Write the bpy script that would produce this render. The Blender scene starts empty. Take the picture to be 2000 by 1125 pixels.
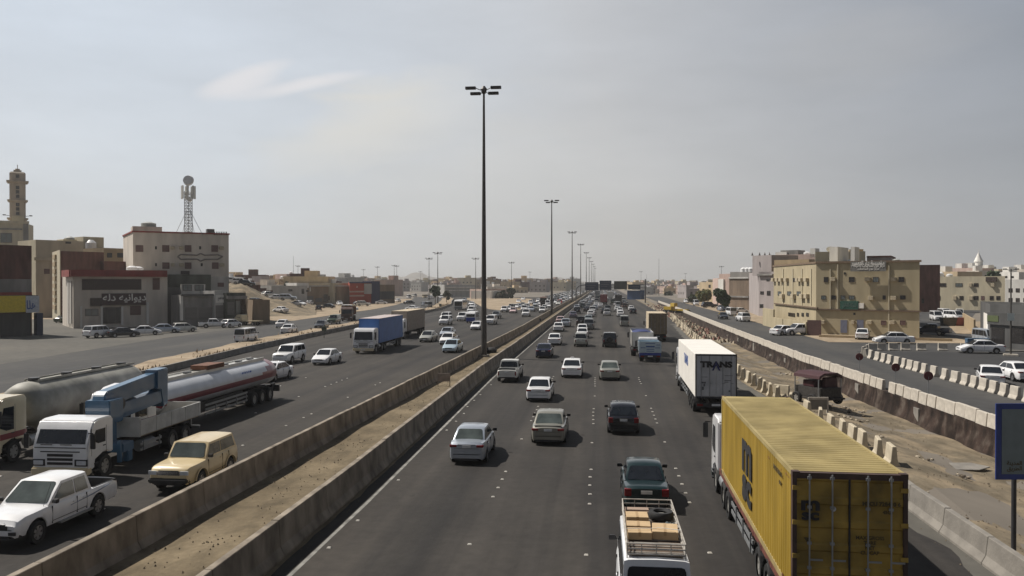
import bpy, bmesh, math, random
from mathutils import Vector, Matrix, noise
R = math.radians
random.seed(7)
SC = bpy.context.scene
COL = SC.collection
# ---------------------------------------------------------------- camera
CH, FPX = 8.3, 1575.0
YAW, PIT = R(6.23), R(-0.38)
cd = bpy.data.cameras.new('camera'); cam = bpy.data.objects.new('camera', cd); COL.objects.link(cam)
cam.location = (0, 0, CH); cam.rotation_euler = (R(90) + PIT, 0, YAW)
cd.lens = 36 * FPX / 2000; cd.sensor_width = 36; cd.clip_start = .1; cd.clip_end = 20000
SC.camera = cam
# ---------------------------------------------------------------- sky and sun
SUN_EL = R(53); SUN_DIR = Vector((-1, .30, 0)).normalized() * math.cos(SUN_EL) + Vector((0, 0, math.sin(SUN_EL)))
W = bpy.data.worlds.new('World'); SC.world = W; W.use_nodes = True
nt = W.node_tree; N = nt.nodes; LK = nt.links
bg = N['Background']; bg.inputs[1].default_value = 1.0
sky = N.new('ShaderNodeTexSky'); sky.sky_type = 'NISHITA'; sky.sun_disc = False
sky.sun_elevation = SUN_EL; sky.sun_rotation = math.atan2(SUN_DIR.x, SUN_DIR.y)
sky.air_density = 1.0; sky.dust_density = 3.0; sky.ozone_density = 1.0
def wn(t, **k):
    n = N.new(t)
    for a, b in k.items(): setattr(n, a, b)
    return n
def vmath(op, a, b=None):
    n = wn('ShaderNodeVectorMath', operation=op)
    LK.new(a, n.inputs[0])
    if b is not None: n.inputs[1].default_value = b
    return n
def wmath(op, a, b=None, c=None, clamp=False):
    n = wn('ShaderNodeMath', operation=op); n.use_clamp = clamp
    for i, v in enumerate((a, b, c)):
        if v is None: continue
        if isinstance(v, (int, float)): n.inputs[i].default_value = v
        else: LK.new(v, n.inputs[i])
    return n.outputs[0]
def wmix(f, a, b):
    n = wn('ShaderNodeMix', data_type='RGBA')
    for s, v in ((0, f), (6, a), (7, b)):
        if isinstance(v, (int, float)): n.inputs[s].default_value = v
        elif isinstance(v, tuple): n.inputs[s].default_value = v + (1,)
        else: LK.new(v, n.inputs[s])
    return n.outputs[2]
tc = wn('ShaderNodeTexCoord'); GD = tc.outputs['Generated']
sk = vmath('SCALE', sky.outputs[0]); sk.inputs[3].default_value = 0.085
# thin high overcast: a veil of dust, brighter towards the sun, dimmed behind the camera to cut fill light, plus faint wisps
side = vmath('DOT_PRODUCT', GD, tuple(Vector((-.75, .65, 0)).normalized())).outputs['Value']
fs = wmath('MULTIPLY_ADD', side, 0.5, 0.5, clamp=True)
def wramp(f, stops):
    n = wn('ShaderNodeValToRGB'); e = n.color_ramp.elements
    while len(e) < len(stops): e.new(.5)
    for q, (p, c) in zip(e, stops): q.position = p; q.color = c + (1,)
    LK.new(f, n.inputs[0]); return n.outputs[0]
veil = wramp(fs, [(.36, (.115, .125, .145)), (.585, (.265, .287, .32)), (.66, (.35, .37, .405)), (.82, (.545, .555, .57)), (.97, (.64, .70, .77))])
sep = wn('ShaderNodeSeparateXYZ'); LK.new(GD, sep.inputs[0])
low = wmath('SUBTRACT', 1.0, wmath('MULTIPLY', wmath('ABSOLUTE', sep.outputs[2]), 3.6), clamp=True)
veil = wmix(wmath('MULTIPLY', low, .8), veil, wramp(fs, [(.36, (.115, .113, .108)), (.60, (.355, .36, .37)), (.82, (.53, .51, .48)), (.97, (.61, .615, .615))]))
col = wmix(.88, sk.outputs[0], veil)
def skydir(px, py):
    u = (px - 1000) / FPX; v = (562.5 - py) / FPX
    return cam.rotation_euler.to_matrix() @ Vector((u, v, -1)).normalized()
nz = wn('ShaderNodeTexNoise'); nz.inputs['Scale'].default_value = 9; nz.inputs['Detail'].default_value = 5; nz.inputs['Distortion'].default_value = .8
mp = wn('ShaderNodeMapping'); mp.inputs['Scale'].default_value = (1, 1, 3.2); mp.inputs['Rotation'].default_value = (0, .35, 0); LK.new(GD, mp.inputs[0]); LK.new(mp.outputs[0], nz.inputs[0])
def wisp(a, b, wid, amp, colr, prev, bend=.5):
    A = skydir(*a); B = skydir(*b); M = (A + B) / 2; ax = (B - A).normalized(); nrm = M.normalized().cross(ax).normalized()
    o = vmath('SUBTRACT', GD, tuple(M.normalized()))
    u = vmath('DOT_PRODUCT', o.outputs[0], tuple(ax / ((B - A).length / 2))).outputs['Value']
    v = vmath('DOT_PRODUCT', o.outputs[0], tuple(nrm / wid)).outputs['Value']
    nn = wmath('MULTIPLY_ADD', nz.outputs[0], 1.6, -.8)
    v2 = wmath('ADD', v, wmath('MULTIPLY', nn, bend))
    r = wmath('ADD', wmath('POWER', wmath('ABSOLUTE', u), 2), wmath('POWER', wmath('ABSOLUTE', v2), 2))
    f = wmath('POWER', wmath('SUBTRACT', 1.0, r, clamp=True), 1.3)
    fr = vmath('DOT_PRODUCT', GD, tuple(M.normalized())).outputs['Value']
    f = wmath('MULTIPLY', wmath('MULTIPLY', f, wmath('GREATER_THAN', fr, 0)), wmath('MULTIPLY_ADD', nz.outputs[0], .9 * amp, .55 * amp))
    return wmix(f, prev, colr)
ns_ = wn('ShaderNodeTexNoise'); ns_.inputs['Scale'].default_value = 3.2; ns_.inputs['Detail'].default_value = 7; ns_.inputs['Roughness'].default_value = .6
mp2 = wn('ShaderNodeMapping'); mp2.inputs['Scale'].default_value = (1, 1, 4); mp2.inputs['Rotation'].default_value = (0, .3, .2); LK.new(GD, mp2.inputs[0]); LK.new(mp2.outputs[0], ns_.inputs[0])
vs_ = wn('ShaderNodeVectorMath', operation='SCALE'); LK.new(col, vs_.inputs[0]); LK.new(wmath('MULTIPLY_ADD', ns_.outputs[0], .30, .85), vs_.inputs[3]); col = vs_.outputs[0]
col = wisp((372, 192), (585, 116), .0135, .95, (.70, .70, .72), col, .55)
col = wisp((380, 196), (560, 150), .0125, .8, (.70, .70, .72), col, .5)
col = wisp((430, 198), (740, 138), .0095, .95, (.70, .70, .72), col, .5)
col = wisp((460, 330), (960, 165), .055, .75, (.66, .65, .615), col, .9)
col = wisp((560, 430), (1250, 250), .10, .34, (.60, .59, .56), col, .8)
col = wisp((1450, 130), (1990, 40), .05, .30, (.45, .45, .45), col, .9)
# overhead sky, out of view, is darkened to lessen ambient fill in shadows
up_ = wmath('MULTIPLY_ADD', sep.outputs[2], 2.2, -.85, clamp=True)
col = wmix(wmath('MULTIPLY', up_, .82), col, (.07, .09, .13))
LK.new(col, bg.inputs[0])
sd = bpy.data.lights.new('sun', 'SUN'); sd.energy = 5.0; sd.angle = R(.6); sd.color = (1, .94, .85)
so = bpy.data.objects.new('sun', sd); COL.objects.link(so); so.rotation_euler = SUN_DIR.to_track_quat('Z', 'Y').to_euler()
SC.view_settings.view_transform = 'Standard'; SC.view_settings.look = 'None'; SC.view_settings.exposure = .10; SC.view_settings.gamma = 1
SC.cycles.max_bounces = 6; SC.cycles.volume_bounces = 0
# pixel of the 2000x1125 photograph -> ground point (photogrammetry from the known camera)
_M = cam.rotation_euler.to_matrix()
def G(px, py, z=0.0, d=None):
    D = _M @ Vector(((px - 1000) / FPX, (562.5 - py) / FPX, -1))
    t = (z - CH) / D.z if d is None else d
    return Vector((0, 0, CH)) + D * t

# ---------------------------------------------------------------- materials
MC = {}
def mat(name, color, rough=.6, metal=0.0, var=.12, scale=3.0, spec=.5, detail=4, stretch=None, coords='Object', bump=0, c2=None, coat=0):
    if name in MC: return MC[name]
    m = bpy.data.materials.new(name); m.use_nodes = True
    t = m.node_tree; n = t.nodes; b = n['Principled BSDF']
    b.inputs['Roughness'].default_value = rough; b.inputs['Metallic'].default_value = metal
    b.inputs['Specular IOR Level'].default_value = spec; b.inputs['Coat Weight'].default_value = coat
    co = n.new('ShaderNodeTexCoord'); nz = n.new('ShaderNodeTexNoise'); nz.inputs['Scale'].default_value = scale; nz.inputs['Detail'].default_value = detail
    src = co.outputs[coords]
    if stretch:
        mpn = n.new('ShaderNodeMapping'); mpn.inputs['Scale'].default_value = stretch; t.links.new(src, mpn.inputs[0]); src = mpn.outputs[0]
    t.links.new(src, nz.inputs[0])
    rp = n.new('ShaderNodeValToRGB'); e = rp.color_ramp.elements
    a = tuple(c * (1 - var) for c in color); z = tuple(min(1, c * (1 + var)) for c in (c2 or color))
    e[0].position = .32; e[0].color = a + (1,); e[1].position = .68; e[1].color = z + (1,)
    t.links.new(nz.outputs[0], rp.inputs[0]); t.links.new(rp.outputs[0], b.inputs['Base Color'])
    if bump:
        bp = n.new('ShaderNodeBump'); bp.inputs['Strength'].default_value = bump; bp.inputs['Distance'].default_value = .05
        n2 = n.new('ShaderNodeTexNoise'); n2.inputs['Scale'].default_value = scale * 6; n2.inputs['Detail'].default_value = 6; t.links.new(src, n2.inputs[0])
        t.links.new(n2.outputs[0], bp.inputs['Height']); t.links.new(bp.outputs[0], b.inputs['Normal'])
    MC[name] = m; return m
def paint(name, c, rough=.28, metal=0., coat=.6, dirt=.06):
    return mat('paint_' + name, c, rough, metal, dirt, 2.0, coat=coat)
P = {k: paint(k, *v) for k, v in dict(
    white=((.74, .74, .75),), offwhite=((.62, .61, .57),), cream=((.62, .53, .36),), beige=((.60, .48, .28), .35), tan=((.26, .25, .215), .35, .35),
    silver=((.42, .46, .52), .3, .5), silverwarm=((.40, .40, .36), .3, .5), palegreen=((.36, .41, .42), .3, .4), grey=((.18, .19, .20), .3, .4), dark=((.010, .011, .016), .25), navy=((.016, .02, .05), .25),
    green=((.010, .026, .029), .28, .2), oldgreen=((.05, .075, .05),), red=((.45, .03, .03),), maroon=((.22, .025, .03),), blue=((.05, .15, .36), .45), lightblue=((.45, .55, .62), .3, .4),
    brown=((.12, .06, .04), .6), steelblue=((.032, .10, .185), .45), yellow=((.50, .34, .035), .5), pink=((.55, .40, .40),), plum=((.16, .15, .21), .3, .4), deepblue=((.02, .05, .30), .35)).items()}
BLACK = mat('black_rubber', (.015, .015, .016), .75, var=.3); DARKP = mat('black_plastic', (.02, .02, .022), .5)
def simple(name, color, rough, metal=0, trans=0, emit=None, es=0):
    return mat(name, color, rough, metal, .04, 5)
GLASSP = mat('pale_window_glass', (.060, .072, .068), .06, var=.35, scale=1.5, spec=.8); GLASS = mat('window_glass', (.014, .017, .022), .05, var=.2, spec=.55); CHROME = mat('bright_metal', (.6, .6, .6), .25, 1)  # GLASSP has the sky's pale reflection put into its base colour
RIM = mat('wheel_rim_metal', (.45, .45, .46), .35, .8); RIMS = mat('steel_wheel', (.35, .34, .32), .5, .3)
REDL = mat('red_lens', (.17, .010, .012), .2, var=.1); CLEARL = mat('clear_lens', (.55, .57, .6), .12, var=.15, spec=.8); AMB = mat('amber_lens', (.6, .2, .02), .2)
PLATE = mat('plate_white', (.6, .6, .6), .5); STEEL = mat('galvanised_steel', (.30, .31, .32), .5, .6); DSTEEL = mat('dark_steel', (.05, .05, .055), .5, .3)
CHASS = mat('chassis_dirty', (.04, .036, .033), .8, var=.35, scale=6)
CONC = mat('median_concrete', (.165, .135, .102), .9, var=.30, scale=1.6, stretch=(1, .8, .45), detail=8, bump=.3, c2=(.235, .20, .158))
CONCG = mat('grey_concrete', (.20, .185, .165), .9, var=.22, scale=1.3, detail=8, bump=.3)
JERS = mat('white_barrier_concrete', (.44, .40, .345), .9, var=.16, scale=2.2, detail=7, bump=.2)
JERY = mat('cream_barrier_concrete', (.45, .39, .29), .9, var=.16, scale=2.2, detail=7)

def ground_mat(name, stops, scale, detail=8, rough=.95, stretch=None, patches=None, bump=.25, streaks=None, spec=.3, lanes=False):
    m = bpy.data.materials.new(name); m.use_nodes = True; t = m.node_tree; n = t.nodes; b = n['Principled BSDF']
    b.inputs['Roughness'].default_value = rough; b.inputs['Specular IOR Level'].default_value = spec
    g = n.new('ShaderNodeNewGeometry'); src = g.outputs['Position']
    def noise_(sc, st=None, det=8, dist=0):
        z = n.new('ShaderNodeTexNoise'); z.inputs['Scale'].default_value = sc; z.inputs['Detail'].default_value = det; z.inputs['Distortion'].default_value = dist
        s = src
        if st:
            k = n.new('ShaderNodeMapping'); k.inputs['Scale'].default_value = st; t.links.new(s, k.inputs[0]); s = k.outputs[0]
        t.links.new(s, z.inputs[0]); return z.outputs[0]
    def ramp(f, st):
        r = n.new('ShaderNodeValToRGB'); e = r.color_ramp.elements
        while len(e) < len(st): e.new(.5)
        for q, (p, c) in zip(e, st): q.position = p; q.color = tuple(c) + (1,)
        t.links.new(f, r.inputs[0]); return r.outputs[0]
    def mul(a, b_, f=1.0):
        x = n.new('ShaderNodeMix'); x.data_type = 'RGBA'; x.blend_type = 'MULTIPLY'; x.inputs[0].default_value = f
        t.links.new(a, x.inputs[6]); t.links.new(b_, x.inputs[7]); return x.outputs[2]
    c = ramp(noise_(scale, stretch, detail), stops)
    c = mul(c, ramp(noise_(scale * 14, None, 6), [(.3, (.86,) * 3), (.7, (1.12,) * 3)]))
    for (sc, st, lo, hi, p0, p1) in (streaks or []):
        c = mul(c, ramp(noise_(sc, st, 6, .4), [(p0, lo), (p1, hi)]))
    if lanes:       # wheel-polished tracks and oil strips of the 3.7 m lanes
        sx = n.new('ShaderNodeSeparateXYZ'); t.links.new(src, sx.inputs[0])
        def mt(op, a, b_=None, c_=None):
            q = n.new('ShaderNodeMath'); q.operation = op
            for i, v in enumerate((a, b_, c_)):
                if v is None: continue
                if isinstance(v, (int, float)): q.inputs[i].default_value = v
                else: t.links.new(v, q.inputs[i])
            return q.outputs[0]
        wob = mt('MULTIPLY_ADD', noise_(.02, None, 2), 1.2, -.2); ph = mt('MULTIPLY', mt('ADD', sx.outputs[0], wob), 2 * math.pi / 3.7)
        w1 = mt('COSINE', ph); w2 = mt('COSINE', mt('MULTIPLY', ph, 2.0)); v = mt('MULTIPLY_ADD', w1, .075, mt('MULTIPLY_ADD', w2, .055, 1.0))
        v = mt('MULTIPLY', v, mt('MULTIPLY_ADD', noise_(.5, (1, .06, 1), 5), .5, .75))
        sc_ = n.new('ShaderNodeVectorMath'); sc_.operation = 'SCALE'; t.links.new(c, sc_.inputs[0]); t.links.new(v, sc_.inputs[3]); c = sc_.outputs[0]
    t.links.new(c, b.inputs['Base Color'])
    bp = n.new('ShaderNodeBump'); bp.inputs['Strength'].default_value = bump; bp.inputs['Distance'].default_value = .04
    t.links.new(noise_(scale * 30, None, 6), bp.inputs['Height']); t.links.new(bp.outputs[0], b.inputs['Normal'])
    return m
ASPH = ground_mat('worn_asphalt', [(.3, (.0265, .0240, .0222)), (.7, (.0395, .0358, .0322))], .16, lanes=True, streaks=[
    (1.0, (.62, .010, 1), (.70, .70, .72), (1.18, 1.15, 1.10), .40, .60), (.35, (1, .5, 1), (.80, .80, .82), (1.04, 1.04, 1.04), .30, .42), (3.0, (1, .35, 1), (.78, .78, .78), (1, 1, 1), .24, .34), (.05, (1, .25, 1), (.86, .87, .9), (1.1, 1.08, 1.05), .4, .62), (2.2, (1, .02, 1), (.93, .93, .93), (1.05, 1.05, 1.05), .4, .6)], rough=.86)
ASPH2 = ground_mat('grey_service_asphalt', [(.3, (.046, .046, .047)), (.7, (.064, .062, .060))], .08, streaks=[(.3, (1, .1, 1), (.85, .86, .88), (1.1, 1.08, 1.05), .4, .62)], rough=.9)
ASPH3 = ground_mat('fresh_dark_asphalt', [(.3, (.030, .030, .032)), (.7, (.040, .040, .041))], .2)
DUST = ground_mat('dusty_apron', [(.25, (.075, .073, .067)), (.6, (.11, .103, .09)), (.8, (.155, .135, .105))], .07, rough=.95)
SAND = ground_mat('sand', [(.28, (.100, .077, .048)), (.55, (.152, .119, .076)), (.78, (.20, .158, .103))], .35, streaks=[(1.3, (1, .5, 1), (.78, .78, .76), (1.08, 1.08, 1.06), .36, .55)], bump=.5)
SAND3 = ground_mat('pit_sand', [(.28, (.135, .108, .074)), (.55, (.205, .165, .115)), (.78, (.26, .21, .15))], .35, streaks=[(1.3, (1, .5, 1), (.78, .78, .76), (1.08, 1.08, 1.06), .36, .55), (.35, (1, 1, 1), (.82, .84, .86), (1.1, 1.08, 1.05), .4, .6)], bump=.5)
SAND2 = ground_mat('pale_sand', [(.28, (.22, .172, .118)), (.6, (.31, .245, .172)), (.8, (.36, .29, .208))], .15, bump=.4, streaks=[(.9, (1, .4, 1), (.82, .80, .78), (1.05, 1.05, 1.05), .38, .5)])
LAND = ground_mat('far_land', [(.3, (.12, .105, .088)), (.7, (.20, .175, .145))], .02, bump=0)
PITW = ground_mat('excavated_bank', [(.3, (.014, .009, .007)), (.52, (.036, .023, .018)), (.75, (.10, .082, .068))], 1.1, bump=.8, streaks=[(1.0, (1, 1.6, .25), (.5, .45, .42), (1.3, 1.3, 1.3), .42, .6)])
DASH = mat('edge_paint', (.20, .195, .18), .8, var=.55, scale=1.6, detail=8, coords='Object')
STUD = mat('stud_ceramic', (.42, .40, .36), .6)

# ---------------------------------------------------------------- mesh builder
class MB:
    def __init__(s): s.v = []; s.f = []; s.m = []
    def add(s, vs, fs, m=0, M=None):
        k = len(s.v)
        s.v += [tuple(M @ Vector(v)) if M else tuple(v) for v in vs]
        s.f += [tuple(i + k for i in f) for f in fs]; s.m += [m] * len(fs); return s
    def box(s, x0, x1, y0, y1, z0, z1, m=0, M=None):
        return s.add([(x0, y0, z0), (x1, y0, z0), (x1, y1, z0), (x0, y1, z0), (x0, y0, z1), (x1, y0, z1), (x1, y1, z1), (x0, y1, z1)],
                     [(0, 3, 2, 1), (4, 5, 6, 7), (0, 1, 5, 4), (1, 2, 6, 5), (2, 3, 7, 6), (3, 0, 4, 7)], m, M)
    def prism(s, poly, a0, a1, axis='x', m=0, M=None):
        f = {'x': lambda p, a: (a, p[0], p[1]), 'y': lambda p, a: (p[0], a, p[1]), 'z': lambda p, a: (p[0], p[1], a)}[axis]
        n = len(poly); vs = [f(p, a0) for p in poly] + [f(p, a1) for p in poly]
        return s.add(vs, [tuple(range(n))[::-1], tuple(range(n, 2 * n))] + [(i, (i + 1) % n, n + (i + 1) % n, n + i) for i in range(n)], m, M)
    def cyl(s, p0, p1, r0, r1=None, n=10, m=0, caps=True, M=None):
        r1 = r0 if r1 is None else r1; p0 = Vector(p0); p1 = Vector(p1); q = (p1 - p0).to_track_quat('Z', 'Y')
        vs = [p0 + q @ Vector((r0 * math.cos(2 * math.pi * i / n), r0 * math.sin(2 * math.pi * i / n), 0)) for i in range(n)]
        vs += [p1 + q @ Vector((r1 * math.cos(2 * math.pi * i / n), r1 * math.sin(2 * math.pi * i / n), 0)) for i in range(n)]
        fs = [(i, (i + 1) % n, n + (i + 1) % n, n + i) for i in range(n)]
        if caps: fs += [tuple(range(n))[::-1], tuple(range(n, 2 * n))]
        return s.add(vs, fs, m, M)
    def loft(s, secs, m=0, cap=True, closed=False, M=None):
        n = len(secs[0]); vs = [p for q in secs for p in q]; fs = []
        for i in range(len(secs) - 1):
            for j in range(n if closed else n - 1):
                a = i * n + j; b = i * n + (j + 1) % n; fs.append((a, b, b + n, a + n))
        if cap: fs += [tuple(range(n))[::-1], tuple(range((len(secs) - 1) * n, len(secs) * n))]
        return s.add(vs, fs, m, M)
    def quad(s, a, b, c, d, m=0): return s.add([a, b, c, d], [(0, 1, 2, 3)], m)
    def mesh(s, name, mats, smooth=None, bevel=0, seg=2):
        me = bpy.data.meshes.new(name); me.from_pydata(s.v, [], s.f)
        for mt in (mats if isinstance(mats, (list, tuple)) else [mats]): me.materials.append(mt)
        me.polygons.foreach_set('material_index', s.m); me.update()
        bm = bmesh.new(); bm.from_mesh(me); bmesh.ops.recalc_face_normals(bm, faces=bm.faces)
        if bevel:
            es = [e for e in bm.edges if len(e.link_faces) == 2 and e.calc_face_angle(0) > .5]
            bmesh.ops.bevel(bm, geom=es, offset=bevel, segments=seg, affect='EDGES', clamp_overlap=True)
        bm.to_mesh(me); bm.free()
        if smooth:
            me.polygons.foreach_set('use_smooth', [True] * len(me.polygons)); me.set_sharp_from_angle(angle=R(smooth))
        return me
class Node:
    def __init__(s, name, mesh=None, loc=(0, 0, 0), rz=0, kids=None, scale=None): s.name, s.mesh, s.loc, s.rz, s.kids, s.scale = name, mesh, loc, rz, kids or [], scale
    def add(s, *k): s.kids += k; return s
PAINTSLOT = mat('paint_placeholder', (.7, .7, .7), .3)
def inst(nd, loc=(0, 0, 0), rz=0, label=None, cat=None, group=None, kind=None, body=None, glass=None, parent=None, name=None, scale=None):
    o = bpy.data.objects.new(name or nd.name, nd.mesh); COL.objects.link(o)
    if parent: o.parent = parent; o.location = nd.loc; o.rotation_euler = (0, 0, nd.rz)
    else: o.location = loc; o.rotation_euler = (0, 0, rz)
    if glass and nd.mesh:
        for i, mt in enumerate(nd.mesh.materials):
            if mt == GLASS: o.material_slots[i].link = 'OBJECT'; o.material_slots[i].material = glass
    if nd.scale: o.scale = nd.scale
    if scale: o.scale = (scale,) * 3
    if body and nd.mesh:
        for i, mt in enumerate(nd.mesh.materials):
            if mt == PAINTSLOT: o.material_slots[i].link = 'OBJECT'; o.material_slots[i].material = body
    for k, v in (('label', label), ('category', cat), ('group', group), ('kind', kind)):
        if v: o[k] = v
    for c in nd.kids: inst(c, body=body, glass=glass, parent=o)
    return o
def solo(name, mesh, label=None, cat=None, group=None, kind=None, loc=(0, 0, 0), rz=0): return inst(Node(name, mesh), loc, rz, label, cat, group, kind)

# ================================================================ SETTING
def lerp_poly(pl, y):
    for (y0, x0), (y1, x1) in zip(pl, pl[1:]):
        if y <= y1: return x0 + (x1 - x0) * max(0, (y - y0)) / (y1 - y0)
    return pl[-1][1]
ML = [(0, -14.4), (28, -14.3), (50, -14.1), (90, -13.5), (130, -13.0), (215, -13.0), (300, -12.7), (450, -11.6), (1500, -8)]     # left median wall
MR = [(0, -9.75), (30, -9.75), (70, -10.3), (90, -10.2), (130, -10.1), (250, -9.7), (450, -8.6), (1500, -5)]                     # right median wall
KB = [(0, -35.5), (45, -37), (64, -39.4), (91, -42), (117, -43.7), (145, -44.8), (243, -48.6), (290, -54), (340, -63), (400, -73), (461, -87)]
UP = [(0, -41), (45, -43.5), (70, -45), (95, -48), (116, -50), (159, -51), (250, -55), (290, -60), (345, -69), (400, -79), (466, -94)]
PR = [(0, 11.35), (33.5, 11.45), (38, 12.7), (52, 12.3), (70, 11.7), (130, 13.6), (195, 16.6), (330, 17), (1500, 22)]
RW = [(0, 21.2), (45, 21.2), (65, 20.6), (85, 20.2), (150, 21.0), (225, 22.2), (320, 23.0), (1500, 40)]
FZ = .4     # level of the frontage road beyond the bank
def strip(name, fl, fr, ys, z, m, kind='structure', nx=1, zf=None):
    mb = MB(); vs = []; fs = []
    for y in ys:
        a, b = fl(y), fr(y)
        for i in range(nx + 1):
            x = a + (b - a) * i / nx; vs.append((x, y, zf(x, y) if zf else z))
    for j in range(len(ys) - 1):
        for i in range(nx): q = j * (nx + 1) + i; fs.append((q, q + 1, q + nx + 2, q + nx + 1))
    mb.add(vs, fs); return solo(name, mb.mesh(name, m, smooth=40), kind=kind)
YS = [-30, 0, 15, 28, 40, 50, 60, 70, 80, 91, 105, 117, 130, 145, 170, 200, 225, 243, 270, 290, 315, 340, 370, 400, 430, 461]
YL = YS + [520, 600, 800, 1100, 1500]
def pitz(y): return -1.0 if y < 220 else (-1.0 + (y - 220) / 110. * 1.0 if y < 330 else 0)
# one ground sheet with the excavated strip in it
gys = sorted(set(YL + [-300, -100, 2500, 4500, 9000])); mb = MB(); rows = []
for y in gys:
    pr, rw, pz = lerp_poly(PR, y), lerp_poly(RW, y), pitz(y); fz = FZ if y < 330 else max(0, FZ * (1 - (y - 330) / 150))
    rows.append([(-9000, y, -.012), (-1500, y, -.012), (-300, y, -.012), (-60, y, -.012), (pr - .1, y, -.012), (pr + 1.5, y, pz * .05 - .012), (pr + 4, y, pz * .6), (rw - 2.5, y, pz * .95), (rw - .15, y, pz), (rw + .02, y, fz - .012), (rw + 60, y, fz - .012), (rw + 200, y, fz - .012), (1500, y, 0), (9000, y, 0)])
mb.loft(rows, cap=False); solo('ground', mb.mesh('ground', LAND), kind='structure')
def rs(n): return [-20 + i * 2.0 for i in range(n)]
strip('sand_median', lambda y: lerp_poly(ML, y) + .1, lambda y: lerp_poly(MR, y) - .1, [y for y in rs(100)] + [200, 260, 330, 450, 700, 1000], .05, SAND, nx=6,
      zf=lambda x, y: .06 + .10 * (noise.noise(Vector((x * .5, y * .22, 1))) + .3))
strip('right_carriageway', lambda y: lerp_poly(MR, y) + .1, lambda y: lerp_poly(PR, y), YL, 0, ASPH)
strip('left_carriageway', lambda y: lerp_poly(KB, y), lambda y: lerp_poly(ML, y) - .1, YS, 0, ASPH)
strip('far_left_carriageway', lambda y: -34, lambda y: lerp_poly(ML, y) - .1, [461, 520, 600, 800, 1100, 1500], 0, ASPH)
def verge_z(x, y): return .10 + .35 * max(0, noise.noise(Vector((x * .35, y * .12, 4))) + .15)
strip('sand_verge', lambda y: lerp_poly(UP, y), lambda y: lerp_poly(KB, y) - .1, [-30 + 3 * i for i in range(165)], .1, SAND2, nx=5, zf=verge_z)
strip('service_road', lambda y: lerp_poly(UP, y) - 15, lambda y: lerp_poly(UP, y), YS, -.004, ASPH2)
strip('parking_apron', lambda y: -175, lambda y: lerp_poly(UP, y) - 15, [-30, 30, 60, 80, 100, 120, 150, 170], -.004, DUST)
strip('sand_lot', lambda y: -150, lambda y: lerp_poly(UP, y) - 15, [170, 200, 240, 290, 340, 400], 0, SAND2, nx=12,
      zf=lambda x, y: .004 + .2 * max(0, noise.noise(Vector((x * .08, y * .08, 9)))))
# sand field in the pit, following its slope
def pit_profile(x, y):
    pr, rw, pz = lerp_poly(PR, y), lerp_poly(RW, y), pitz(y); P4 = [(pr - .1, 0), (pr + 1.5, pz * .05), (pr + 4, pz * .6), (rw - 2.5, pz * .95), (rw - .1, pz)]
    for (a, u), (b, v) in zip(P4, P4[1:]):
        if x <= b: return u + (v - u) * (x - a) / (b - a)
    return pz
strip('sand_pit', lambda y: lerp_poly(PR, y), lambda y: lerp_poly(RW, y) - .12, [-10 + 1.2 * i for i in range(140)] + [170, 200, 240, 280, 330, 400, 500], 0, SAND3, nx=22,
      zf=lambda x, y: pit_profile(x, y) + .03 + .16 * noise.noise(Vector((x * .5, y * .35, 2))) * min(1, max(0, (x - lerp_poly(PR, y)) / 1.5)) + .05 * noise.noise(Vector((x * 2.1, y * 1.7, 6))))
# raised sandy lot with parked cars beside the white apartment house
def rise_z(x, y):
    q = _M.inverted() @ Vector((x, y, 0)); d = -q.z; px = 1000 + FPX * q.x / d
    h = [(300, 8.0), (474, 8.0), (490, 6.8), (512, 4.8), (541, 3.5), (562, 3.0), (583, 1.6), (610, .4), (640, 0), (2000, 0)]
    for (a, u), (b, v) in zip(h, h[1:]):
        if px <= b: hh = u + (v - u) * max(0, px - a) / (b - a); break
    t = max(0, min(1, (d - 196) / 32)) * max(0, min(1, (330 - d) / 40)); t = t * t * (3 - 2 * t)
    return max(-.05, hh * t - .05 + (.5 * noise.noise(Vector((x * .12, y * .12, 7))) + .30 * noise.noise(Vector((x * 1.1, y * 1.1, 3))) + .25 * noise.noise(Vector((x * .4, y * .4, 7)))) * t * (hh > .4))
mb = MB(); rows = []
for i in range(46):
    d = 194 + i * 3.0; rows.append([(q.x, q.y, rise_z(q.x, q.y)) for q in [G(330 + 7 * j, 552, d=d) for j in range(42)]])
mb.loft(rows, cap=False); solo('sand_rise', mb.mesh('sand_rise', SAND3, smooth=60), kind='structure')
# sandy island between the branching roads
isl = [G(x, y) for x, y in [(908, 583.5), (925, 590), (940, 599), (955, 604), (985, 607), (1012, 606), (1035, 599), (1052, 591), (1040, 584), (980, 580), (930, 580)]]
cen = sum(isl, Vector()) / len(isl); mb = MB(); mb.add([(p.x, p.y, .03) for p in isl] + [(cen.x + (p.x - cen.x) * .6, cen.y + (p.y - cen.y) * .6, .5) for p in isl] + [(cen.x, cen.y, .7)],
    [(i, (i + 1) % 11, 11 + (i + 1) % 11, 11 + i) for i in range(11)] + [(11 + i, 11 + (i + 1) % 11, 22) for i in range(11)]); solo('sand_island', mb.mesh('sand_island', SAND2, smooth=60), kind='structure')
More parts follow.
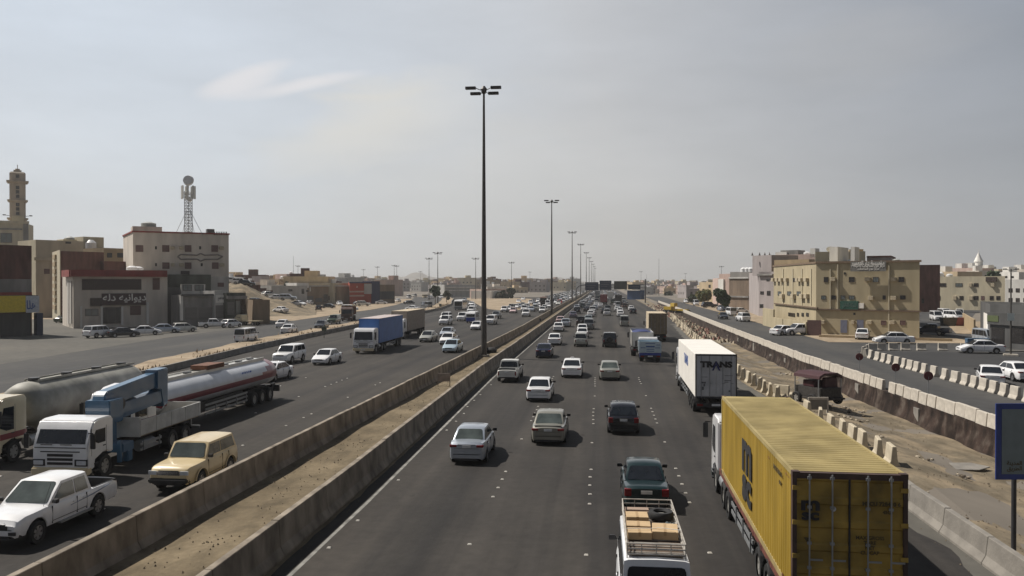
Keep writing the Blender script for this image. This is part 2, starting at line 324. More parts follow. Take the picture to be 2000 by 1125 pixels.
# frontage road, junction, dark patch, sandy shoulder by the buildings
strip('frontage_road', lambda y: lerp_poly(RW, y) + .3, lambda y: lerp_poly(RW, y) + (12.5 if y < 110 else 9.5), YS, FZ - .004, ASPH2)
strip('junction_asphalt', lambda y: lerp_poly(RW, y) + 9.4, lambda y: 95, [20, 60, 90, 112], FZ - .008, ASPH2)
mb = MB(); q_ = [G(x, y, FZ + .002) for x, y in [(1780, 672), (1905, 672), (1895, 650), (1885, 636), (1905, 612), (1990, 606), (1990, 603), (1805, 603), (1790, 612)]]; mb.add([tuple(p) for p in q_], [tuple(range(len(q_)))]); solo('side_street', mb.mesh('side_street', ASPH2), kind='structure')
mb = MB(); q_ = [G(x, y, FZ + .006) for x, y in [(1868, 652), (1925, 652), (1925, 628), (1890, 628), (1850, 634)]]; mb.add([tuple(p) for p in q_], [tuple(range(len(q_)))]); solo('sand_corner', mb.mesh('sand_corner', SAND2), kind='structure')
strip('dark_resurfaced_patch', lambda y: 29.3, lambda y: 60, [80, 88, 96.5], FZ + .004, ASPH3)
strip('sand_shoulder', lambda y: lerp_poly(RW, y) + 9.6, lambda y: 50, [110.8, 118, 130, 160, 200, 260, 320], FZ, SAND2, nx=4, zf=lambda x, y: FZ + .01 + .12 * max(0, noise.noise(Vector((x * .2, y * .1, 3)))))
# white edge line of the right carriageway and its crumbling dust
mb = MB()
for i in range(150):
    y0 = 6 + i * 3.0; y1 = y0 + 3.0
    w = .06 + .02 * random.random()
    a, b = lerp_poly(MR, y0) + 1.02, lerp_poly(MR, y1) + 1.02
    mb.add([(a - w, y0, .006), (a + w, y0, .006), (b + w, y1, .006), (b - w, y1, .006)], [(0, 1, 2, 3)])
solo('road_edge_line', mb.mesh('road_edge_line', DASH), kind='structure')
strip('wall_foot_dust', lambda y: lerp_poly(MR, y) + .15, lambda y: lerp_poly(MR, y) + .45 + .18 * noise.noise(Vector((0, y * .8, 0))), [4 + .8 * i for i in range(180)], .005, SAND)
strip('shoulder_dust', lambda y: lerp_poly(PR, y) - .9 - .7 * noise.noise(Vector((3, y * .25, 0))) - .25 * noise.noise(Vector((3, y * 1.3, 5))), lambda y: lerp_poly(PR, y) + .05, [4 + .8 * i for i in range(200)], .005, DUST)

# ---- studs between the lanes
sm = MB().loft([[(-.07, -.06, .006), (.07, -.06, .006), (.07, .06, .006), (-.07, .06, .006)], [(-.05, -.035, .035), (.05, -.035, .035), (.05, .035, .035), (-.05, .035, .035)]], closed=True).mesh('lane_stud', STUD)
ns = 0
def stud(x, y):
    solo('lane_stud', sm, 'small white ceramic stud set in the asphalt between traffic lanes', 'road stud', 'lane studs', loc=(x + random.uniform(-.02, .02), y, 0), rz=random.uniform(-.2, .2))
for k in range(0, 3):
    for li, x in enumerate((-7.9, -4.1, -.4, 3.35)):
        y0 = 25.2 + 17.3 * k + (0 if li % 2 else -.6)
        ofs = lerp_poly(MR, y0) - MR[1][1] if li == 0 else 0
        if li == 0:
            for j in range(6):
                if random.random() < .35: continue
                stud(-9.75 + 1.9 + .0 * j + ofs - .55, y0 - 6 + j * 2.9)
            continue
        stud(x, y0); [stud(x, y0 + 5.7 + 1.4 * j) for j in range(5) if random.random() > .08]
for k in range(0, 3):
    for x in (-18.1, -21.8, -25.5, -29.2):
        y0 = 22 + 17.3 * k; stud(x, y0); [stud(x, y0 + 5.7 + 1.4 * j) for j in range(5) if random.random() > .4]

# ---- median walls (new-jersey profile, in cast lengths with joints)
def wall_run(name, pl, ys, prof, m, label, cat, side=0, joint=.03, part='barrier_length', jit=.02):
    root = bpy.data.objects.new(name, None); COL.objects.link(root); root.location = (lerp_poly(pl, ys[0]), ys[0], 0); root['label'] = label; root['category'] = cat
    for a, b in zip(ys, ys[1:]):
        x0, x1 = lerp_poly(pl, a), lerp_poly(pl, b); dz = random.uniform(-jit, jit)
        mb = MB(); mb.loft([[(x0 + px - root.location.x, a + joint / 2 - root.location.y, pz + (dz if pz > .5 else 0)) for px, pz in prof], [(x1 + px - root.location.x, b - joint / 2 - root.location.y, pz + (dz if pz > .5 else 0)) for px, pz in prof]], closed=True)
        o = bpy.data.objects.new(part, mb.mesh(part, m, bevel=.015, seg=1)); COL.objects.link(o); o.parent = root
    return root
PJ = [(-.30, -.1), (-.30, .08), (-.17, .33), (-.11, 1.13), (.11, 1.13), (.17, .33), (.30, .08), (.30, -.1)]
ysw = [-6]
while ysw[-1] < 130: ysw.append(ysw[-1] + 4.2)
while ysw[-1] < 420: ysw.append(ysw[-1] + 9)
while ysw[-1] < 1200: ysw.append(ysw[-1] + 60)
wall_run('median_wall', ML, ysw, PJ, CONC, 'long tan concrete wall between the oncoming carriageway and the sand median', 'barrier wall')
wall_run('median_wall', MR, ysw, PJ, CONC, 'long tan concrete wall between the sand median and the white road edge line', 'barrier wall')
wall_run('verge_wall', KB, [-20, 0, 22, 45, 64, 78, 91, 104, 117, 131, 145, 165, 185, 205, 225, 243, 266, 290, 315, 340, 370, 400], [(-.16, -.1), (-.14, .66), (.10, .66), (.16, -.1)], CONCG, 'low grey concrete wall along the sand verge of the oncoming carriageway', 'barrier wall')
ysw2 = [4 + 3.0 * i for i in range(11)]
wall_run('shoulder_wall', PR, ysw2, [(-.28, -.1), (-.28, .08), (-.16, .3), (-.10, .86), (.10, .86), (.16, .3), (.28, .08), (.28, -.1)], CONCG, 'grey concrete wall with cracked joints between the road shoulder and the sand pit', 'barrier wall', jit=.03)
# far part of the shoulder edge
# bank below the frontage road
mb = MB(); rows = []
for i in range(260):
    y = 18 + i * 1.2; rw = lerp_poly(RW, y); pz = pitz(y)
    rows.append([(rw - .10 - .10 * abs(noise.noise(Vector((y * .9, k * 1.7, 0)))) - (.35 + .3 * noise.noise(Vector((y * .35, 5, 0)))) * (1 - k / 5.) ** 2, y, pz - .15 + (FZ - pz + .15) * k / 5.) for k in range(6)] + [(rw + .35, y, FZ + .002)])
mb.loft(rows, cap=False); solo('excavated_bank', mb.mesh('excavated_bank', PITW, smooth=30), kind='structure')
# ribs of broken concrete on the bank
rib = MB(); rib.box(-.30, .3, -.55, .45, -1.3, .36)
ribm = rib.mesh('bank_footing', CONCG, bevel=.03)
for i in range(9):
    y = 44 + i * 11.2 + random.uniform(-2.6, 2.6)
    solo('bank_footing', ribm, 'grey concrete footing exposed in the brown bank under the white barriers', 'footing', 'exposed concrete footings', loc=(lerp_poly(RW, y) + .08, y, -random.uniform(.1, .6)), rz=random.uniform(-.1, .1))

# ---- white barrier units
def jersey(L, H, m, name='jersey_barrier'):
    mb = MB(); pr = [(-.26, 0), (-.26, .10), (-.15, .30), (-.09, H), (.09, H), (.15, .30), (.26, .10), (.26, 0)] if H > .8 else [(-.17, 0), (-.15, .2), (-.10, H), (.10, H), (.15, .2), (.17, 0)]
    mb.loft([[(x, y, z) for x, z in pr] for y in (-L / 2, L / 2)], closed=True); return mb.mesh(name, m, bevel=.02, seg=1)
J1 = jersey(1.262, .76, JERS); J2 = jersey(2.98, .76, JERS); J3 = jersey(1.15, .95, JERY); J4 = jersey(.98, .88, JERS)
y = 36.0
while y < 150:
    if not (61 < y < 61.9): solo('jersey_barrier', J1, 'white concrete barrier unit in the long row on top of the excavated bank', 'barrier', 'white barriers lining the frontage road', loc=(lerp_poly(RW, y) + .12 + random.uniform(-.03, .03), y, FZ + random.uniform(-.03, .03)), rz=random.uniform(-.02, .02))
    y += 1.27
while y < 325: solo('jersey_barrier', J2, 'distant white concrete barrier of the row that fades along the frontage road', 'barrier', 'far white barriers lining the frontage road', loc=(lerp_poly(RW, y) + .12, y, FZ), rz=-.01); y += 3.0
for y in [38.4, 40, 42, 43.4, 45, 46.7, 49, 52, 55.5, 59, 60.8, 62.6, 64.4, 66.6, 68.8, 71]:
    solo('jersey_barrier', J3, 'cream concrete block in the gapped row between the trucks and the sand pit', 'barrier', 'concrete blocks along the shoulder', loc=(lerp_poly(PR, y) + .5 + random.uniform(-.12, .12), y, -.02), rz=random.uniform(-.28, .12) - .05)
y = 74
while y < 200: solo('jersey_barrier', J3, 'distant cream concrete block in the line curving past the beige box truck', 'barrier', 'far concrete blocks along the shoulder', loc=(lerp_poly(PR, y) + .5, y, .03), rz=random.uniform(-.1, .1)); y += 3.1
for k, y in enumerate([87.5, 85.4, 83.6, 81.9, 80, 78.2, 76.7, 75.2, 73.5, 71.5, 69.3, 67.4, 65.6, 64.1, 62.6, 61.1, 59.6, 58.1, 56.4, 54.8]):
    solo('jersey_barrier', J4, 'spaced white concrete block dividing the frontage road from the junction', 'barrier', 'spaced white blocks at the junction', loc=(28.05, y, FZ), rz=random.uniform(-.1, .1))
for k, (x, y) in enumerate([(28.3, 89.8), (28.9, 92.6), (30.0, 95), (31.3, 97), (32.6, 98.0), (34.0, 98.3), (35.4, 98.4), (37.2, 98.5), (39.6, 98.6), (42.1, 98.7)]):
    solo('jersey_barrier', J4, 'white concrete block in the curved end of the junction island', 'barrier', 'white blocks round the curved island end', loc=(x, y, FZ), rz=(R(-30) if k < 3 else R(-90)) + random.uniform(-.08, .08))
mb = MB(); mb.box(44, 56, 97.9, 98.6, FZ, FZ + .13); mb.box(60, 66, 90.5, 91.2, FZ, FZ + .13); solo('kerb', mb.mesh('kerb', CONCG, bevel=.03), kind='structure')

# ================================================================ CARS
def wheel_node(r, w, rim=RIM, dual=False):
    mb = MB(); n = 22; prof = [(r * .60, -w / 2), (r * .93, -w / 2), (r, -w * .33), (r, w * .33), (r * .93, w / 2), (r * .60, w / 2)]
    secs = [[(x, rr * math.cos(2 * math.pi * i / n), rr * math.sin(2 * math.pi * i / n)) for rr, x in prof] for i in range(n + 1)]
    mb.loft(secs, cap=False); t = mb.mesh('tyre', BLACK, smooth=40)
    mb = MB()
    mb.cyl((-w * .30, 0, 0), (w * .30, 0, 0), r * .62, n=22, m=1)
    for s in (-1, 1):
        for k in range(6):
            a = k * math.pi / 3; M = Matrix.Rotation(a, 4, 'X'); mb.box(s * w * .30, s * w * .40, -.045 * r / .33, .045 * r / .33, 0, r * .6, 0, M)
        mb.cyl((s * w * .30, 0, 0), (s * w * .43, 0, 0), r * .16, n=10)
        sec = [[(s * x, rr * math.cos(2 * math.pi * i / 22), rr * math.sin(2 * math.pi * i / 22)) for rr, x in ((r * .54, w * .3), (r * .54, w * .42), (r * .62, w * .42), (r * .62, w * .3))] for i in range(23)]
        mb.loft(sec, cap=False)
    rm = mb.mesh('rim', [rim, DARKP], smooth=30)
    return t, rm
WH = {}
def wheels(root, xs, ys, r, w, rim=RIM):
    k = (r, w, rim.name)
    if k not in WH: WH[k] = wheel_node(r, w, rim)
    t, rm = WH[k]
    for y in ys:
        for x in xs: root.add(Node('wheel', t, (x, y, r), kids=[Node('rim', rm)]))
def pw(pts, y):
    if y <= pts[0][0]: return pts[0][1]
    for (a, u), (b, v) in zip(pts, pts[1:]):
        if y <= b:
            t = (y - a) / (b - a); t = t * t * (3 - 2 * t) if False else t; return u + (v - u) * t
    return pts[-1][1]
def car(L=4.6, Wd=1.78, H=1.45, top=None, gh=(1.25, .45, -.85, -1.65), belt=.93, wb=2.7, wr=.32, pill=(-.12,), roofw=.76, zlow=.24, lower=None, trim=None,
        plate=True, spare=False, rack=False, bed=None, taxi=False, tl='wide', hl='wide', bumpdark=False, zs=None, tumble=.10, front_ov=None, wheelx=None, rearglass=(.14, .90), arch=.07, trunkline=True):
    h = L / 2; yf = wb / 2 + (.0 if front_ov is None else h - front_ov - wb / 2); yr = yf - wb
    top = top or [(-h, .88), (-h + .12, .98), (gh[3] + .1, 1.0), (gh[3] + .4, belt + .03), (gh[0] - .3, belt + .03), (gh[0] + .15, belt + .02), (h - .5, .80), (h - .12, .70), (h, .60)]
    ys = set([-h, -h + .04, -h + .12, -h + .28, h, h - .04, h - .12, h - .28]) | set(round(-h + .4 + i * (L - .8) / 22, 3) for i in range(23))
    ra = wr + arch
    for c in (yf, yr):
        for a in range(0, 181, 15): ys.add(round(c + ra * math.cos(R(a)) * .999, 3))
    ys = sorted(ys)
    def hw(y):
        f = abs(y) / h; tap = .14 if y > 0 else .10
        return Wd / 2 * (1 - tap * max(0, f - .55) ** 2 / .2025) - (.05 if abs(y) > h - .03 else (.02 if abs(y) > h - .08 else 0))
    def zb(y):
        z = zlow
        for c in (yf, yr):
            d = abs(y - c)
            if d < ra: z = max(z, wr + math.sqrt(max(0, ra * ra - d * d)))
        if abs(y) > h - .03: z += .05
        return z
    def sec(y, o=0):
        w, b, t = hw(y), zb(y), pw(top, y)
        p1 = max(zlow + .13, b + .015); p2 = max(zlow + .34, p1 + .02); p3 = max(t - .15, p2 + .02); p4 = max(t - .035, p3 + .015)
        wk = w - .0
        return [(wk - .05, y, b), (wk - .01, y, p1), (wk, y, p2), (wk - .015, y, p3), (wk - .055, y, p4), (wk - .15, y, max(t, p4 + .005)), (wk * .45, y, max(t, p4) + .022), (0, y, max(t, p4) + .03)]
    root = Node('car'); S_ = [sec(y) for y in ys]
    if bed:      # open load bed: the deck sinks between y0 and y1
        y0, y1, fl = bed
        for i, y in enumerate(ys):
            if y0 < y < y1:
                q = S_[i]; S_[i] = q[:5] + [(q[4][0] - .05, y, q[4][2] + .005), (q[4][0] - .08, y, fl), (0, y, fl)]
    full = [s + [(-x, y, z) for x, y, z in s[::-1][1:]] for s in S_]
    mb = MB(); mb.loft(full, cap=True); root.add(Node('body', mb.mesh('body', PAINTSLOT, smooth=32)))
    mb = MB(); mb.box(-Wd / 2 + .12, Wd / 2 - .12, -h + .15, h - .15, zlow - .02, .50); mb.box(-Wd / 2 + .10, Wd / 2 - .10, -h + .5, h - .5, .4, .62); root.add(Node('underbody', mb.mesh('underbody', DARKP)))
    # cabin
    ya, yb, yc, yd = gh; zb0 = belt - .01; wb0 = Wd / 2 - tumble; wr0 = Wd / 2 * roofw; zr = H
    def CP(y, t, o=0):      # side plane of the cabin
        return (wb0 + (wr0 - wb0) * t + o, y, zb0 + (zr - zb0) * t)
    def fb(t): return ya + (yb - ya) * t
    def rb(t): return yd + (yc - yd) * t
    cs = []
    for y, t in ((ya, 0), ((ya + yb) / 2, .53), (yb, 1), ((yb + yc) / 2, 1.0), (yc, 1), ((yc + yd) / 2, .53), (yd, 0)):
        z = zb0 + (zr - zb0) * t; cr = .035 if t == 1 else .02
        if (yb + yc) / 2 == y: cr = .05
        w1 = wb0 + (wr0 - wb0) * t
        cs.append([(wb0 + .0, y, zb0 - .03), (w1, y, z - .001), (w1 - .10 * t, y, z + .03 * t), (w1 * .5, y, z + cr * 1.2 * t), (0, y, z + cr * 1.5 * t)])
    cs = [s + [(-x, y, z) for x, y, z in s[::-1][1:]] for s in cs]
    mb = MB(); mb.loft(cs, cap=True); root.add(Node('cabin', mb.mesh('cabin', PAINTSLOT, smooth=50)))
    def endglass(name, y0, y1, t0, t1, marg=.07):
        pts = []
        f = lambda y_, t: y_
        for t, s in ((t0, -1), (t0, 1), (t1, 1), (t1, -1)):
            w = wb0 + (wr0 - wb0) * t - marg - (.03 if t == t1 else 0); pts.append(Vector((s * w, y0 + (y1 - y0) * t, zb0 + (zr - zb0) * t + .018 * (t > .5))))
        nrm = (pts[1] - pts[0]).cross(pts[2] - pts[1]).normalized()
        if nrm.y * (1 if y0 > 0 else -1) < 0: nrm = -nrm
        # rounded corners
        out = []
        for i in range(4):
            a, b, c = pts[i - 1], pts[i], pts[(i + 1) % 4]
            out += [b + (a - b).normalized() * .09, b + ((a - b).normalized() + (c - b).normalized()) * .022, b + (c - b).normalized() * .09]
        mbq = MB(); o1 = [p + nrm * .030 for p in out]; o0 = [p - nrm * .01 for p in out]; k = len(out)
        mbq.add(o0 + o1, [tuple(range(k, 2 * k))] + [(i, (i + 1) % k, k + (i + 1) % k, k + i) for i in range(k)]); return Node(name, mbq.mesh(name, GLASS))
    root.add(endglass('windshield', ya, yb, .10, .93)); root.add(endglass('rear_window', yd, yc, rearglass[0], rearglass[1]))
    sm_ = MB()
    wins = []
    bounds = [None] + list(pill) + [None]
    for i in range(len(bounds) - 1):
        t0, t1 = .13, .86
        f0 = (fb(t0) - .16, fb(t1) - .12) if bounds[i] is None else (bounds[i] - .035,) * 2
        r0 = (rb(t0) + .16, rb(t1) + .12) if bounds[i + 1] is None else (bounds[i + 1] + .035,) * 2
        if f0[1] - r0[1] < .1: r0 = (r0[0], f0[1] - .1)
        wins.append(((r0[0], t0), (f0[0], t0), (f0[1], t1), (r0[1], t1)))
    for s in (-1, 1):
        for w in wins:
            p = [CP(y, t, .010) for y, t in w]; q = [CP(y, t, -.02) for y, t in w]
            mb = MB(); mb.add([(s * x, y, z) for x, y, z in q + p], [(4, 5, 6, 7), (0, 1, 5, 4), (1, 2, 6, 5), (2, 3, 7, 6), (3, 0, 4, 7)])
            root.add(Node('side_window', mb.mesh('side_window', GLASS)))
    # doors: thin dark gaps with a handle
    dl = [fb(.0) - .30 if False else min(ya - .15, yf - ra - .02)] + list(pill)
    last = rb(0) + .35
    for s in (-1, 1):
        for i in range(len(dl)):
            yA = dl[i]; yB = dl[i + 1] if i + 1 < len(dl) else max(last, yr + ra * .3)
            if yA - yB < .5: continue
            mb = MB()
            for yy in (yA, yB):
                w = hw(yy); b = zb(yy) + .05; z1 = pw(top, yy) - .05
                mb.box(w - .03, w + .003, yy - .006, yy + .006, max(b, .4), z1)
            mb.box(hw(yA) - .03, hw(yA) + .002, yB, yA, zlow + .12, zlow + .135)
            k = MB(); k.box(hw(yB) - .03, hw(yB) + .022, yB + .08, yB + .22, pw(top, yB) - .19, pw(top, yB) - .16)
            if s < 0:
                for q in (mb, k): q.v = [(-x, y, z) for x, y, z in q.v]
            root.add(Node('door', mb.mesh('door', DARKP), kids=[Node('handle', k.mesh('handle', trim or PAINTSLOT))]))
    # lamps
    ztf = pw(top, h - .12); ztr = pw(top, -h + .12)
    for s in (-1, 1):
        lw = .20 if hl == 'wide' else .14
        mb = MB(); w = hw(h - .15)
        mb.add([(s * x, y, z) for x, y, z in [(w - .46, h - .02, ztf - .20), (w - .03, h - .16, ztf - .20), (w + .012, h - .42, ztf - .10), (w - .10, h - .42, ztf + .02), (w - .46, h - .05, ztf - .055), (w - .06, h - .22, ztf - .02),
            (w - .46, h - .5, ztf - .2), (w - .46, h - .5, ztf - .06)]], [(0, 1, 5, 4), (1, 2, 3, 5), (4, 5, 3, 7), (0, 1, 2, 6), (6, 2, 3, 7)])
        root.add(Node('headlight', mb.mesh('headlight', CLEARL)))
        mb = MB(); w = hw(-h + .10)
        if tl == 'wide': mb.box(w - .33, w - .01, -h - .012, -h + .10, ztr - .22, ztr - .10); mb.box(w - .10, w + .006, -h + .02, -h + .22, ztr - .20, ztr - .10)
        elif tl == 'tall': w = hw(-h + .01) + .0; mb.box(w - .11, w - .0, -h - .012, -h + .05, ztr - .48, ztr - .14)
        else: mb.box(w - .24, w + .008, -h - .012, -h + .14, ztr - .33, ztr - .06)
        if s < 0: mb.v = [(-x, y, z) for x, y, z in mb.v]
        root.add(Node('taillight', mb.mesh('taillight', REDL, bevel=.015, seg=1)))
        mb = MB(); yy = ya - .22; mb.add([(s * x, y, z) for x, y, z in [(wb0 + .0, yy, belt + .06), (wb0 + .24, yy - .02, belt + .05), (wb0 + .25, yy - .03, belt + .19), (wb0 + .06, yy - .01, belt + .19),
            (wb0 + .0, yy + .06, belt + .06), (wb0 + .22, yy + .10, belt + .05), (wb0 + .22, yy + .10, belt + .18), (wb0 + .06, yy + .08, belt + .18)]], [(0, 1, 2, 3), (4, 5, 6, 7), (0, 1, 5, 4), (1, 2, 6, 5), (2, 3, 7, 6), (3, 0, 4, 7)])
        root.add(Node('wing_mirror', mb.mesh('wing_mirror', DARKP, bevel=.015)))
    BM = DARKP if bumpdark else PAINTSLOT
    for s in (-1, 1):
        mb = MB(); w = hw(s * (h - .1)); a = .03
        mb.prism([(-w - .01, s * (h - .32)), (-w + .0, s * (h - .10)), (-w + .14, s * (h + a)), (w - .14, s * (h + a)), (w, s * (h - .10)), (w + .01, s * (h - .32))][::s], zlow + .05, zlow + .27, 'z')
        root.add(Node('bumper', mb.mesh('bumper', BM, smooth=35, bevel=.03)))
        mb = MB(); mb.box(-w + .22, w - .22, min(s * (h - .1), s * (h + .035)), max(s * (h - .1), s * (h + .035)), zlow - .02, zlow + .07); root.add(Node('valance', mb.mesh('valance', DARKP)))
    if plate:
        mb = MB(); mb.box(-.2, .2, -h - .035, -h + .05, ztr - .24, ztr - .12); root.add(Node('number_plate', mb.mesh('number_plate', PLATE)))
        mb = MB(); mb.box(-.2, .2, h - .05, h + .045, zlow + .1, zlow + .21); root.add(Node('number_plate', mb.mesh('number_plate', PLATE)))
    if trunkline:
        mb = MB(); w = hw(-h + .1); mb.box(-w + .2, w - .2, -h - .006, -h + .03, ztr - .275, ztr - .262); mb.box(-w + .38, w - .38, -h - .012, -h + .03, ztr - .10, ztr - .085); root.add(Node('boot_lid_gap', mb.mesh('boot_lid_gap', DARKP)))
    mb = MB(); mb.box(-.42, .42, h - .06, h + .012, ztf - .19, ztf - .09); mb.box(-.35, .35, h - .02, h + .04, zlow + .0, zlow + .05)
    root.add(Node('grille', mb.mesh('grille', DARKP)))
    wheels(root, (-Wd / 2 + .10, Wd / 2 - .10) if not wheelx else (-wheelx, wheelx), (yf, yr), wr, .21)
    root.hw, root.h, root.belt, root.H = hw, h, belt, H
    return root
def flat(nd, name):
    """one-mesh version of a thing for cars too far away to show their parts"""
    vs, fs, ms, mats = [], [], [], []
    sm = []
    def walk(n, M):
        M = M @ Matrix.Translation(n.loc) @ Matrix.Rotation(n.rz, 4, 'Z')
        if n.mesh:
            k = len(vs); vs.extend(tuple(M @ v.co) for v in n.mesh.vertices)
            for p in n.mesh.polygons:
                mt = n.mesh.materials[p.material_index]
                if mt not in mats: mats.append(mt)
                fs.append(tuple(i + k for i in p.vertices)); ms.append(mats.index(mt)); sm.append(p.use_smooth)
        for c in n.kids: walk(c, M)
    for c in nd.kids: walk(c, Matrix())
    me = bpy.data.meshes.new(name); me.from_pydata(vs, [], fs)
    for m in mats: me.materials.append(m)
    me.polygons.foreach_set('material_index', ms); me.polygons.foreach_set('use_smooth', sm); me.set_sharp_from_angle(angle=R(35)); me.update()
    return Node(name, me)
K = {}
K['sedan'] = car()
K['bigsedan'] = car(L=4.85, Wd=1.82, H=1.47, gh=(1.3, .5, -.95, -1.75), belt=.95, wb=2.8)
K['smallsedan'] = car(L=4.3, Wd=1.69, H=1.46, gh=(1.3, .45, -.85, -1.5), belt=.96, wb=2.55, wr=.31, top=[(-2.15, .92), (-2.03, 1.03), (-1.4, 1.04), (-1.2, .99), (1.1, .98), (1.4, .96), (1.75, .84), (2.05, .70), (2.15, .58)])
K['oldsedan'] = car(L=4.5, Wd=1.70, H=1.40, gh=(1.15, .45, -.75, -1.35), belt=.88, wb=2.6, roofw=.74, tl='box', wr=.31, top=[(-2.25, .84), (-2.15, .92), (-1.4, .94), (-1.0, .90), (1.0, .90), (1.3, .88), (1.8, .80), (2.15, .72), (2.25, .6)])
K['hatch'] = car(L=4.1, Wd=1.75, H=1.50, gh=(1.25, .4, -1.45, -1.95), belt=.98, wb=2.55, pill=(-.1,), tl='box', rearglass=(.18, .90), top=[(-2.05, .88), (-1.97, 1.0), (1.0, 1.0), (1.35, .97), (1.75, .84), (1.98, .72), (2.05, .6)])
K['suv'] = car(L=4.85, Wd=1.88, H=1.82, gh=(1.15, .5, -2.0, -2.3), belt=1.14, wb=2.75, wr=.38, zlow=.36, pill=(-.1, -1.15), roofw=.80, tl='tall', rearglass=(.1, .88), top=[(-2.425, .95), (-2.36, 1.16), (1.0, 1.16), (1.3, 1.15), (2.15, 1.10), (2.36, 1.02), (2.425, .86)], arch=.08, tumble=.08)
K['wagon'] = K['suv']
K['jeep'] = car(L=4.55, Wd=1.84, H=1.78, gh=(.85, .42, -1.75, -2.05), belt=1.16, wb=2.6, wr=.39, zlow=.42, pill=(-.55,), roofw=.84, tl='tall', rearglass=(.1, .88), bumpdark=True, tumble=.08, arch=.10,
                top=[(-2.275, .95), (-2.2, 1.18), (.75, 1.18), (1.0, 1.17), (2.05, 1.12), (2.2, 1.06), (2.275, .92)])
k = MB(); k.box(-.48, .48, 2.24, 2.295, .80, .96); K['jeep'].add(Node('grille', k.mesh('grille', CHROME)))
for s in (-1, 1):
    k = MB(); k.box(s * .90, s * .955, -2.0, -.75, .40, .62) if False else k.box(min(s * .50, s * .84), max(s * .50, s * .84), 2.24, 2.30, .82, .97); K['jeep'].add(Node('headlight', k.mesh('headlight', CLEARL)))
K['pickup'] = car(L=5.25, Wd=1.80, H=1.68, gh=(1.25, .45, -.85, -1.02), belt=1.06, wb=3.1, wr=.37, zlow=.42, pill=(-.15,), roofw=.79, tl='tall', rearglass=(.15, .85), front_ov=.85, arch=.08,
                  bed=(-2.52, -1.10, .68), top=[(-2.625, 1.02), (-2.55, 1.08), (-1.0, 1.08), (1.1, 1.08), (1.4, 1.08), (2.2, 1.03), (2.5, .94), (2.625, .78)], tumble=.07, trunkline=False)
k = MB(); k.box(-.78, .78, -2.50, -1.12, .700, .715); k.box(-.80, -.77, -2.5, -1.12, .71, 1.07); k.box(.77, .80, -2.5, -1.12, .71, 1.07); k.box(-.77, .77, -1.14, -1.10, .71, 1.06); k.box(-.77, .77, -2.52, -2.49, .71, 1.06); K['pickup'].add(Node('bed_liner', k.mesh('bed_liner', DARKP)))
VT = [(-2.3, .9), (-2.25, 1.12), (1.9, 1.12), (2.1, 1.05), (2.28, .85), (2.35, .7)]
K['van'] = car(L=4.7, Wd=1.70, H=1.98, gh=(2.12, 1.35, -2.2, -2.3), belt=1.10, wb=2.55, wr=.33, zlow=.28, pill=(.95, -.35, -1.3), roofw=.86, tl='tall', rearglass=(.08, .86), top=VT, tumble=.06, front_ov=1.1, trunkline=False)
LO = {k: flat(v, 'car') for k, v in K.items()}
NAMES = dict(sedan='sedan_car', bigsedan='sedan_car', smallsedan='sedan_car', oldsedan='sedan_car', hatch='hatchback_car', suv='off_road_car', wagon='estate_car', pickup='pickup_truck', van='van', jeep='off_road_car')
CATS = dict(sedan='car', bigsedan='car', smallsedan='car', oldsedan='car', hatch='car', suv='car', wagon='car', pickup='pickup truck', van='van', jeep='car')
def extra(nd, *kids):
    n = Node(nd.name, nd.mesh, kids=list(nd.kids) + list(kids)); n.hw, n.h, n.belt, n.H = nd.hw, nd.h, nd.belt, nd.H; return n
def put(kind, px, py, pnt, label, rz=0.0, group=None, z=0.0, glass=None, lo=None, node=None, at=None, sc=None):
    """px,py: middle of the near end where it meets the ground; rz = heading (0 drives away, pi comes towards the camera)"""
    nd = node or K[kind]; h = K[kind].h
    p = Vector((at[0], at[1], z)) if at else G(px, py, z)
    fwd = Vector((-math.sin(rz), math.cos(rz), 0))
    if not at:
        s = 1 if fwd.y > 0 else -1
        if abs(fwd.y) < .5: s = 0
        p = p + fwd * s * h
    far = p.y > 118 if lo is None else lo
    PLACED.append((p.x, p.y))
    return inst((LO[kind] if far and not node else nd), (p.x, p.y, z), rz, label, CATS[kind], group, glass=glass, body=P[pnt], name=NAMES[kind], scale=sc)
PLACED = []
PI = math.pi
GR = 'cars driving away on the right carriageway'; GL = 'cars approaching on the left carriageway'; GP = 'cars parked on the dusty apron'; GF = 'cars along the frontage road'
# near cars of the right carriageway
ts = MB(); ts.box(-.16, .16, -.08, .10, 1.50, 1.64); ts = Node('roof_sign', ts.mesh('roof_sign', PLATE, bevel=.02))
sp = MB(); sp.box(-.70, .70, -2.22, -2.10, 1.0, 1.025); sp.box(-.68, -.60, -2.22, -2.1, .94, 1.01); sp.box(.60, .68, -2.22, -2.1, .94, 1.01); sp = Node('boot_spoiler', sp.mesh('boot_spoiler', PAINTSLOT, bevel=.01))
put('smallsedan', 911, 909, 'silver', 'silver compact sedan alone near the white edge line', group=GR, glass=GLASSP)
put('sedan', 1070, 871, 'tan', 'dusty tan sedan with dented rear bumper, driving in the second lane', node=extra(K['sedan'], sp), group=GR, glass=GLASSP)
put('hatch', 1218, 850, 'dark', 'black hatchback driving in the third lane beside the tan sedan', group=GR)
put('oldsedan', 1263, 1002, 'green', 'dark green old sedan just ahead of the white van with the roof rack', group=GR, sc=1.0)
put('sedan', 1051, 786, 'white', 'white sedan with dark red tail lamps between the silver pickup and the tan sedan', group=GR)
put('pickup', 990, 748, 'offwhite', 'off white double cab pickup with empty bed beside the median wall', group=GR)
put('bigsedan', 1116, 739, 'white', 'white taxi sedan with a small sign on its roof', node=extra(K['bigsedan'], ts), group=GR)
put('sedan', 1191, 744, 'silverwarm', 'silver beige sedan driving beside the white taxi', group=GR, glass=GLASSP)
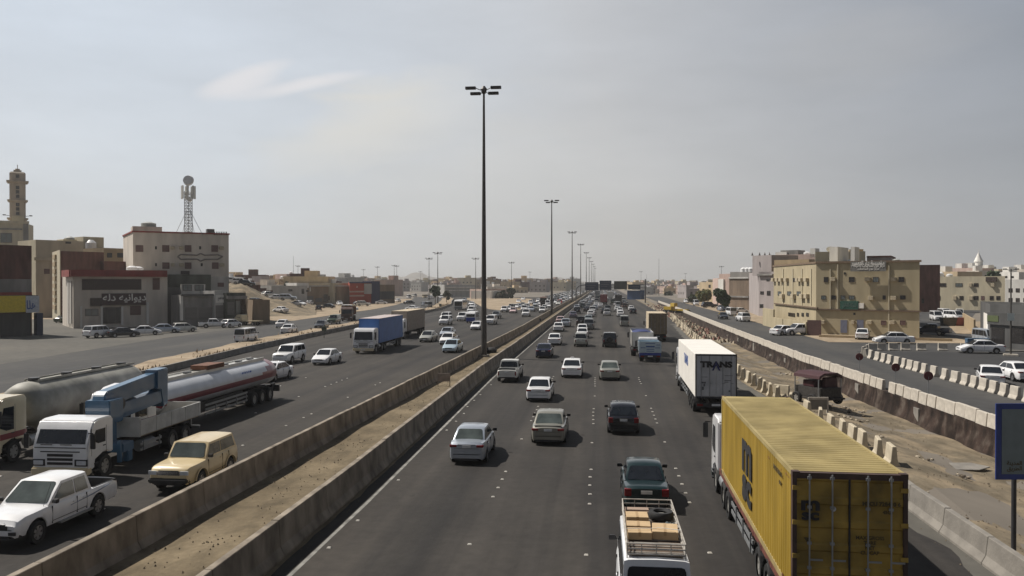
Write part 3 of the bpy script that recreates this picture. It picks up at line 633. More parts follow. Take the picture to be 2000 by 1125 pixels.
put('sedan', 1061, 700, 'navy', 'black sedan with tinted glass ahead of the off white pickup', group=GR)
put('sedan', 1082, 675, 'white', 'white sedan directly ahead of the black sedan in the first lane', group=GR)
put('suv', 1134, 678, 'silverwarm', 'grey crossover close behind two white sedans', group=GR, sc=.93)
spare = Node('spare_wheel', None, (0, -2.52, 1.02), kids=[])
sw = MB(); sw.cyl((0, -2.62, 1.02), (0, -2.42, 1.02), .36, n=20); sw = Node('spare_wheel', sw.mesh('spare_wheel', BLACK, smooth=30, bevel=.03))
put('suv', 1191, 679, 'dark', 'black off road car with spare wheel on its tailgate and beige roof', node=extra(K['suv'], sw), group=GR)
for d in [('sedan', 1137, 661, 'white', 'white sedan hidden by the grey crossover behind it'), ('sedan', 1137, 652, 'white', 'white sedan in front of another white sedan in the second lane'),
          ('sedan', 1090, 648, 'white', 'white sedan just left of a silver saloon along the median'), ('bigsedan', 1104, 639, 'silver', 'silver saloon beside the wall ahead of three white sedans'),
          ('sedan', 1094, 633, 'pink', 'pale pink sedan hugging the median wall'), ('suv', 1150, 644, 'grey', 'dark grey crossover half hidden behind a white sedan'),
          ('pickup', 1134, 636, 'dark', 'black pickup in the second lane beyond the white sedans'), ('sedan', 1149, 630, 'palegreen', 'pale silver green sedan right of the black pickup'),
          ('sedan', 1153.6, 619, 'white', 'white sedan right of the dark pickup further ahead'), ('sedan', 1119, 621, 'plum', 'plum grey sedan near the median wall'),
          ('suv', 1127, 613, 'dark', 'black off road car along the wall ahead of the plum sedan'), ('sedan', 1126, 605, 'silver', 'small silver sedan by the median, seen past the black off road car'),
          ('suv', 1138, 603.5, 'green', 'dark green off road car in the distance'), ('sedan', 1149, 602, 'grey', 'dark grey sedan in the distance right of the green off road car'),
          ('sedan', 1180, 613, 'dark', 'black sedan alone in the middle lane'), ('suv', 1187, 609, 'grey', 'charcoal crossover just ahead of the lone black sedan'),
          ('sedan', 1212, 619, 'white', 'white sedan behind another in the fourth lane'), ('sedan', 1206, 608.5, 'white', 'white sedan ahead of another in the fourth lane'),
          ('pickup', 1220, 603, 'brown', 'brown pickup beyond the fourth lane sedans'), ('hatch', 1237, 613.5, 'dark', 'low black hatchback near the beige box truck'),
          ('van', 1220, 638, 'silverwarm', 'old grey van left of the blue covered truck'), ('sedan', 1173, 601, 'white', 'small white car in the distance near the red truck'),
          ('sedan', 1137, 594, 'palegreen', 'pale green sedan far along the median'), ('sedan', 1153, 594, 'silver', 'silver sedan far ahead'), ('sedan', 1159, 589, 'white', 'white sedan far ahead between darker cars'),
          ('suv', 1166, 586, 'dark', 'black car far ahead left of the red truck'), ('van', 1197, 594, 'oldgreen', 'dark green van right of the red truck'), ('sedan', 1150, 586, 'silver', 'silver car far off by the median'),
          ('sedan', 1190, 586, 'white', 'white car far ahead under the gantry'), ('sedan', 1201, 583, 'white', 'white car far ahead right of the gantry centre'), ('sedan', 1157, 580, 'grey', 'grey car beyond the gantry on the median side'),
          ('sedan', 1176, 580, 'white', 'white car beyond the gantry in the middle lanes'), ('suv', 1212, 590, 'brown', 'dark brown car near the dark box truck'), ('sedan', 1145, 609, 'dark', 'black sedan squeezed between two silver cars')]:
    k, x, y, c, l = d; put(k, x, y, c, l, group=GR)
# left carriageway, driving towards the camera
DEC = mat('decal_blue_grey', (.20, .24, .32), .4); hk = []
for s in (-1, 1):
    k = MB(); k.prism([(-2.0, .98), (-1.0, .86), (.2, .80), (.2, .82), (-1.0, .90), (-2.0, 1.0)], s * .893, s * .904, 'x'); hk.append(Node('side_decal', k.mesh('side_decal', DEC)))
    k = MB(); k.box(min(s * .80, s * .95), max(s * .80, s * .95), -.95, .75, .36, .42); hk.append(Node('side_step', k.mesh('side_step', STEEL)))
    k = MB(); k.box(min(s * .55, s * .78), max(s * .55, s * .78), 2.62, 2.665, .52, .62); hk.append(Node('fog_lamp', k.mesh('fog_lamp', DARKP)))
k = MB(); k.box(-.5, .5, 2.56, 2.64, .66, .80); hk.append(Node('grille', k.mesh('grille', DARKP))); k = MB(); k.cyl((-.75, 1.35, 1.08), (-.8, 1.05, 1.75), .008, n=4); hk.append(Node('aerial', k.mesh('aerial', DARKP)))
k = MB(); k.box(-.85, .85, .62, .72, 1.70, 1.72) if False else k.box(-.03, .03, .2, .3, 1.70, 1.73); hk.append(Node('roof_button', k.mesh('roof_button', DARKP)))
k = MB(); k.box(-.82, .82, 2.2, 2.40, .48, .68); K['jeep'].add(Node('bull_bar', k.mesh('bull_bar', DARKP, bevel=.05)))
for s in (-1, 1):
    for yw in (1.3, -1.3): k = MB(); pts = [(yw + .50 * math.cos(R(a)), .39 + .50 * math.sin(R(a))) for a in range(10, 171, 16)]; k.loft([[(s * .84, a, b), (s * .955, a, b), (s * .955, yw + (a - yw) * 1.12, .39 + (b - .39) * 1.12)] for a, b in pts], cap=False); K['jeep'].add(Node('wheel_arch', k.mesh('wheel_arch', P['beige'])))
put('pickup', 0, 0, 'white', 'clean white double cab pickup at the bottom corner of the photo', node=extra(K['pickup'], *hk), rz=PI, at=(-18.62, 25.55), group=GL, glass=GLASSP)
put('jeep', 0, 0, 'beige', 'beige boxy off road car beside the tan median wall', rz=PI, at=(-16.75, 32.0), node=None, glass=GLASSP, group=GL, sc=.97, lo=False)
for d in [('suv', 546, 712, 'white', 'white off road car behind the red striped fuel tanker'), ('sedan', 622, 714, 'white', 'white sedan with smiling front ahead of the blue container truck'),
          ('bigsedan', 508, 748, 'white', 'white sedan half hidden by the tail of the fuel tanker'),
          ('sedan', 829, 669, 'silverwarm', 'silver sedan right of the blue container truck'), ('sedan', 876, 690, 'lightblue', 'pale blue sedan nearest the tall lamp post'), ('sedan', 869, 674, 'white', 'white sedan right behind the pale blue sedan'),
          ('sedan', 868, 660, 'silver', 'silver sedan at the back of three in a row'), ('suv', 865, 635.5, 'white', 'white crossover leading a second one in the left lane'), ('suv', 866, 627, 'white', 'white crossover tucked behind the leading one'),
          ('suv', 899, 627.5, 'white', 'white off road car left of the blue fronted minibus'), ('sedan', 927, 645, 'white', 'white sports sedan passing left of the tall lamp post'), ('suv', 955, 634.5, 'white', 'white crossover just right of the tall lamp post'),
          ('pickup', 966, 623, 'grey', 'grey pickup behind the crossover by the lamp post'), ('sedan', 1001, 612, 'pink', 'pinkish beige sedan beside the sand island'), ('suv', 1026, 619, 'white', 'white off road car near the median with dark lower bumper'),
          ('suv', 1023, 609, 'white', 'white off road car following another near the median'), ('hatch', 1037, 609, 'silver', 'silver hatchback beside the white off road cars'), ('sedan', 1050, 602, 'white', 'white sedan left of the dark bus'),
          ('sedan', 1063, 605, 'white', 'white sedan in front of the dark bus'), ('sedan', 1072, 601, 'white', 'white sedan close to the median behind another'), ('sedan', 1086, 593.5, 'white', 'white car beside the bright red car'),
          ('suv', 1093, 595, 'red', 'bright red car near the median wall'), ('sedan', 1101, 588, 'white', 'white car beyond the red car'), ('sedan', 1107, 587, 'silver', 'silver car beyond the red car'), ('sedan', 1115, 582, 'white', 'white car far off under the gantry arm'),
          ('sedan', 1122, 580, 'silver', 'silver car far off beyond the gantry arm'), ('sedan', 1040, 592, 'grey', 'dark car alone on the far edge of the road'), ('sedan', 1021, 587, 'white', 'white car beside the far edge of the sand island'),
          ('sedan', 1012, 592, 'white', 'white car passing the far tip of the sand island'), ('sedan', 1079, 588, 'white', 'white car in the far queue left of the red car'), ('sedan', 1072, 583, 'palegreen', 'pale car in the far queue'),
          ('suv', 918, 612, 'white', 'white crossover third in the branch road queue'), ('sedan', 921, 603, 'white', 'white sedan second in the branch road queue'), ('sedan', 919, 597, 'white', 'white sedan first in the branch road queue'),
          ('sedan', 905, 589, 'silver', 'silver car right of the white bus')]:
    k, x, y, c, l = d; put(k, x, y, c, l, rz=PI if x > 980 else PI - .04, group=GL, lo=(y < 655))
# service road and apron
put('van', 473, 671, 'white', 'white panel van driving on the service road', rz=.02, group='cars on the service road', lo=False, at=tuple(G(481, 668)[:2]))
for k, x, y, c, l, a in [('sedan', 557, 652, 'white', 'white sedan behind another pale car on the service road', .1), ('sedan', 546, 641, 'white', 'white car further along the service road', .1), ('sedan', 622, 643, 'dark', 'black sedan ahead of the green off road car on the service road', PI + .1),
                      ('suv', 647, 634, 'oldgreen', 'dark green off road car on the service road', PI + .1)]:
    put(k, x, y, c, l, a, group='cars on the service road', lo=False)
for k, x, y, c, l, a in [('suv', 185, 660, 'white', 'small white off road car parked in front of the restaurant', -.25), ('sedan', 231, 659, 'dark', 'black sedan parked in front of the restaurant', -.75), ('sedan', 276, 655, 'white', 'white sedan parked beside the black sedan', -1.0),
                      ('bigsedan', 314, 651, 'silver', 'silver saloon parked at the restaurant corner', -1.0), ('hatch', 351, 649, 'offwhite', 'beige hatchback parked by the dark gap', -.7), ('pickup', 412, 641, 'white', 'white pickup parked under the grey shops', -1.2),
                      ('hatch', 446, 640, 'white', 'white hatchback parked beside the white pickup', -.3), ('sedan', 118, 630, 'oldgreen', 'old green car in the alley shadow', 0.0), ('van', 76, 604, 'cream', 'pale van deep in the alley', 0.0),
                      ('suv', 562, 590, 'silver', 'silver blue off road car parked on the sand lot', -1.4), ('sedan', 541, 588, 'white', 'white sedan parked left of the silver off road car', -1.2), ('sedan', 583, 601, 'white', 'white sedan parked alone on the sand lot slope', -1.9),
                      ('hatch', 663, 592, 'white', 'white hatchback parked in front of the brown shed row', -2.6), ('wagon', 680, 608, 'white', 'white station wagon parked beside the dump truck', -1.5), ('wagon', 708, 598, 'offwhite', 'old pale station wagon behind the dump truck', -1.4),
                      ('sedan', 745, 590, 'white', 'pale sedan by the blue end of the orange shop', -1.4), ('van', 835, 601, 'grey', 'grey van on the branching service road', .5), ('sedan', 827, 598, 'silver', 'silver car on the branching service road', .4)]:
    z = 0
    if x > 500 and x < 760: z = .1
    p = G(x, y, z); fwd = Vector((-math.sin(a), math.cos(a), 0)); p = p + Vector((0, 1.2, 0))
    if x in (562, 541, 583): p = G(x, 552, d=228); z = rise_z(p.x, p.y)
    if 640 < x < 770 and y <= 592: p = G(x, 552, d=292 if x < 700 else 308)
    put(k, 0, 0, c, l, a, group=GP, z=z, at=(p.x, p.y), lo=p.y > 135)
for i, (x, y, c) in enumerate([(455, 553, 'white'), (470, 551, 'white'), (482, 552, 'dark')]):
    p = G(x, y + 2, 0, d=236); put('suv', 0, 0, c, ['white off road car on the raised lot behind the grey shops', 'white car in the middle of the raised lot behind the grey shops', 'dark car on the raised lot behind the grey shops'][i], rz=-1.3, at=(p.x, p.y), z=rise_z(p.x, p.y), group='cars on the raised lot', lo=True)
# frontage road
for k, x, y, c, l, a in [('bigsedan', 1750, 672, 'white', 'white sedan parked side on before the yellow building', 1.52), ('sedan', 1683, 664, 'white', 'white sedan seen from behind at the yellow building', -.35), ('sedan', 1533, 655, 'white', 'white sedan behind the parked pickup at the low wall', -.9),
                      ('sedan', 1922, 691, 'white', 'white sedan side on below the small lamp post', 1.5), ('van', 1944, 676, 'silver', 'silver van parked in the dark garage opening', PI), ('sedan', 1939, 757, 'white', 'white sedan driving alone beside the spaced white blocks', -.35),
                      ('suv', 1458, 629, 'white', 'white off road car at the end of the parked row', .12), ('sedan', 1415, 624, 'dark', 'black sedan driving on the frontage road', PI), ('van', 1433, 617, 'white', 'white van in the parked row', .1), ('sedan', 1419, 608, 'silver', 'long silver saloon parked askew in the row', -1.1),
                      ('sedan', 1447, 612, 'offwhite', 'off white car parked near the tan low wall', -1.1), ('sedan', 1404, 606, 'grey', 'grey car parked under the dark green tree', -.6), ('suv', 1386, 601, 'dark', 'dark car parked before the yellowish tree', -1.3), ('van', 1361, 597, 'white', 'white van far along the frontage road', PI),
                      ('sedan', 1341, 592, 'white', 'white car farther along the frontage road', PI), ('sedan', 2012, 748, 'white', 'white car cut by the right edge of the photo', 0)]:
    at = None
    if abs(math.cos(a)) < .75: q = G(x, y, FZ); at = (q.x, q.y + .9)
    put(k, x, y, c, l, a, group=GF, z=FZ, at=at, lo=y < 650)
for x, y, c, l in [(1828, 623, 'white', 'white van in the huddle behind the side street'), (1844, 617, 'white', 'white van second in the huddle behind the side street'), (1862, 622, 'white', 'white car before the huddle of vans'), (1874, 618, 'offwhite', 'cream minibus at the side street huddle')]:
    q = G(x, y, FZ + .3); put('van' if 'van' in l or 'minibus' in l else 'sedan', 0, 0, c, l, rz=PI + random.uniform(-.5, .3), at=(q.x, q.y), z=FZ, group='vans parked behind the side street', lo=True)

rt = random.Random(5)
def traffic(lanes, y0, y1, n, rz, lab, grp, pl):
    k = 0; tries = 0
    while k < n and tries < 4000:
        tries += 1; x = rt.choice(lanes); y = y0 + (y1 - y0) * rt.random() ** 1.15; x += lerp_poly(pl, y) - lerp_poly(pl, 60) + rt.uniform(-.3, .3)
        if any(abs(x - a) < 2.6 and abs(y - b) < 7.5 for a, b in PLACED): continue
        c = rt.choice(['white'] * 6 + ['silver', 'silver', 'grey', 'dark', 'silverwarm', 'offwhite', 'tan']); kd = rt.choice(['sedan', 'sedan', 'suv', 'bigsedan', 'van', 'hatch', 'pickup'])
        put(kd, 0, 0, c, lab, rz=rz, group=grp, at=(x, y), lo=True); k += 1
traffic([-7, -2.2, 1.5, 5.2, 8.6], 205, 760, 100, 0, 'one of the small far cars filling the right carriageway near the gantry', 'far cars on the right carriageway', MR)
traffic([-16.5, -20.2, -23.9, -27.6], 215, 700, 80, PI, 'one of the small far cars filling the oncoming carriageway', 'far cars on the left carriageway', ML)
for x, y, k, c, l in [(800, 583, 'van', 'white', 'white van at the far bend of the service road'), (812, 580, 'suv', 'offwhite', 'pale car at the far bend behind a white van'), (826, 582, 'van', 'cream', 'cream van before the round green tree'), (838, 584, 'suv', 'white', 'white car left of the round green tree'), (780, 590, 'sedan', 'white', 'white car right of the brown workshop'),
                      (868, 583, 'van', 'white', 'white van under the small dark tree'), (878, 581, 'suv', 'dark', 'dark car beside the white van under the tree'), (790, 594, 'sedan', 'dark', 'dark car near the brown workshop corner'), (806, 606, 'sedan', 'white', 'white sedan on the sand before the workshop')]:
    put(k, x, y, c, l, rz=rt.uniform(-1.6, 1.6), group='cars round the far bend', lo=True)
for i, (px, d) in enumerate([(500, 212), (548, 206), (622, 236), (640, 262), (700, 292), (606, 290), (524, 232)]):
    p = G(px, 552, d=d); put(rt.choice(['sedan', 'suv', 'hatch', 'bigsedan']), 0, 0, rt.choice(['white', 'white', 'silver', 'offwhite', 'dark', 'grey']), 'one of the cars left scattered over the sandy lot below the shed row', rz=rt.uniform(-2, 2), group='cars scattered over the sandy lot', at=(p.x, p.y), z=max(0, rise_z(p.x, p.y)), lo=True)
# ================================================================ LETTERING
_AR = {c: (b, n) for c, b, n in [('ا', 0xFE8D, 2), ('ب', 0xFE8F, 4), ('ة', 0xFE93, 2), ('ت', 0xFE95, 4), ('ث', 0xFE99, 4), ('ج', 0xFE9D, 4), ('ح', 0xFEA1, 4), ('خ', 0xFEA5, 4), ('د', 0xFEA9, 2), ('ر', 0xFEAD, 2), ('ز', 0xFEAF, 2), ('س', 0xFEB1, 4),
    ('ش', 0xFEB5, 4), ('ص', 0xFEB9, 4), ('ط', 0xFEC1, 4), ('ع', 0xFEC9, 4), ('ف', 0xFED1, 4), ('ق', 0xFED5, 4), ('ك', 0xFED9, 4), ('ل', 0xFEDD, 4), ('م', 0xFEE1, 4), ('ن', 0xFEE5, 4), ('ه', 0xFEE9, 4), ('و', 0xFEED, 2), ('ي', 0xFEF1, 4), ('ؤ', 0xFE85, 2)]}
def shape(t):
    if not any(c in _AR for c in t): return t
    out = ''
    for i, c in enumerate(t):
        if c not in _AR: out += c; continue
        b, n = _AR[c]; pj = i > 0 and t[i - 1] in _AR and _AR[t[i - 1]][1] == 4; nj = n == 4 and i + 1 < len(t) and t[i + 1] in _AR
        out += chr(b + (3 if pj and nj else 2 if nj else 1 if pj else 0))
    return out[::-1]
def letters(body, size, m, name='lettering', ext=.004, bold=0.0, width=1.0, fit=None, fith=None):
    body = shape(body)
    c = bpy.data.curves.new('lettering', 'FONT'); c.body = body; c.size = size; c.extrude = ext; c.offset = bold; c.align_x = 'CENTER'; c.align_y = 'CENTER'; c.resolution_u = 3
    o = bpy.data.objects.new('lettering', c); COL.objects.link(o); dg = bpy.context.evaluated_depsgraph_get(); me = bpy.data.meshes.new_from_object(o.evaluated_get(dg))
    bpy.data.objects.remove(o); bpy.data.curves.remove(c)
    if fit:
        xs = [v.co.x for v in me.vertices]; width = fit / (max(xs) - min(xs)); mid = (max(xs) + min(xs)) / 2
        ys_ = [v.co.y for v in me.vertices]; my = (max(ys_) + min(ys_)) / 2; hs = fith / (max(ys_) - min(ys_)) if fith else 1
        for v in me.vertices: v.co.x -= mid; v.co.y = (v.co.y - my) * hs
    for v in me.vertices: v.co = (v.co.x * width, v.co.z * -1, v.co.y)       # stands upright, reads from -y
    me.materials.clear(); me.materials.append(m); me.name = name; return me
INK = mat('black_lettering', (.02, .02, .022), .6); WINK = mat('white_lettering', (.70, .68, .64), .6); BINK = mat('blue_lettering', (.03, .08, .28), .6); DINK = mat('faded_lettering', (.075, .055, .02), .7)

# ================================================================ TRUCKS
def cab(root, x, yf, wd, hgt, m, m2=None, bumper=None, length=2.15, s=1, roofz=None, stripe=None, wr=.5, band=None):
    """cab-over cab, front at y = yf looking towards +y"""
    z1 = hgt; w = wd / 2; yr = yf - length; wy = yf - 1.25
    arch = [(wy + (wr + .12) * math.cos(R(a)), wr + (wr + .12) * math.sin(R(a))) for a in range(20, 161, 20)]
    poly = [(yf - .02, .55), (yf, .9), (yf - .03, 1.55), (yf - .30, z1 - .30), (yf - .48, z1 - .06), (yf - .75, z1), (yr + .15, z1), (yr, z1 - .15), (yr, 1.0)] + [(max(yr, a), b) for a, b in arch[::-1] if b > .9] + [(yf - .55, .9), (yf - .50, .55)]
    mb = MB(); mb.prism(poly, -w, w, 'x'); root.add(Node('cab', mb.mesh('cab', m, smooth=35, bevel=.05)))
    def fy(z): return yf - .03 - .27 * (z - 1.55) / (z1 - .30 - 1.55)
    mb = MB(); a, b = 1.62, z1 - .36
    mb.loft([[(-w + .12, fy(a) + .02, a), (-w + .16, fy(b) + .02, b), (w - .16, fy(b) + .02, b), (w - .12, fy(a) + .02, a)], [(-w + .12, fy(a) - .05, a), (-w + .16, fy(b) - .05, b), (w - .16, fy(b) - .05, b), (w - .12, fy(a) - .05, a)]], closed=True)
    ws = Node('windshield', mb.mesh('windshield', GLASS, bevel=.02))
    mb = MB()
    for k in (-.5, .35): mb.box(k, k + .5, fy(a) + .025, fy(a) + .05, a - .03, a, M=Matrix.Rotation(-.0, 4, 'X'))
    ws.add(Node('wiper', mb.mesh('wiper', DARKP))); root.add(ws)
    for sx in (-1, 1):
        mb = MB(); py = [(yf - .32, 1.72), (yf - .58, z1 - .45), (yf - 1.25, z1 - .45), (yf - 1.25, 1.55), (yf - .75, 1.55)]
        mb.prism(py, sx * (w - .05), sx * (w + .012), 'x'); root.add(Node('side_window', mb.mesh('side_window', GLASS)))
        mb = MB(); 
        for yy, za in ((yf - 1.33, .95), (yf - .28, 1.0)): mb.box(sx * (w - .02), sx * (w + .004), yy - .01, yy + .01, za + .1, z1 - .35)
        mb.box(sx * (w - .02), sx * (w + .03), yf - 1.25, yf - 1.08, 1.38, 1.42); root.add(Node('door', mb.mesh('door', DARKP)))
        mb = MB(); mb.box(sx * (w + .02), sx * (w + .28), yf + .0, yf + .04, z1 - .5, z1 - .46); mb.box(sx * (w + .14), sx * (w + .34), yf - .04, yf + .06, z1 - 1.12, z1 - .5); root.add(Node('wing_mirror', mb.mesh('wing_mirror', DARKP, bevel=.02)))
        mb = MB(); mb.box(sx * (w - .48), sx * (w - .06), yf - .05, yf + .03, .78, .96); root.add(Node('headlight', mb.mesh('headlight', CLEARL, bevel=.015)))
        mb = MB(); mb.box(sx * (w - .56), sx * (w - .03), yf - .06, yf + .012, .73, 1.01); root.add(Node('headlight_surround', mb.mesh('headlight_surround', DARKP)))
        mb = MB(); mb.box(sx * (w - .02), sx * (w + .05), yf - .72, yf - .42, .42, .48); mb.box(sx * (w - .02), sx * (w + .04), yf - .7, yf - .45, .72, .78); root.add(Node('step', mb.mesh('step', DARKP)))
    mb = MB()
    for k in range(3): mb.box(-.55, .55, yf - .04, yf + .012, .78 + .17 * k, .89 + .17 * k)
    root.add(Node('grille', mb.mesh('grille', DARKP)))
    mb = MB(); mb.box(-w + .1, w - .1, yf - .05, yf + .006, 1.47, 1.50); mb.box(-.85, .85, yf - .05, yf + .008, 1.30, 1.34); root.add(Node('front_trim', mb.mesh('front_trim', DARKP)))
    mb = MB(); mb.box(-w - .01, w + .01, yf - .30, yf + .10, .36, .68); root.add(Node('bumper', mb.mesh('bumper', bumper or m, bevel=.05)))
    mb = MB(); mb.box(-.26, .26, yf + .08, yf + .115, .45, .57); root.add(Node('number_plate', mb.mesh('number_plate', PLATE)))
    if stripe:
        mb = MB(); mb.box(-w - .006, w + .006, yf - length + .02, yf - .35, 1.15, 1.42); root.add(Node('door_stripe', mb.mesh('door_stripe', stripe)))
def chassis(root, y0, y1, z=.95, m=None):
    mb = MB()
    for sx in (-1, 1): mb.box(sx * .38 - .05, sx * .38 + .05, y0, y1, z - .28, z)
    y = y0 + .1
    while y < y1: mb.box(-.35, .35, y, y + .08, z - .22, z - .05); y += 1.1
    root.add(Node('chassis', mb.mesh('chassis', m or CHASS)))
def tanks(root, y0, y1, sides=(-1, 1)):
    for sx in sides:
        mb = MB(); mb.cyl((sx * .95, y0, .72), (sx * .95, y1, .72), .27, n=14); root.add(Node('fuel_tank', mb.mesh('fuel_tank', STEEL, smooth=40)))
def axles(root, ys, r=.5, w=.52, xs=(-.98, .98), rim=RIMS):
    for y in ys:
        mb = MB(); mb.cyl((xs[0], y, r), (xs[1], y, r), .08, n=8); root.add(Node('axle', mb.mesh('axle', CHASS)))
    wheels(root, xs, ys, r, w, rim)
def guards(root, ys, r=.5, w=.56):
    for y in ys:
        for sx in (-1, 1):
            mb = MB(); pts = [(y + (r + .10) * math.cos(R(a)), r + (r + .10) * math.sin(R(a))) for a in range(20, 161, 20)]
            mb.loft([[(sx * .98 - w / 2, a, b), (sx * .98 + w / 2, a, b)] for a, b in pts], cap=False); root.add(Node('mudguard', mb.mesh('mudguard', DARKP)))
def siderails(root, y0, y1, x=1.18, zs=(.55, .80), m=None):
    for sx in (-1, 1):
        mb = MB()
        for z in zs: mb.box(sx * x - .02, sx * x + .02, y0, y1, z - .06, z + .06)
        k = y0 + .2
        while k < y1: mb.box(sx * x - .06, sx * x - .02, k, k + .06, zs[0] - .06, 1.0); k += 1.4
        root.add(Node('side_guard', mb.mesh('side_guard', m or STEEL)))
def rearlamps(root, y, z=.75, w=1.2):
    mb = MB(); mb.box(-w, w, y, y + .08, z - .16, z + .10); root.add(Node('rear_bumper', mb.mesh('rear_bumper', DARKP, bevel=.01)))
    for sx in (-1, 1):
        mb = MB(); mb.box(sx * (w - .40), sx * (w - .06), y - .03, y + .02, z - .08, z + .05); root.add(Node('taillight', mb.mesh('taillight', REDL)))
    mb = MB(); mb.box(-.26, .26, y - .02, y + .02, z - .07, z + .06); root.add(Node('number_plate', mb.mesh('number_plate', PLATE)))
def rack(root, name, m, bodym=None): pass
def boxbody(root, y0, y1, z0, z1, w, m, doorm, name='cargo_box', framem=None, bars=True):
    mb = MB(); mb.box(-w, w, y0, y1, z0, z1); bx = Node(name, mb.mesh(name, m, bevel=.03)); root.add(bx)
    for sx in (-1, 1):
        mb = MB(); mb.box(min(0.008 * sx, sx * (w - .09)), max(0.008 * sx, sx * (w - .09)), y0 - .035, y0 - .002, z0 + .10, z1 - .10); d = Node('rear_door', mb.mesh('rear_door', doorm, bevel=.01)); root.add(d)
        if bars:
            for f in (.32, .72):
                k = MB(); k.cyl((sx * w * f, y0 - .06, z0 + .06), (sx * w * f, y0 - .06, z1 - .08), .018, n=6); k.box(sx * w * f - .04, sx * w * f + .16, y0 - .07, y0 - .045, z0 + (z1 - z0) * .33, z0 + (z1 - z0) * .33 + .04); d.add(Node('lock_rod', k.mesh('lock_rod', STEEL)))
    mb = MB(); fm = framem or DSTEEL
    for sx in (-1, 1): mb.box(sx * (w - .05), sx * (w + .012), y0 - .045, y0 + .05, z0, z1 + .01)
    mb.box(-w, w, y0 - .042, y0 + .05, z1 - .09, z1 + .012); mb.box(-w, w, y0 - .042, y0 + .05, z0 - .02, z0 + .09); root.add(Node('rear_frame', mb.mesh('rear_frame', fm)))
    return bx
GT = 'lorries on the right carriageway'; GTL = 'lorries on the left carriageway'

# --- yellow container lorry (container is cargo, a thing of its own); local origin under the rear of the container
YEL = mat('container_yellow', (.31, .205, .027), .5, var=.16, scale=1.6, detail=9, stretch=(1, 1, .22), c2=(.335, .222, .034)); YELR = mat('container_roof_yellow', (.27, .212, .085), .7, var=.16, scale=.9, detail=9, c2=(.33, .262, .115))
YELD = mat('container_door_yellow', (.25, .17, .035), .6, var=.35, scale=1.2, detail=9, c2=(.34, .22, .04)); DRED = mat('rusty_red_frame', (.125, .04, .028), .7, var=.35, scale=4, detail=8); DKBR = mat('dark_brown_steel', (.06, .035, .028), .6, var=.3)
cx, cy, crz = 5.50, 18.55, R(-1.1)
root = Node('container_lorry'); cab(root, 0, 15.3, 2.45, 3.05, P['white'], bumper=P['green']); chassis(root, 9.2, 15.0, .95)
mb = MB()
for sx in (-1, 1): mb.box(sx * 1.05 - .08, sx * 1.05 + .16 * sx + .0, -.1, 12.9, 1.02, 1.20)
mb.box(-1.0, 1.0, -.1, 12.9, 1.04, 1.12)
k = 0.2
while k < 12.8: mb.box(-1.22, 1.22, k, k + .12, 1.0, 1.14); k += 1.25
root.add(Node('trailer_bed', mb.mesh('trailer_bed', DRED)))
mb = MB(); mb.box(-1.15, 1.15, 12.75, 12.87, 1.15, 2.75); root.add(Node('headboard', mb.mesh('headboard', DRED, bevel=.03)))
axles(root, [1.6, 2.95, 4.3, 10.4, 11.7]); axles(root, [14.05], w=.32, xs=(-1.06, 1.06)); guards(root, [1.6, 2.95, 4.3, 10.4]); siderails(root, 5.3, 9.6, 1.2, (.50, .78)); tanks(root, 12.2, 13.0); rearlamps(root, -.05, .78)
mb = MB(); mb.cyl((-.95, 13.0, 1.0), (-.95, 13.0, 2.9), .09, n=10); root.add(Node('exhaust_stack', mb.mesh('exhaust_stack', STEEL, smooth=40)))
inst(root, (cx, cy, 0), crz, 'long lorry with white cab and rusty red trailer carrying the yellow container', 'lorry', GT)
ct = Node('shipping_container'); w, z0, z1, L_ = 1.22, 1.21, 4.08, 12.19
def corr(n0, n1, step, dep, fn):
    """trapezoid corrugation profile between n0 and n1"""
    pts = []; y = n0
    while y < n1 - step * .99: pts += [(y, 0), (y + step * .30, 0), (y + step * .5, -dep), (y + step * .8, -dep)]; y += step
    return pts + [(n1, 0)]
cp = corr(.12, L_ - .12, .235, .036, None)
for sx in (-1, 1):
    mb = MB(); mb.loft([[(sx * (w - .012 + d), y, z0 + .14), (sx * (w - .012 + d), y, z1 - .1)] for y, d in cp], cap=False); ct.add(Node('side_wall', mb.mesh('side_wall', YEL)))
mb = MB(); mb.loft([[(-w + .05, y, z1 - .006 + d * 1.1), (w - .05, y, z1 - .006 + d * 1.1)] for y, d in cp], cap=False); ct.add(Node('roof', mb.mesh('roof', YELR)))
mb = MB(); mb.box(-w + .02, w - .02, L_ - .06, L_ - .01, z0, z1 - .02); ct.add(Node('front_wall', mb.mesh('front_wall', YEL)))
mb = MB()
for sx in (-1, 1):
    mb.box(sx * (w - .07), sx * w, .0, L_, z1 - .11, z1 - .0); mb.box(sx * (w - .05), sx * w, 0, L_, z0, z0 + .15)
    mb.box(sx * (w - .10), sx * (w + .003), L_ - .12, L_ + .003, z0, z1)
ct.add(Node('frame_rail', mb.mesh('frame_rail', YELR)))
mb = MB()
for sx in (-1, 1): mb.box(sx * (w - .09), sx * (w + .004), -.03, .13, z0 - .002, z1 - .01)
mb.box(-w + .09, w - .09, -.028, .1, z1 - .14, z1 - .012); mb.box(-w + .09, w - .09, -.028, .1, z0, z0 + .12); ct.add(Node('door_frame', mb.mesh('door_frame', DKBR)))
for sx in (-1, 1):
    for yy in (-.035, L_ - .14):
        for za, zb_ in ((z1 - .10, z1 + .012), (z0 - .01, z0 + .1)): mb = MB(); mb.box(sx * (w - .15), sx * (w + .008), yy, yy + .17, za, zb_); ct.add(Node('corner_casting', mb.mesh('corner_casting', DKBR)))
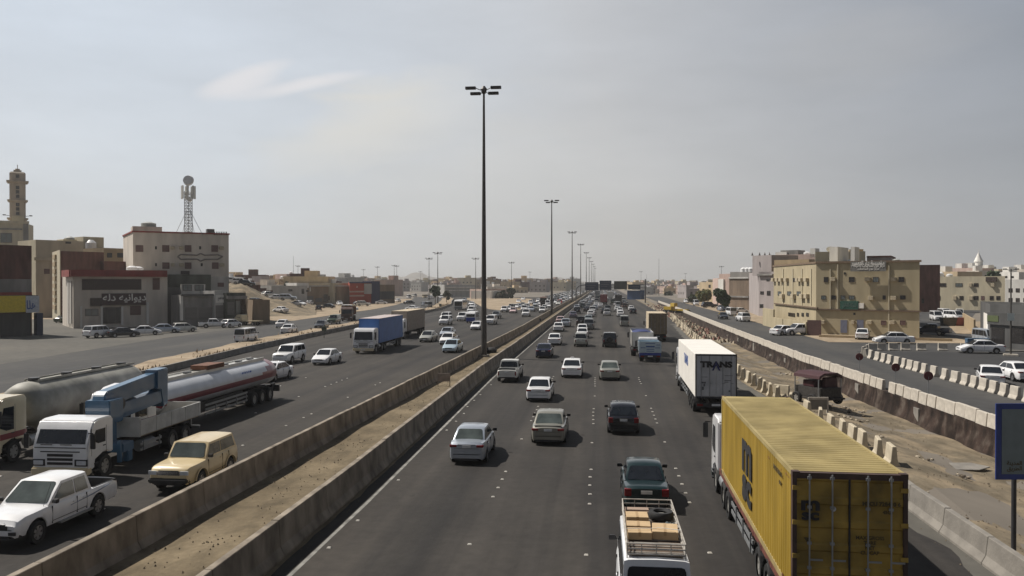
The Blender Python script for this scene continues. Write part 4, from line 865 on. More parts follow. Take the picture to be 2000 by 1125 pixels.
for sx in (-1, 1):
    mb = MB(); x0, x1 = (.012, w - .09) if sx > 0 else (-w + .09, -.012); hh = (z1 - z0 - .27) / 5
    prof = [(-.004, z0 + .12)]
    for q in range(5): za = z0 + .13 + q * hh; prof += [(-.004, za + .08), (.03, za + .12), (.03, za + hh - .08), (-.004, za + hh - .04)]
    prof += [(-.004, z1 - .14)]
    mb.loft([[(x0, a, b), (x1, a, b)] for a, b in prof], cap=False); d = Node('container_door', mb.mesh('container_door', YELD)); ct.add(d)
    for f in (.26, .66):
        xx = sx * (w * f + .06); k = MB(); k.cyl((xx, -.065, z0 + .03), (xx, -.065, z1 - .04), .019, n=8)
        for zz in (z0 + .1, z0 + .75, z0 + 1.3, z0 + 2.1, z1 - .12): k.box(xx - .045, xx + .045, -.075, -.02, zz - .03, zz + .03)
        k.box(xx - .02, xx + .28, -.10, -.08, z0 + .92, z0 + .96); d.add(Node('lock_rod', k.mesh('lock_rod', STEEL)))
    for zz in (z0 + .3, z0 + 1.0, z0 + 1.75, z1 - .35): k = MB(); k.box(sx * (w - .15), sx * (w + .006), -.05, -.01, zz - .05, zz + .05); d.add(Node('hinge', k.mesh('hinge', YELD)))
mb = MB(); mb.box(-.02, .02, -.02, .01, z0 + .12, z1 - .13); ct.add(Node('door_seal', mb.mesh('door_seal', DARKP)))
def stick(node, me, x, y, z, rz=0, name='lettering'): node.add(Node(name, me, (x, y, z), rz))
stick(ct, letters('m', .50, INK, 'logo_letter', .003, .02, fit=.40, fith=.23), -.84, -.035, 3.34, 0, 'logo_letter'); stick(ct, letters('sc', .32, INK, 'logo_letter', .003, .014, fit=.38, fith=.18), -.84, -.035, 3.10, 0, 'logo_letter')
stick(ct, letters('MSCU 728410 6', .12, DINK, 'lettering', .003, .005), .66, -.05, 3.42); stick(ct, letters('45G1', .10, DINK, 'lettering', .003, .005), .80, -.05, 3.24)
stick(ct, letters('MAX GROSS\nTARE\nNET\nCU CAP', .11, DINK, 'lettering', .003, .003), .42, -.05, 2.5)
mb = MB(); mb.cyl((-.35, -.05, 3.28), (-.35, -.02, 3.28), .055, n=14); ct.add(Node('round_sticker', mb.mesh('round_sticker', PLATE)))
mb = MB(); mb.prism([(-.98, 2.62), (-.82, 2.62), (-.90, 2.50)], -.05, -.02, 'y'); ct.add(Node('sticker', mb.mesh('sticker', DINK)))
lm = letters('m', 1.75, INK, 'logo_letter', .006, .06, fit=1.75, fith=1.0); ls = letters('sc', 1.20, INK, 'logo_letter', .006, .05, fit=1.65, fith=.78)
ct.add(Node('logo_letter', lm, (-w - .012, 6.3, 2.99), -PI / 2)); ct.add(Node('logo_letter', ls, (-w - .012, 6.3, 2.02), -PI / 2))
ct.add(Node('lettering', letters('MSCU 728410 6', .16, DINK, 'lettering', .004, .004), (-w - .012, 1.6, 3.72), -PI / 2)); ct.add(Node('lettering', letters('45G1', .13, DINK, 'lettering', .004, .003), (-w - .012, 1.3, 3.5), -PI / 2))
RUSTP = mat('rust_patch', (.16, .06, .02), .9, var=.4, scale=9)
for i in range(9):
    k = MB(); yy = random.uniform(.3, 11.8); zz = random.choice((z0 + .16, z0 + .3, z1 - .3)) + random.uniform(0, .12); q_ = random.uniform(.03, .12); k.add([(-w - .004, yy + q_ * math.cos(a_) * random.uniform(.6, 1.3), zz + q_ * .6 * math.sin(a_) * random.uniform(.6, 1.3)) for a_ in [j * .785 for j in range(8)]], [tuple(range(8))]); ct.add(Node('rust_spot', k.mesh('rust_spot', RUSTP)))
inst(ct, (cx, cy, 0), crz, 'long yellow corrugated shipping container with black letters on its side and doors', 'container')

# --- white box trailer lorry marked TRANS
WBOX = mat('trailer_white', (.74, .71, .66), .5, var=.06, scale=1.0, detail=7); WDOOR = mat('trailer_door_grey_white', (.44, .44, .45), .5, var=.18, scale=1.3, detail=8)
root = Node('box_trailer_lorry'); boxbody(root, 0, 13.4, 1.15, 3.86, 1.25, WBOX, WDOOR); chassis(root, -.0, 13); cab(root, 0, 16.2, 2.45, 3.1, P['white']); chassis(root, 10.5, 15.8, .94)
axles(root, [2.0, 3.3, 4.6, 12.0]); axles(root, [14.9], w=.32, xs=(-1.06, 1.06)); guards(root, [2.0, 3.3, 4.6]); siderails(root, 5.6, 11.0); rearlamps(root, -.02, .72); tanks(root, 13.0, 14.0)
stick(root, letters('TRANS', .50, INK, 'lettering', .004, .03, fit=1.95, fith=.40), .0, -.075, 3.24)
DKMARK = mat('grimy_mark', (.13, .13, .135), .8, var=.4, scale=8); NAVY2 = mat('navy_lettering', (.03, .035, .12), .5)
mb = MB(); mb.prism([(-.26, 2.86), (.0, 3.45), (.26, 2.86), (.15, 2.86), (0, 3.2), (-.15, 2.86)], -.085, -.078, 'y'); root.add(Node('logo_mark', mb.mesh('logo_mark', NAVY2)))
for x_, z_, a_, h_ in [(-.75, 2.1, .12, .05), (-.72, 1.95, .05, .08), (.7, 2.25, .2, .02), (.62, 2.15, .12, .02), (-.8, 1.75, .06, .10), (.75, 2.55, .25, .015), (-.7, 2.45, .18, .015), (.8, 1.6, .05, .05)]: k = MB(); k.box(x_ - a_, x_ + a_, -.05, -.04, z_ - h_, z_ + h_); root.add(Node('door_mark', k.mesh('door_mark', DKMARK)))
root.add(Node('lettering', letters('TRANS', .95, BINK, 'lettering', .003, .02), (-1.262, 6.5, 2.9), -PI / 2))
inst(root, (7.15, 51.0, 0), R(-1.0), 'long white box trailer lorry marked TRANS ahead of the yellow container', 'lorry', GT)

# --- box lorry with beige roof and brown doors
BR = mat('box_beige', (.46, .38, .27), .7, var=.15); BRD = mat('box_brown_door', (.22, .17, .115), .8, var=.15)
root = Node('box_lorry'); boxbody(root, 0, 8.2, 1.1, 4.0, 1.25, BR, BRD, framem=BRD, bars=True); chassis(root, 0, 10.4); cab(root, 0, 10.6, 2.4, 2.9, P['white']); axles(root, [1.7, 3.0]); axles(root, [9.3], w=.32); rearlamps(root, -.02, .75)
inst(root, (8.05, 114.5, 0), R(-.6), 'beige box lorry with brown rear doors, nearest the concrete blocks', 'lorry', GT)
# --- covered flatbed lorry (white rim, deep blue tarpaulin)
TARP = mat('deep_blue_tarpaulin', (.018, .03, .12), .6, var=.3); root = Node('tipper_lorry')
mb = MB(); z0, z1 = 1.15, 2.75
for sx in (-1, 1): mb.box(sx * 1.12, sx * 1.2, 0, 5.6, z0, z1)
mb.box(-1.2, 1.2, 0, .08, z0, z1); mb.box(-1.2, 1.2, 5.52, 5.6, z0, z1 + .15); root.add(Node('load_bed', mb.mesh('load_bed', P['offwhite'], bevel=.01)))
mb = MB(); mb.loft([[(-1.10, y, 2.55 + .1 * math.sin(y * 3)), (-.5, y, 2.78 + .1 * math.sin(y * 2)), (.5, y, 2.76 + .07 * math.sin(y * 3 + 1)), (1.10, y, 2.55)] for y in [.12 + i * .6 for i in range(10)]], cap=False); root.add(Node('tarpaulin', mb.mesh('tarpaulin', TARP, smooth=60)))
chassis(root, .2, 7.6); cab(root, 0, 7.9, 2.3, 2.75, P['white']); axles(root, [1.3]); axles(root, [6.6], w=.3); rearlamps(root, -.03, .8, 1.1)
inst(root, (4.75, 91.2, 0), R(-.4), 'white sided tipper lorry with a deep blue cover over its load', 'lorry', GT)
# --- small lorry with white tailboard and blue chassis
root = Node('tailboard_lorry'); mb = MB()
for sx in (-1, 1): mb.box(sx * 1.07, sx * 1.13, 0, 3.3, 1.0, 2.0)
mb.box(-1.13, 1.13, 3.24, 3.3, 1.0, 2.1); mb.box(-1.1, 1.1, .05, 3.25, .98, 1.04); root.add(Node('load_bed', mb.mesh('load_bed', P['lightblue'])))
mb = MB(); mb.box(-1.15, 1.15, -.05, .02, .98, 2.15); tb = Node('tailboard', mb.mesh('tailboard', P['lightblue'], bevel=.01)); root.add(tb)
for i, (x, z, wd) in enumerate([(0, 1.95, .5), (0, 1.62, .45), (-.75, 1.5, .25), (.75, 1.5, .25), (0, 1.35, .4), (0, 1.15, .4), (.8, 1.8, .2)]):
    k = MB(); k.box(x - wd, x + wd, -.058, -.05, z - .03, z + .03) if i != 1 else k.box(x - wd, x + wd, -.058, -.05, z - .07, z + .07); tb.add(Node('lettering', k.mesh('lettering', BINK)))
mb = MB(); mb.box(-1.1, 1.1, -.02, .3, .52, .96); root.add(Node('rear_skirt', mb.mesh('rear_skirt', P['deepblue'], bevel=.02))); chassis(root, .1, 5.0, .9); cab(root, 0, 5.2, 2.0, 2.35, P['white'], wr=.4, length=1.7); axles(root, [1.1], r=.4, w=.42, xs=(-.85, .85)); axles(root, [3.95], r=.4, w=.24, xs=(-.85, .85)); rearlamps(root, -.06, .62, 1.05)
inst(root, (5.22, 85.2, 0), 0, 'small lorry with white lettered tailboard and blue rear skirt', 'lorry', GT)
# --- distant lorries
def far_lorry(px, py, wd, L_, H_, mbx, name, label, group, rz=0, cabm=None, z0=1.0, cabfirst=False):
    p = G(px, py); root = Node(name); boxbody(root, 0, L_, z0, H_, wd / 2, mbx, mbx, bars=False); chassis(root, 0, L_ + 2); cab(root, 0, L_ + 2.4, wd - .1, min(2.9, H_), cabm or P['white']); axles(root, [1.4]); axles(root, [L_ + 1.2], w=.3)
    if cabfirst: p.y += L_ + 2.4
    n = flat(root, name); inst(n, (p.x, p.y, 0), rz, label, 'lorry', group, name=name)
far_lorry(1179, 596, 2.6, 8, 4.0, P['maroon'], 'box_lorry', 'red topped lorry far ahead under the gantry signs', GT)
far_lorry(1208, 596, 2.5, 6, 3.8, P['dark'], 'box_lorry', 'dark box lorry far ahead near the sand edge', GT)
far_lorry(1193, 586, 2.5, 8, 3.9, P['offwhite'], 'box_lorry', 'white lorry far ahead between the red and dark lorries', GT)
far_lorry(1167, 582, 2.5, 8, 3.9, P['grey'], 'box_lorry', 'grey lorry beyond the gantry', GT)
# --- left: blue container lorry
BLUEB = mat('box_blue', (.035, .125, .36), .55, var=.10, scale=1.2, detail=7); root = Node('box_lorry')
mb = MB(); mb.box(-1.25, 1.25, -14.2, -2.45, 1.1, 3.98); root.add(Node('cargo_box', mb.mesh('cargo_box', [BLUEB], bevel=.03)))
mb = MB(); mb.box(-1.24, 1.24, -14.15, -2.5, 3.985, 4.03); root.add(Node('roof_sheet', mb.mesh('roof_sheet', mat('pinkish_roof', (.42, .36, .35), .6))))
cab(root, 0, 0, 2.45, 2.95, P['white'], bumper=P['cream']); chassis(root, -14, -.6); axles(root, [-12.9, -11.6, -3.9, -5.2]); axles(root, [-1.3], w=.32, xs=(-1.06, 1.06)); siderails(root, -10.5, -6.5); tanks(root, -3.2, -2.4)
inst(root, (-27.35, 91.2, 0), PI + R(.3), 'blue box lorry with white cab on the oncoming carriageway', 'lorry', GTL)
GRB = mat('box_grey_beige', (.28, .235, .195), .75, var=.15); root = Node('box_lorry'); mb = MB(); mb.box(-1.25, 1.25, -14.5, -2.5, 1.05, 4.0); root.add(Node('cargo_box', mb.mesh('cargo_box', GRB, bevel=.04)))
mb = MB(); mb.box(-1.24, 1.24, -14.45, -2.55, 4.003, 4.04); root.add(Node('roof_sheet', mb.mesh('roof_sheet', BR)))
cab(root, 0, 0, 2.45, 2.95, P['white']); chassis(root, -14, -.6); axles(root, [-12.9, -11.6, -4.2]); axles(root, [-1.3], w=.32); mb = MB(); mb.box(-1.2, 1.2, -14.56, -14.5, .45, 1.2); root.add(Node('mud_flap', mb.mesh('mud_flap', DARKP)))
inst(root, (-29.9, 115.8, 0), PI, 'grey beige box lorry directly behind the blue box lorry', 'lorry', GTL)
# --- brown tipper on the service road
RUST = mat('rust_brown_steel', (.13, .055, .03), .8, var=.3); root = Node('tipper_lorry'); mb = MB()
mb.prism([(-1.25, 3.1), (-1.05, 1.2), (1.05, 1.2), (1.25, 3.1), (1.16, 3.1), (.98, 1.3), (-.98, 1.3), (-1.16, 3.1)], -9.5, -2.6, 'y')
for k in range(8): mb.box(-1.27, 1.27, -9.4 + k * .95, -9.3 + k * .95, 1.3, 3.05)
root.add(Node('tipping_body', mb.mesh('tipping_body', RUST))); mb = MB(); mb.cyl((-1.0, -9.0, 3.25), (-1.0, -3, 3.25), .16, n=10); root.add(Node('rolled_cover', mb.mesh('rolled_cover', BR, smooth=40)))
cab(root, 0, 0, 2.4, 2.9, P['brown']); chassis(root, -9.4, -.5); axles(root, [-8, -6.7]); axles(root, [-1.3], w=.3)
inst(root, (-54.0, 168, 0), PI + .22, 'rust brown tipper lorry on the service road beyond the blue box lorry', 'lorry', 'lorries on the service road')
# --- white bus and dark bus, minibus
def bus(L_, wd, H_, m, m2):
    root = Node('bus'); mb = MB(); w = wd / 2
    mb.prism([(-L_ / 2, .35), (-L_ / 2 - .0, H_ - .3), (-L_ / 2 + .3, H_), (L_ / 2 - .5, H_), (L_ / 2 - .1, H_ - .4), (L_ / 2, 1.3), (L_ / 2, .35)], -w, w, 'x'); root.add(Node('body', mb.mesh('body', m, smooth=35, bevel=.08)))
    mb = MB(); mb.box(-w + .12, w - .12, L_ / 2 - .15, L_ / 2 + .02, 1.25, H_ - .45); root.add(Node('windshield', mb.mesh('windshield', GLASS, bevel=.03)))
    for sx in (-1, 1):
        mb = MB(); mb.box(sx * (w - .02), sx * (w + .012), -L_ / 2 + .4, L_ / 2 - .8, H_ * .52, H_ - .35); root.add(Node('side_window', mb.mesh('side_window', GLASS)))
    mb = MB(); mb.box(-w + .05, w - .05, L_ / 2 - .1, L_ / 2 + .04, .35, 1.15); root.add(Node('front_skirt', mb.mesh('front_skirt', m2))); wheels(root, (-w + .15, w - .15), (-L_ * .28, L_ * .3), .42, .28, RIMS); return root
def putbus(px, py, L_, wd, H_, m, m2, label, name='bus'):
    p = G(px, py); inst(flat(bus(L_, wd, H_, m, m2), name), (p.x, p.y + L_ / 2, 0), PI, label, name, GL, name=name)
putbus(895, 606, 9, 2.5, 3.1, P['white'], P['grey'], 'white bus on the branch road with a dark lower front')
putbus(919, 631, 5.5, 1.95, 2.3, P['white'], P['deepblue'], 'small minibus with dark windshield and blue lower front', 'minibus')
putbus(1061, 596, 9, 2.5, 3.1, P['brown'], P['dark'], 'dark brown bus near the median')
# --- left near: crane lorry
CSTEEL = P['steelblue']; root = Node('crane_lorry'); cab(root, 0, 0, 2.4, 2.58, P['white'], bumper=P['cream'], length=1.85); chassis(root, -9.6, -.4)
BEDW = mat('bed_white', (.47, .47, .45), .6, var=.16, scale=2, detail=7); BEDI = mat('bed_inside', (.26, .22, .16), .85, var=.25, scale=1.5, detail=7)
mb = MB()
for sx in (-1, 1): mb.box(sx * 1.18, sx * 1.25, -9.9, -3.9, 1.25, 1.95)
mb.box(-1.18, 1.18, -9.9, -9.83, 1.25, 1.95); mb.box(-1.25, 1.25, -3.97, -3.88, 1.2, 2.1); root.add(Node('bed_wall', mb.mesh('bed_wall', BEDW, bevel=.01)))
mb = MB(); mb.box(-1.17, 1.17, -9.8, -4.0, 1.18, 1.27)
for k in range(10): mb.box(-1.13, 1.13, -9.5 + k * .55, -9.38 + k * .55, 1.27, 1.285)
root.add(Node('bed_floor', mb.mesh('bed_floor', BEDI))); 
mb = MB()
for sx in (-1, 1):
    for k in range(5): mb.box(sx * 1.25, sx * 1.275, -9.7 + k * 1.42, -9.62 + k * 1.42, 1.25, 1.95)
root.add(Node('bed_post', mb.mesh('bed_post', BEDW)))
# crane behind the cab: pedestal, column, boom folded back over the bed, head box
mb = MB(); mb.box(-1.2, 1.2, -3.5, -2.6, .75, 1.15); mb.box(-.45, .45, -3.4, -2.7, 1.1, 2.2); mb.box(-1.25, -1.0, -3.3, -2.9, .3, .8); mb.box(1.0, 1.25, -3.3, -2.9, .3, .8); root.add(Node('crane_base', mb.mesh('crane_base', CSTEEL, bevel=.03)))
mb = MB(); mb.box(-.62, .55, -3.65, -2.55, 2.0, 3.05); mb.prism([(-3.7, 3.0), (-2.6, 2.9), (-2.75, 3.25), (-3.5, 3.3)], -.30, .30, 'x'); root.add(Node('crane_column', mb.mesh('crane_column', CSTEEL, bevel=.04)))
mb = MB(); mb.prism([(-2.75, 3.05), (-2.75, 3.25), (-3.0, 3.42), (-7.9, 3.85), (-7.9, 3.12), (-3.4, 2.70)], -.24, .24, 'x'); root.add(Node('boom', mb.mesh('boom', CSTEEL, bevel=.03)))
mb = MB(); mb.prism([(-7.15, 3.92), (-8.2, 3.95), (-8.2, 2.1), (-7.75, 2.0), (-7.5, 2.9), (-7.15, 3.0)], -.34, .34, 'x'); root.add(Node('boom_head', mb.mesh('boom_head', CSTEEL, bevel=.04)))
mb = MB(); mb.cyl((.3, -3.7, 2.35), (.3, -6.1, 3.0), .13, n=10); mb.cyl((.3, -6.1, 3.0), (.3, -7.0, 3.3), .08, n=8); root.add(Node('lift_ram', mb.mesh('lift_ram', STEEL, smooth=40)))
mb = MB(); mb.prism([(-3.7, 2.0), (-7.7, 2.25), (-7.7, 2.85), (-3.7, 2.72)], -.30, .30, 'x'); root.add(Node('folded_jib', mb.mesh('folded_jib', CSTEEL, bevel=.03)))
mb = MB(); mb.cyl((.5, -3.75, 2.75), (-.5, -3.75, 2.75), .26, n=14); root.add(Node('winch', mb.mesh('winch', DSTEEL, smooth=40)))
mb = MB()
for sx in (-1, 1): mb.box(sx * 1.0, sx * 1.16, -2.62, -2.46, .35, 1.3)
root.add(Node('stabiliser', mb.mesh('stabiliser', CSTEEL)))
axles(root, [-8.3, -6.95]); axles(root, [-1.25], w=.32, xs=(-1.05, 1.05)); tanks(root, -5.4, -4.3); siderails(root, -5.9, -4.0, 1.2, (.6, .85)); guards(root, [-8.3, -6.95])
mb = MB(); mb.box(-1.15, 1.15, -10.05, -9.97, .55, .68); mb.box(-.7, -.6, -10.0, -9.9, .6, 1.2); mb.box(.6, .7, -10.0, -9.9, .6, 1.2); root.add(Node('rear_bumper', mb.mesh('rear_bumper', STEEL)))
inst(root, (-22.15, 31.0, 0), PI + R(1.6), 'white lorry with an open bed and a folded steel blue crane behind its cab', 'lorry', GTL)
# --- silo tanker with cream cab
SILO = mat('silo_grey_white', (.24, .235, .205), .6, var=.22, scale=.8, detail=8, c2=(.33, .32, .285)); root = Node('silo_lorry'); CREAM = P['cream']
cab(root, 0, 0, 2.45, 3.05, CREAM, bumper=P['brown'], stripe=P['maroon']); chassis(root, -13, -.5); n = 26
def ring(y, r, zc, sq=1.0): return [(r * math.cos(2 * math.pi * i / n), y, zc + r * sq * math.sin(2 * math.pi * i / n)) for i in range(n)]
mb = MB(); mb.loft([ring(-2.95, .25, 2.45), ring(-3.0, .60, 2.42), ring(-3.2, .88, 2.36), ring(-3.7, 1.08, 2.30), ring(-4.1, 1.12, 2.26), ring(-12.6, 1.12, 2.26), ring(-13.1, .95, 2.3), ring(-13.5, .6, 2.4), ring(-13.6, .2, 2.4)], closed=True); root.add(Node('tank', mb.mesh('tank', SILO, smooth=40)))
mb = MB()
for q in (-5.2, -8.0, -10.7): mb.loft([[(.95 + 0, q + 1.0, 1.7), (-.95, q + 1.0, 1.7), (-.95, q - 1.0, 1.7), (.95, q - 1.0, 1.7)], [(.25, q + .25, .75), (-.25, q + .25, .75), (-.25, q - .25, .75), (.25, q - .25, .75)]], closed=True)
root.add(Node('hopper', mb.mesh('hopper', SILO)))
mb = MB(); mb.box(-.36, .36, -13.0, -4.2, 3.35, 3.40); mb.box(-.38, -.35, -13.0, -4.2, 3.4, 3.47); mb.box(.35, .38, -13, -4.2, 3.4, 3.47); root.add(Node('catwalk', mb.mesh('catwalk', SILO)))
for q in (-4.4, -7.0, -9.7, -12.2):
    mb = MB(); mb.cyl((0, q, 3.38), (0, q, 3.54), .27, n=16); root.add(Node('hatch', mb.mesh('hatch', DSTEEL, smooth=40)))
for q in (-6.5, -9.3): 
    mb = MB(); sec = [[(1.13 * math.cos(2 * math.pi * i / n), q + d, 2.26 + 1.13 * math.sin(2 * math.pi * i / n)) for i in range(n + 1)] for d in (-.04, .04)]; mb.loft(sec, cap=False); root.add(Node('tank_band', mb.mesh('tank_band', SILO, smooth=40)))
axles(root, [-12.2, -10.9, -3.9]); axles(root, [-1.3], w=.32, xs=(-1.05, 1.05)); siderails(root, -10, -5); tanks(root, -3.3, -2.5)
inst(root, (-28.1, 33.2, 0), PI + R(1.8), 'grey silo tanker lorry with cream cab and maroon stripe', 'lorry', GTL)
# --- fuel tanker, white with maroon stripe
TW = mat('tanker_white', (.47, .49, .53), .35, var=.10, scale=.9, detail=7, coat=.35); TR = mat('tanker_maroon', (.17, .022, .04), .35, var=.1, coat=.4); root = Node('fuel_tanker')
cab(root, 0, 0, 2.45, 2.8, P['white'], stripe=TR); chassis(root, -18.1, -.5)
mb = MB(); mb.prism([(-1.9, 2.8), (-.5, 2.8), (-.9, 3.0), (-1.9, 3.1)], -.95, .95, 'x'); root.add(Node('wind_deflector', mb.mesh('wind_deflector', P['white'], smooth=35, bevel=.06)))
n = 32
def oval(y, a, b, zc=2.45): return [(a * math.cos(2 * math.pi * i / n + .0), y, zc + b * math.sin(2 * math.pi * i / n)) for i in range(n)]
def slope(y): return 1.98 + (y + 18) * .004
mb = MB(); ysn = [-2.9, -2.95, -3.1, -3.4] + [-3.5 - i * .80 for i in range(18)] + [-17.9, -18.05]
for j, y in enumerate(ysn):
    f = {0: .3, 1: .75, 2: .93, len(ysn) - 1: .9}.get(j, 1); mb_s = oval(y, 1.22 * f, .90 * f, slope(y)); ysn[j] = mb_s
mb.loft(ysn, closed=True)
# maroon band and tail sweep by face position
for i, f in enumerate(mb.f):
    if len(f) > 4: mb.m[i] = 0; continue
    c = [sum(mb.v[k][q] for k in f) / 4 for q in range(3)]; zz = c[2] - slope(c[1])
    if -.38 < zz < .0 or (c[1] < -16.9 and zz > -.42) or (c[1] < -16.1 and -.42 < zz < .45) or (c[1] < -15.4 and -.42 < zz < .2): mb.m[i] = 1
root.add(Node('tank', mb.mesh('tank', [TW, TR], smooth=40)))
mb = MB(); mb.box(-.42, .42, -17.4, -3.6, 2.86, 2.95); mb.box(-.48, -.42, -17.4, -3.6, 2.80, 3.03); mb.box(.42, .48, -17.4, -3.6, 2.80, 3.03); root.add(Node('catwalk', mb.mesh('catwalk', P['offwhite'])))
for q in (-5.0, -7.6, -12.4, -14.4, -16.2):
    mb = MB(); mb.cyl((0, q, 2.93), (0, q, 3.05), .24, n=14); root.add(Node('hatch', mb.mesh('hatch', DSTEEL)))
mb = MB(); mb.box(-.55, .55, -11.2, -9.0, 3.0, 3.27); root.add(Node('roof_box', mb.mesh('roof_box', RUST)))
root.add(Node('lettering', letters('PETROLEUM', .26, BINK, 'lettering', .003, .004), (-1.12, -13.2, 2.38), -PI / 2)); root.add(Node('lettering', letters('PETROLEUM', .22, BINK, 'lettering', .003, .004), (1.12, -13.2, 2.38), PI / 2))
axles(root, [-16.8, -15.5, -14.2, -4.2, -3.1]); axles(root, [-1.3], w=.32, xs=(-1.05, 1.05)); siderails(root, -13.2, -7.5, 1.15, (.6, .85, 1.1)); mb = MB(); mb.box(-1.05, 1.05, -12.8, -6.4, .70, 1.25); root.add(Node('pump_cabinet', mb.mesh('pump_cabinet', CHASS, bevel=.03)))
mb = MB(); mb.box(-1.2, 1.2, -18.5, -18.3, .5, .95); mb.box(-.9, -.8, -18.4, -17.8, .7, 1.1); mb.box(.8, .9, -18.4, -17.8, .7, 1.1); root.add(Node('rear_bumper', mb.mesh('rear_bumper', DARKP)))
inst(root, (-24.15, 37.5, 0), PI + R(.1), 'white fuel tanker lorry with a maroon stripe along its tank', 'lorry', GTL)

# --- white van with roof rack, cargo
vx, vy = 1.28, 18.3
RB = mat('van_body_white', (.72, .73, .75), .3, var=.05, coat=.5); vh = 2.35
vn = K['van']; kids = list(vn.kids); RKM = mat('rack_steel_white', (.36, .335, .30), .6, var=.3); RKF = mat('rack_floor', (.10, .07, .05), .8, var=.3)
mb = MB(); x1 = .66; y0, y1 = -2.05, 1.75; zf = 2.10; zt = 2.34
for sx in (-1, 1):
    for z in (zf, (zf + zt) / 2, zt): mb.cyl((sx * x1, y0, z), (sx * x1, y1, z), .018, n=6)
    for i in range(7): yy = y0 + (y1 - y0) * i / 6; mb.cyl((sx * x1, yy, 2.0), (sx * x1, yy, zt), .014, n=6)
for yy in (y0, y1):
    for z in (zf, (zf + zt) / 2, zt): mb.cyl((-x1, yy, z), (x1, yy, z), .018, n=6)
    for i in range(5): xx = -x1 + 2 * x1 * i / 4; mb.cyl((xx, yy, zf), (xx, yy, zt), .012, n=6)
for i in range(16): yy = y0 + .12 + i * .23; mb.cyl((-x1, yy, zf), (x1, yy, zf), .014, n=6)
rk = Node('roof_rack', mb.mesh('roof_rack', RKM)); mb = MB(); mb.box(-x1 + .02, x1 - .02, y0 + .02, y1 - .02, zf - .045, zf - .02); rk.add(Node('rack_floor', mb.mesh('rack_floor', RKF)))
van2 = Node('van', None, kids=kids + [rk]); van2.hw, van2.h, van2.belt, van2.H = vn.hw, vn.h, vn.belt, vn.H
inst(van2, (vx, vy + 2.35, 0), 0, 'white van with a loaded steel roof rack at the bottom of the photo', 'van', GT, body=RB, name='van')
CARD = mat('cardboard', (.46, .33, .19), .9, var=.1, scale=3); TAPE = mat('brown_tape', (.36, .24, .12), .5)
def carton(x, y, z, w, d, h, rz, label):
    r = Node('cardboard_box'); mb = MB(); mb.box(-w / 2, w / 2, -d / 2, d / 2, 0, h); r.mesh = mb.mesh('cardboard_box', CARD, bevel=.01, seg=1)
    t = MB(); t.box(-.03, .03, -d / 2 - .002, d / 2 + .002, h - .1, h + .003); r.add(Node('tape', t.mesh('tape', TAPE))); inst(r, (vx + x, vy + 2.35 + y, z), rz, label, 'box', 'cartons on the van roof rack')
carton(-.33, .30, 2.12, .56, .50, .22, .02, 'upper left brown carton standing nearest the spare tyre on the roof rack')
carton(-.33, -.42, 2.12, .60, .42, .20, -.02, 'flat brown carton in the middle left of the roof rack')
carton(-.33, -.90, 2.12, .58, .40, .18, .03, 'lower left brown carton at the back of the roof rack')
carton(.30, -.70, 2.12, .62, .70, .20, -.06, 'wide brown carton on the right side of the roof rack')
mb = MB(); sec = [[(rr * math.cos(2 * math.pi * i / 28), rr * math.sin(2 * math.pi * i / 28), z) for rr, z in ((.17, .05), (.20, .0), (.30, .0), (.33, .05), (.33, .15), (.30, .20), (.20, .20), (.17, .15))] for i in range(29)]
mb.loft(sec, cap=False); r = Node('spare_tyre', mb.mesh('spare_tyre', BLACK, smooth=50)); k = MB(); k.cyl((0, 0, .07), (0, 0, .11), .18, n=20); r.add(Node('rim', k.mesh('rim', RIMS)))
inst(r, (vx + .31, vy + 2.35 + .75, 2.12), 0, 'spare tyre lying flat at the front of the van roof rack', 'tyre')
mb = MB()
for i in range(7): mb.add([(v[0] * .09 + (i % 3) * .08, v[1] * .09 + (i // 3) * .07, abs(v[2]) * .1) for v in [(1, 0, .3), (-.5, .9, .2), (-.5, -.9, .4), (0, 0, 1)]], [(0, 1, 3), (1, 2, 3), (2, 0, 3)])
solo('plastic_bag', mb.mesh('plastic_bag', P['palegreen']), 'crumpled pale plastic bag behind the tyre on the roof rack', 'bag', loc=(vx + .42, vy + 2.35 + .05, 2.12))
rope = MB(); rope.cyl((vx - .66, vy + 1.4, 2.34), (vx + .1, vy + 1.5, 2.34), .008, n=5); rope.cyl((vx + .1, vy + 1.5, 2.36), (vx + .66, vy + 1.2, 2.4), .008, n=5); solo('rope', rope.mesh('rope', P['offwhite']), 'thin rope tied across the cartons on the roof rack', 'rope')
plank = MB(); plank.box(-.62, .05, -.12, .12, 0, .05); plank.box(-.60, .02, -.05, .2, .05, .09)
solo('wooden_board', plank.mesh('wooden_board', mat('board_wood', (.30, .22, .17), .8, var=.25, stretch=(1, 8, 1))), 'grey brown boards at the front left of the roof rack', 'board', loc=(vx, vy + 2.35 + 1.2, 2.13), rz=.03)

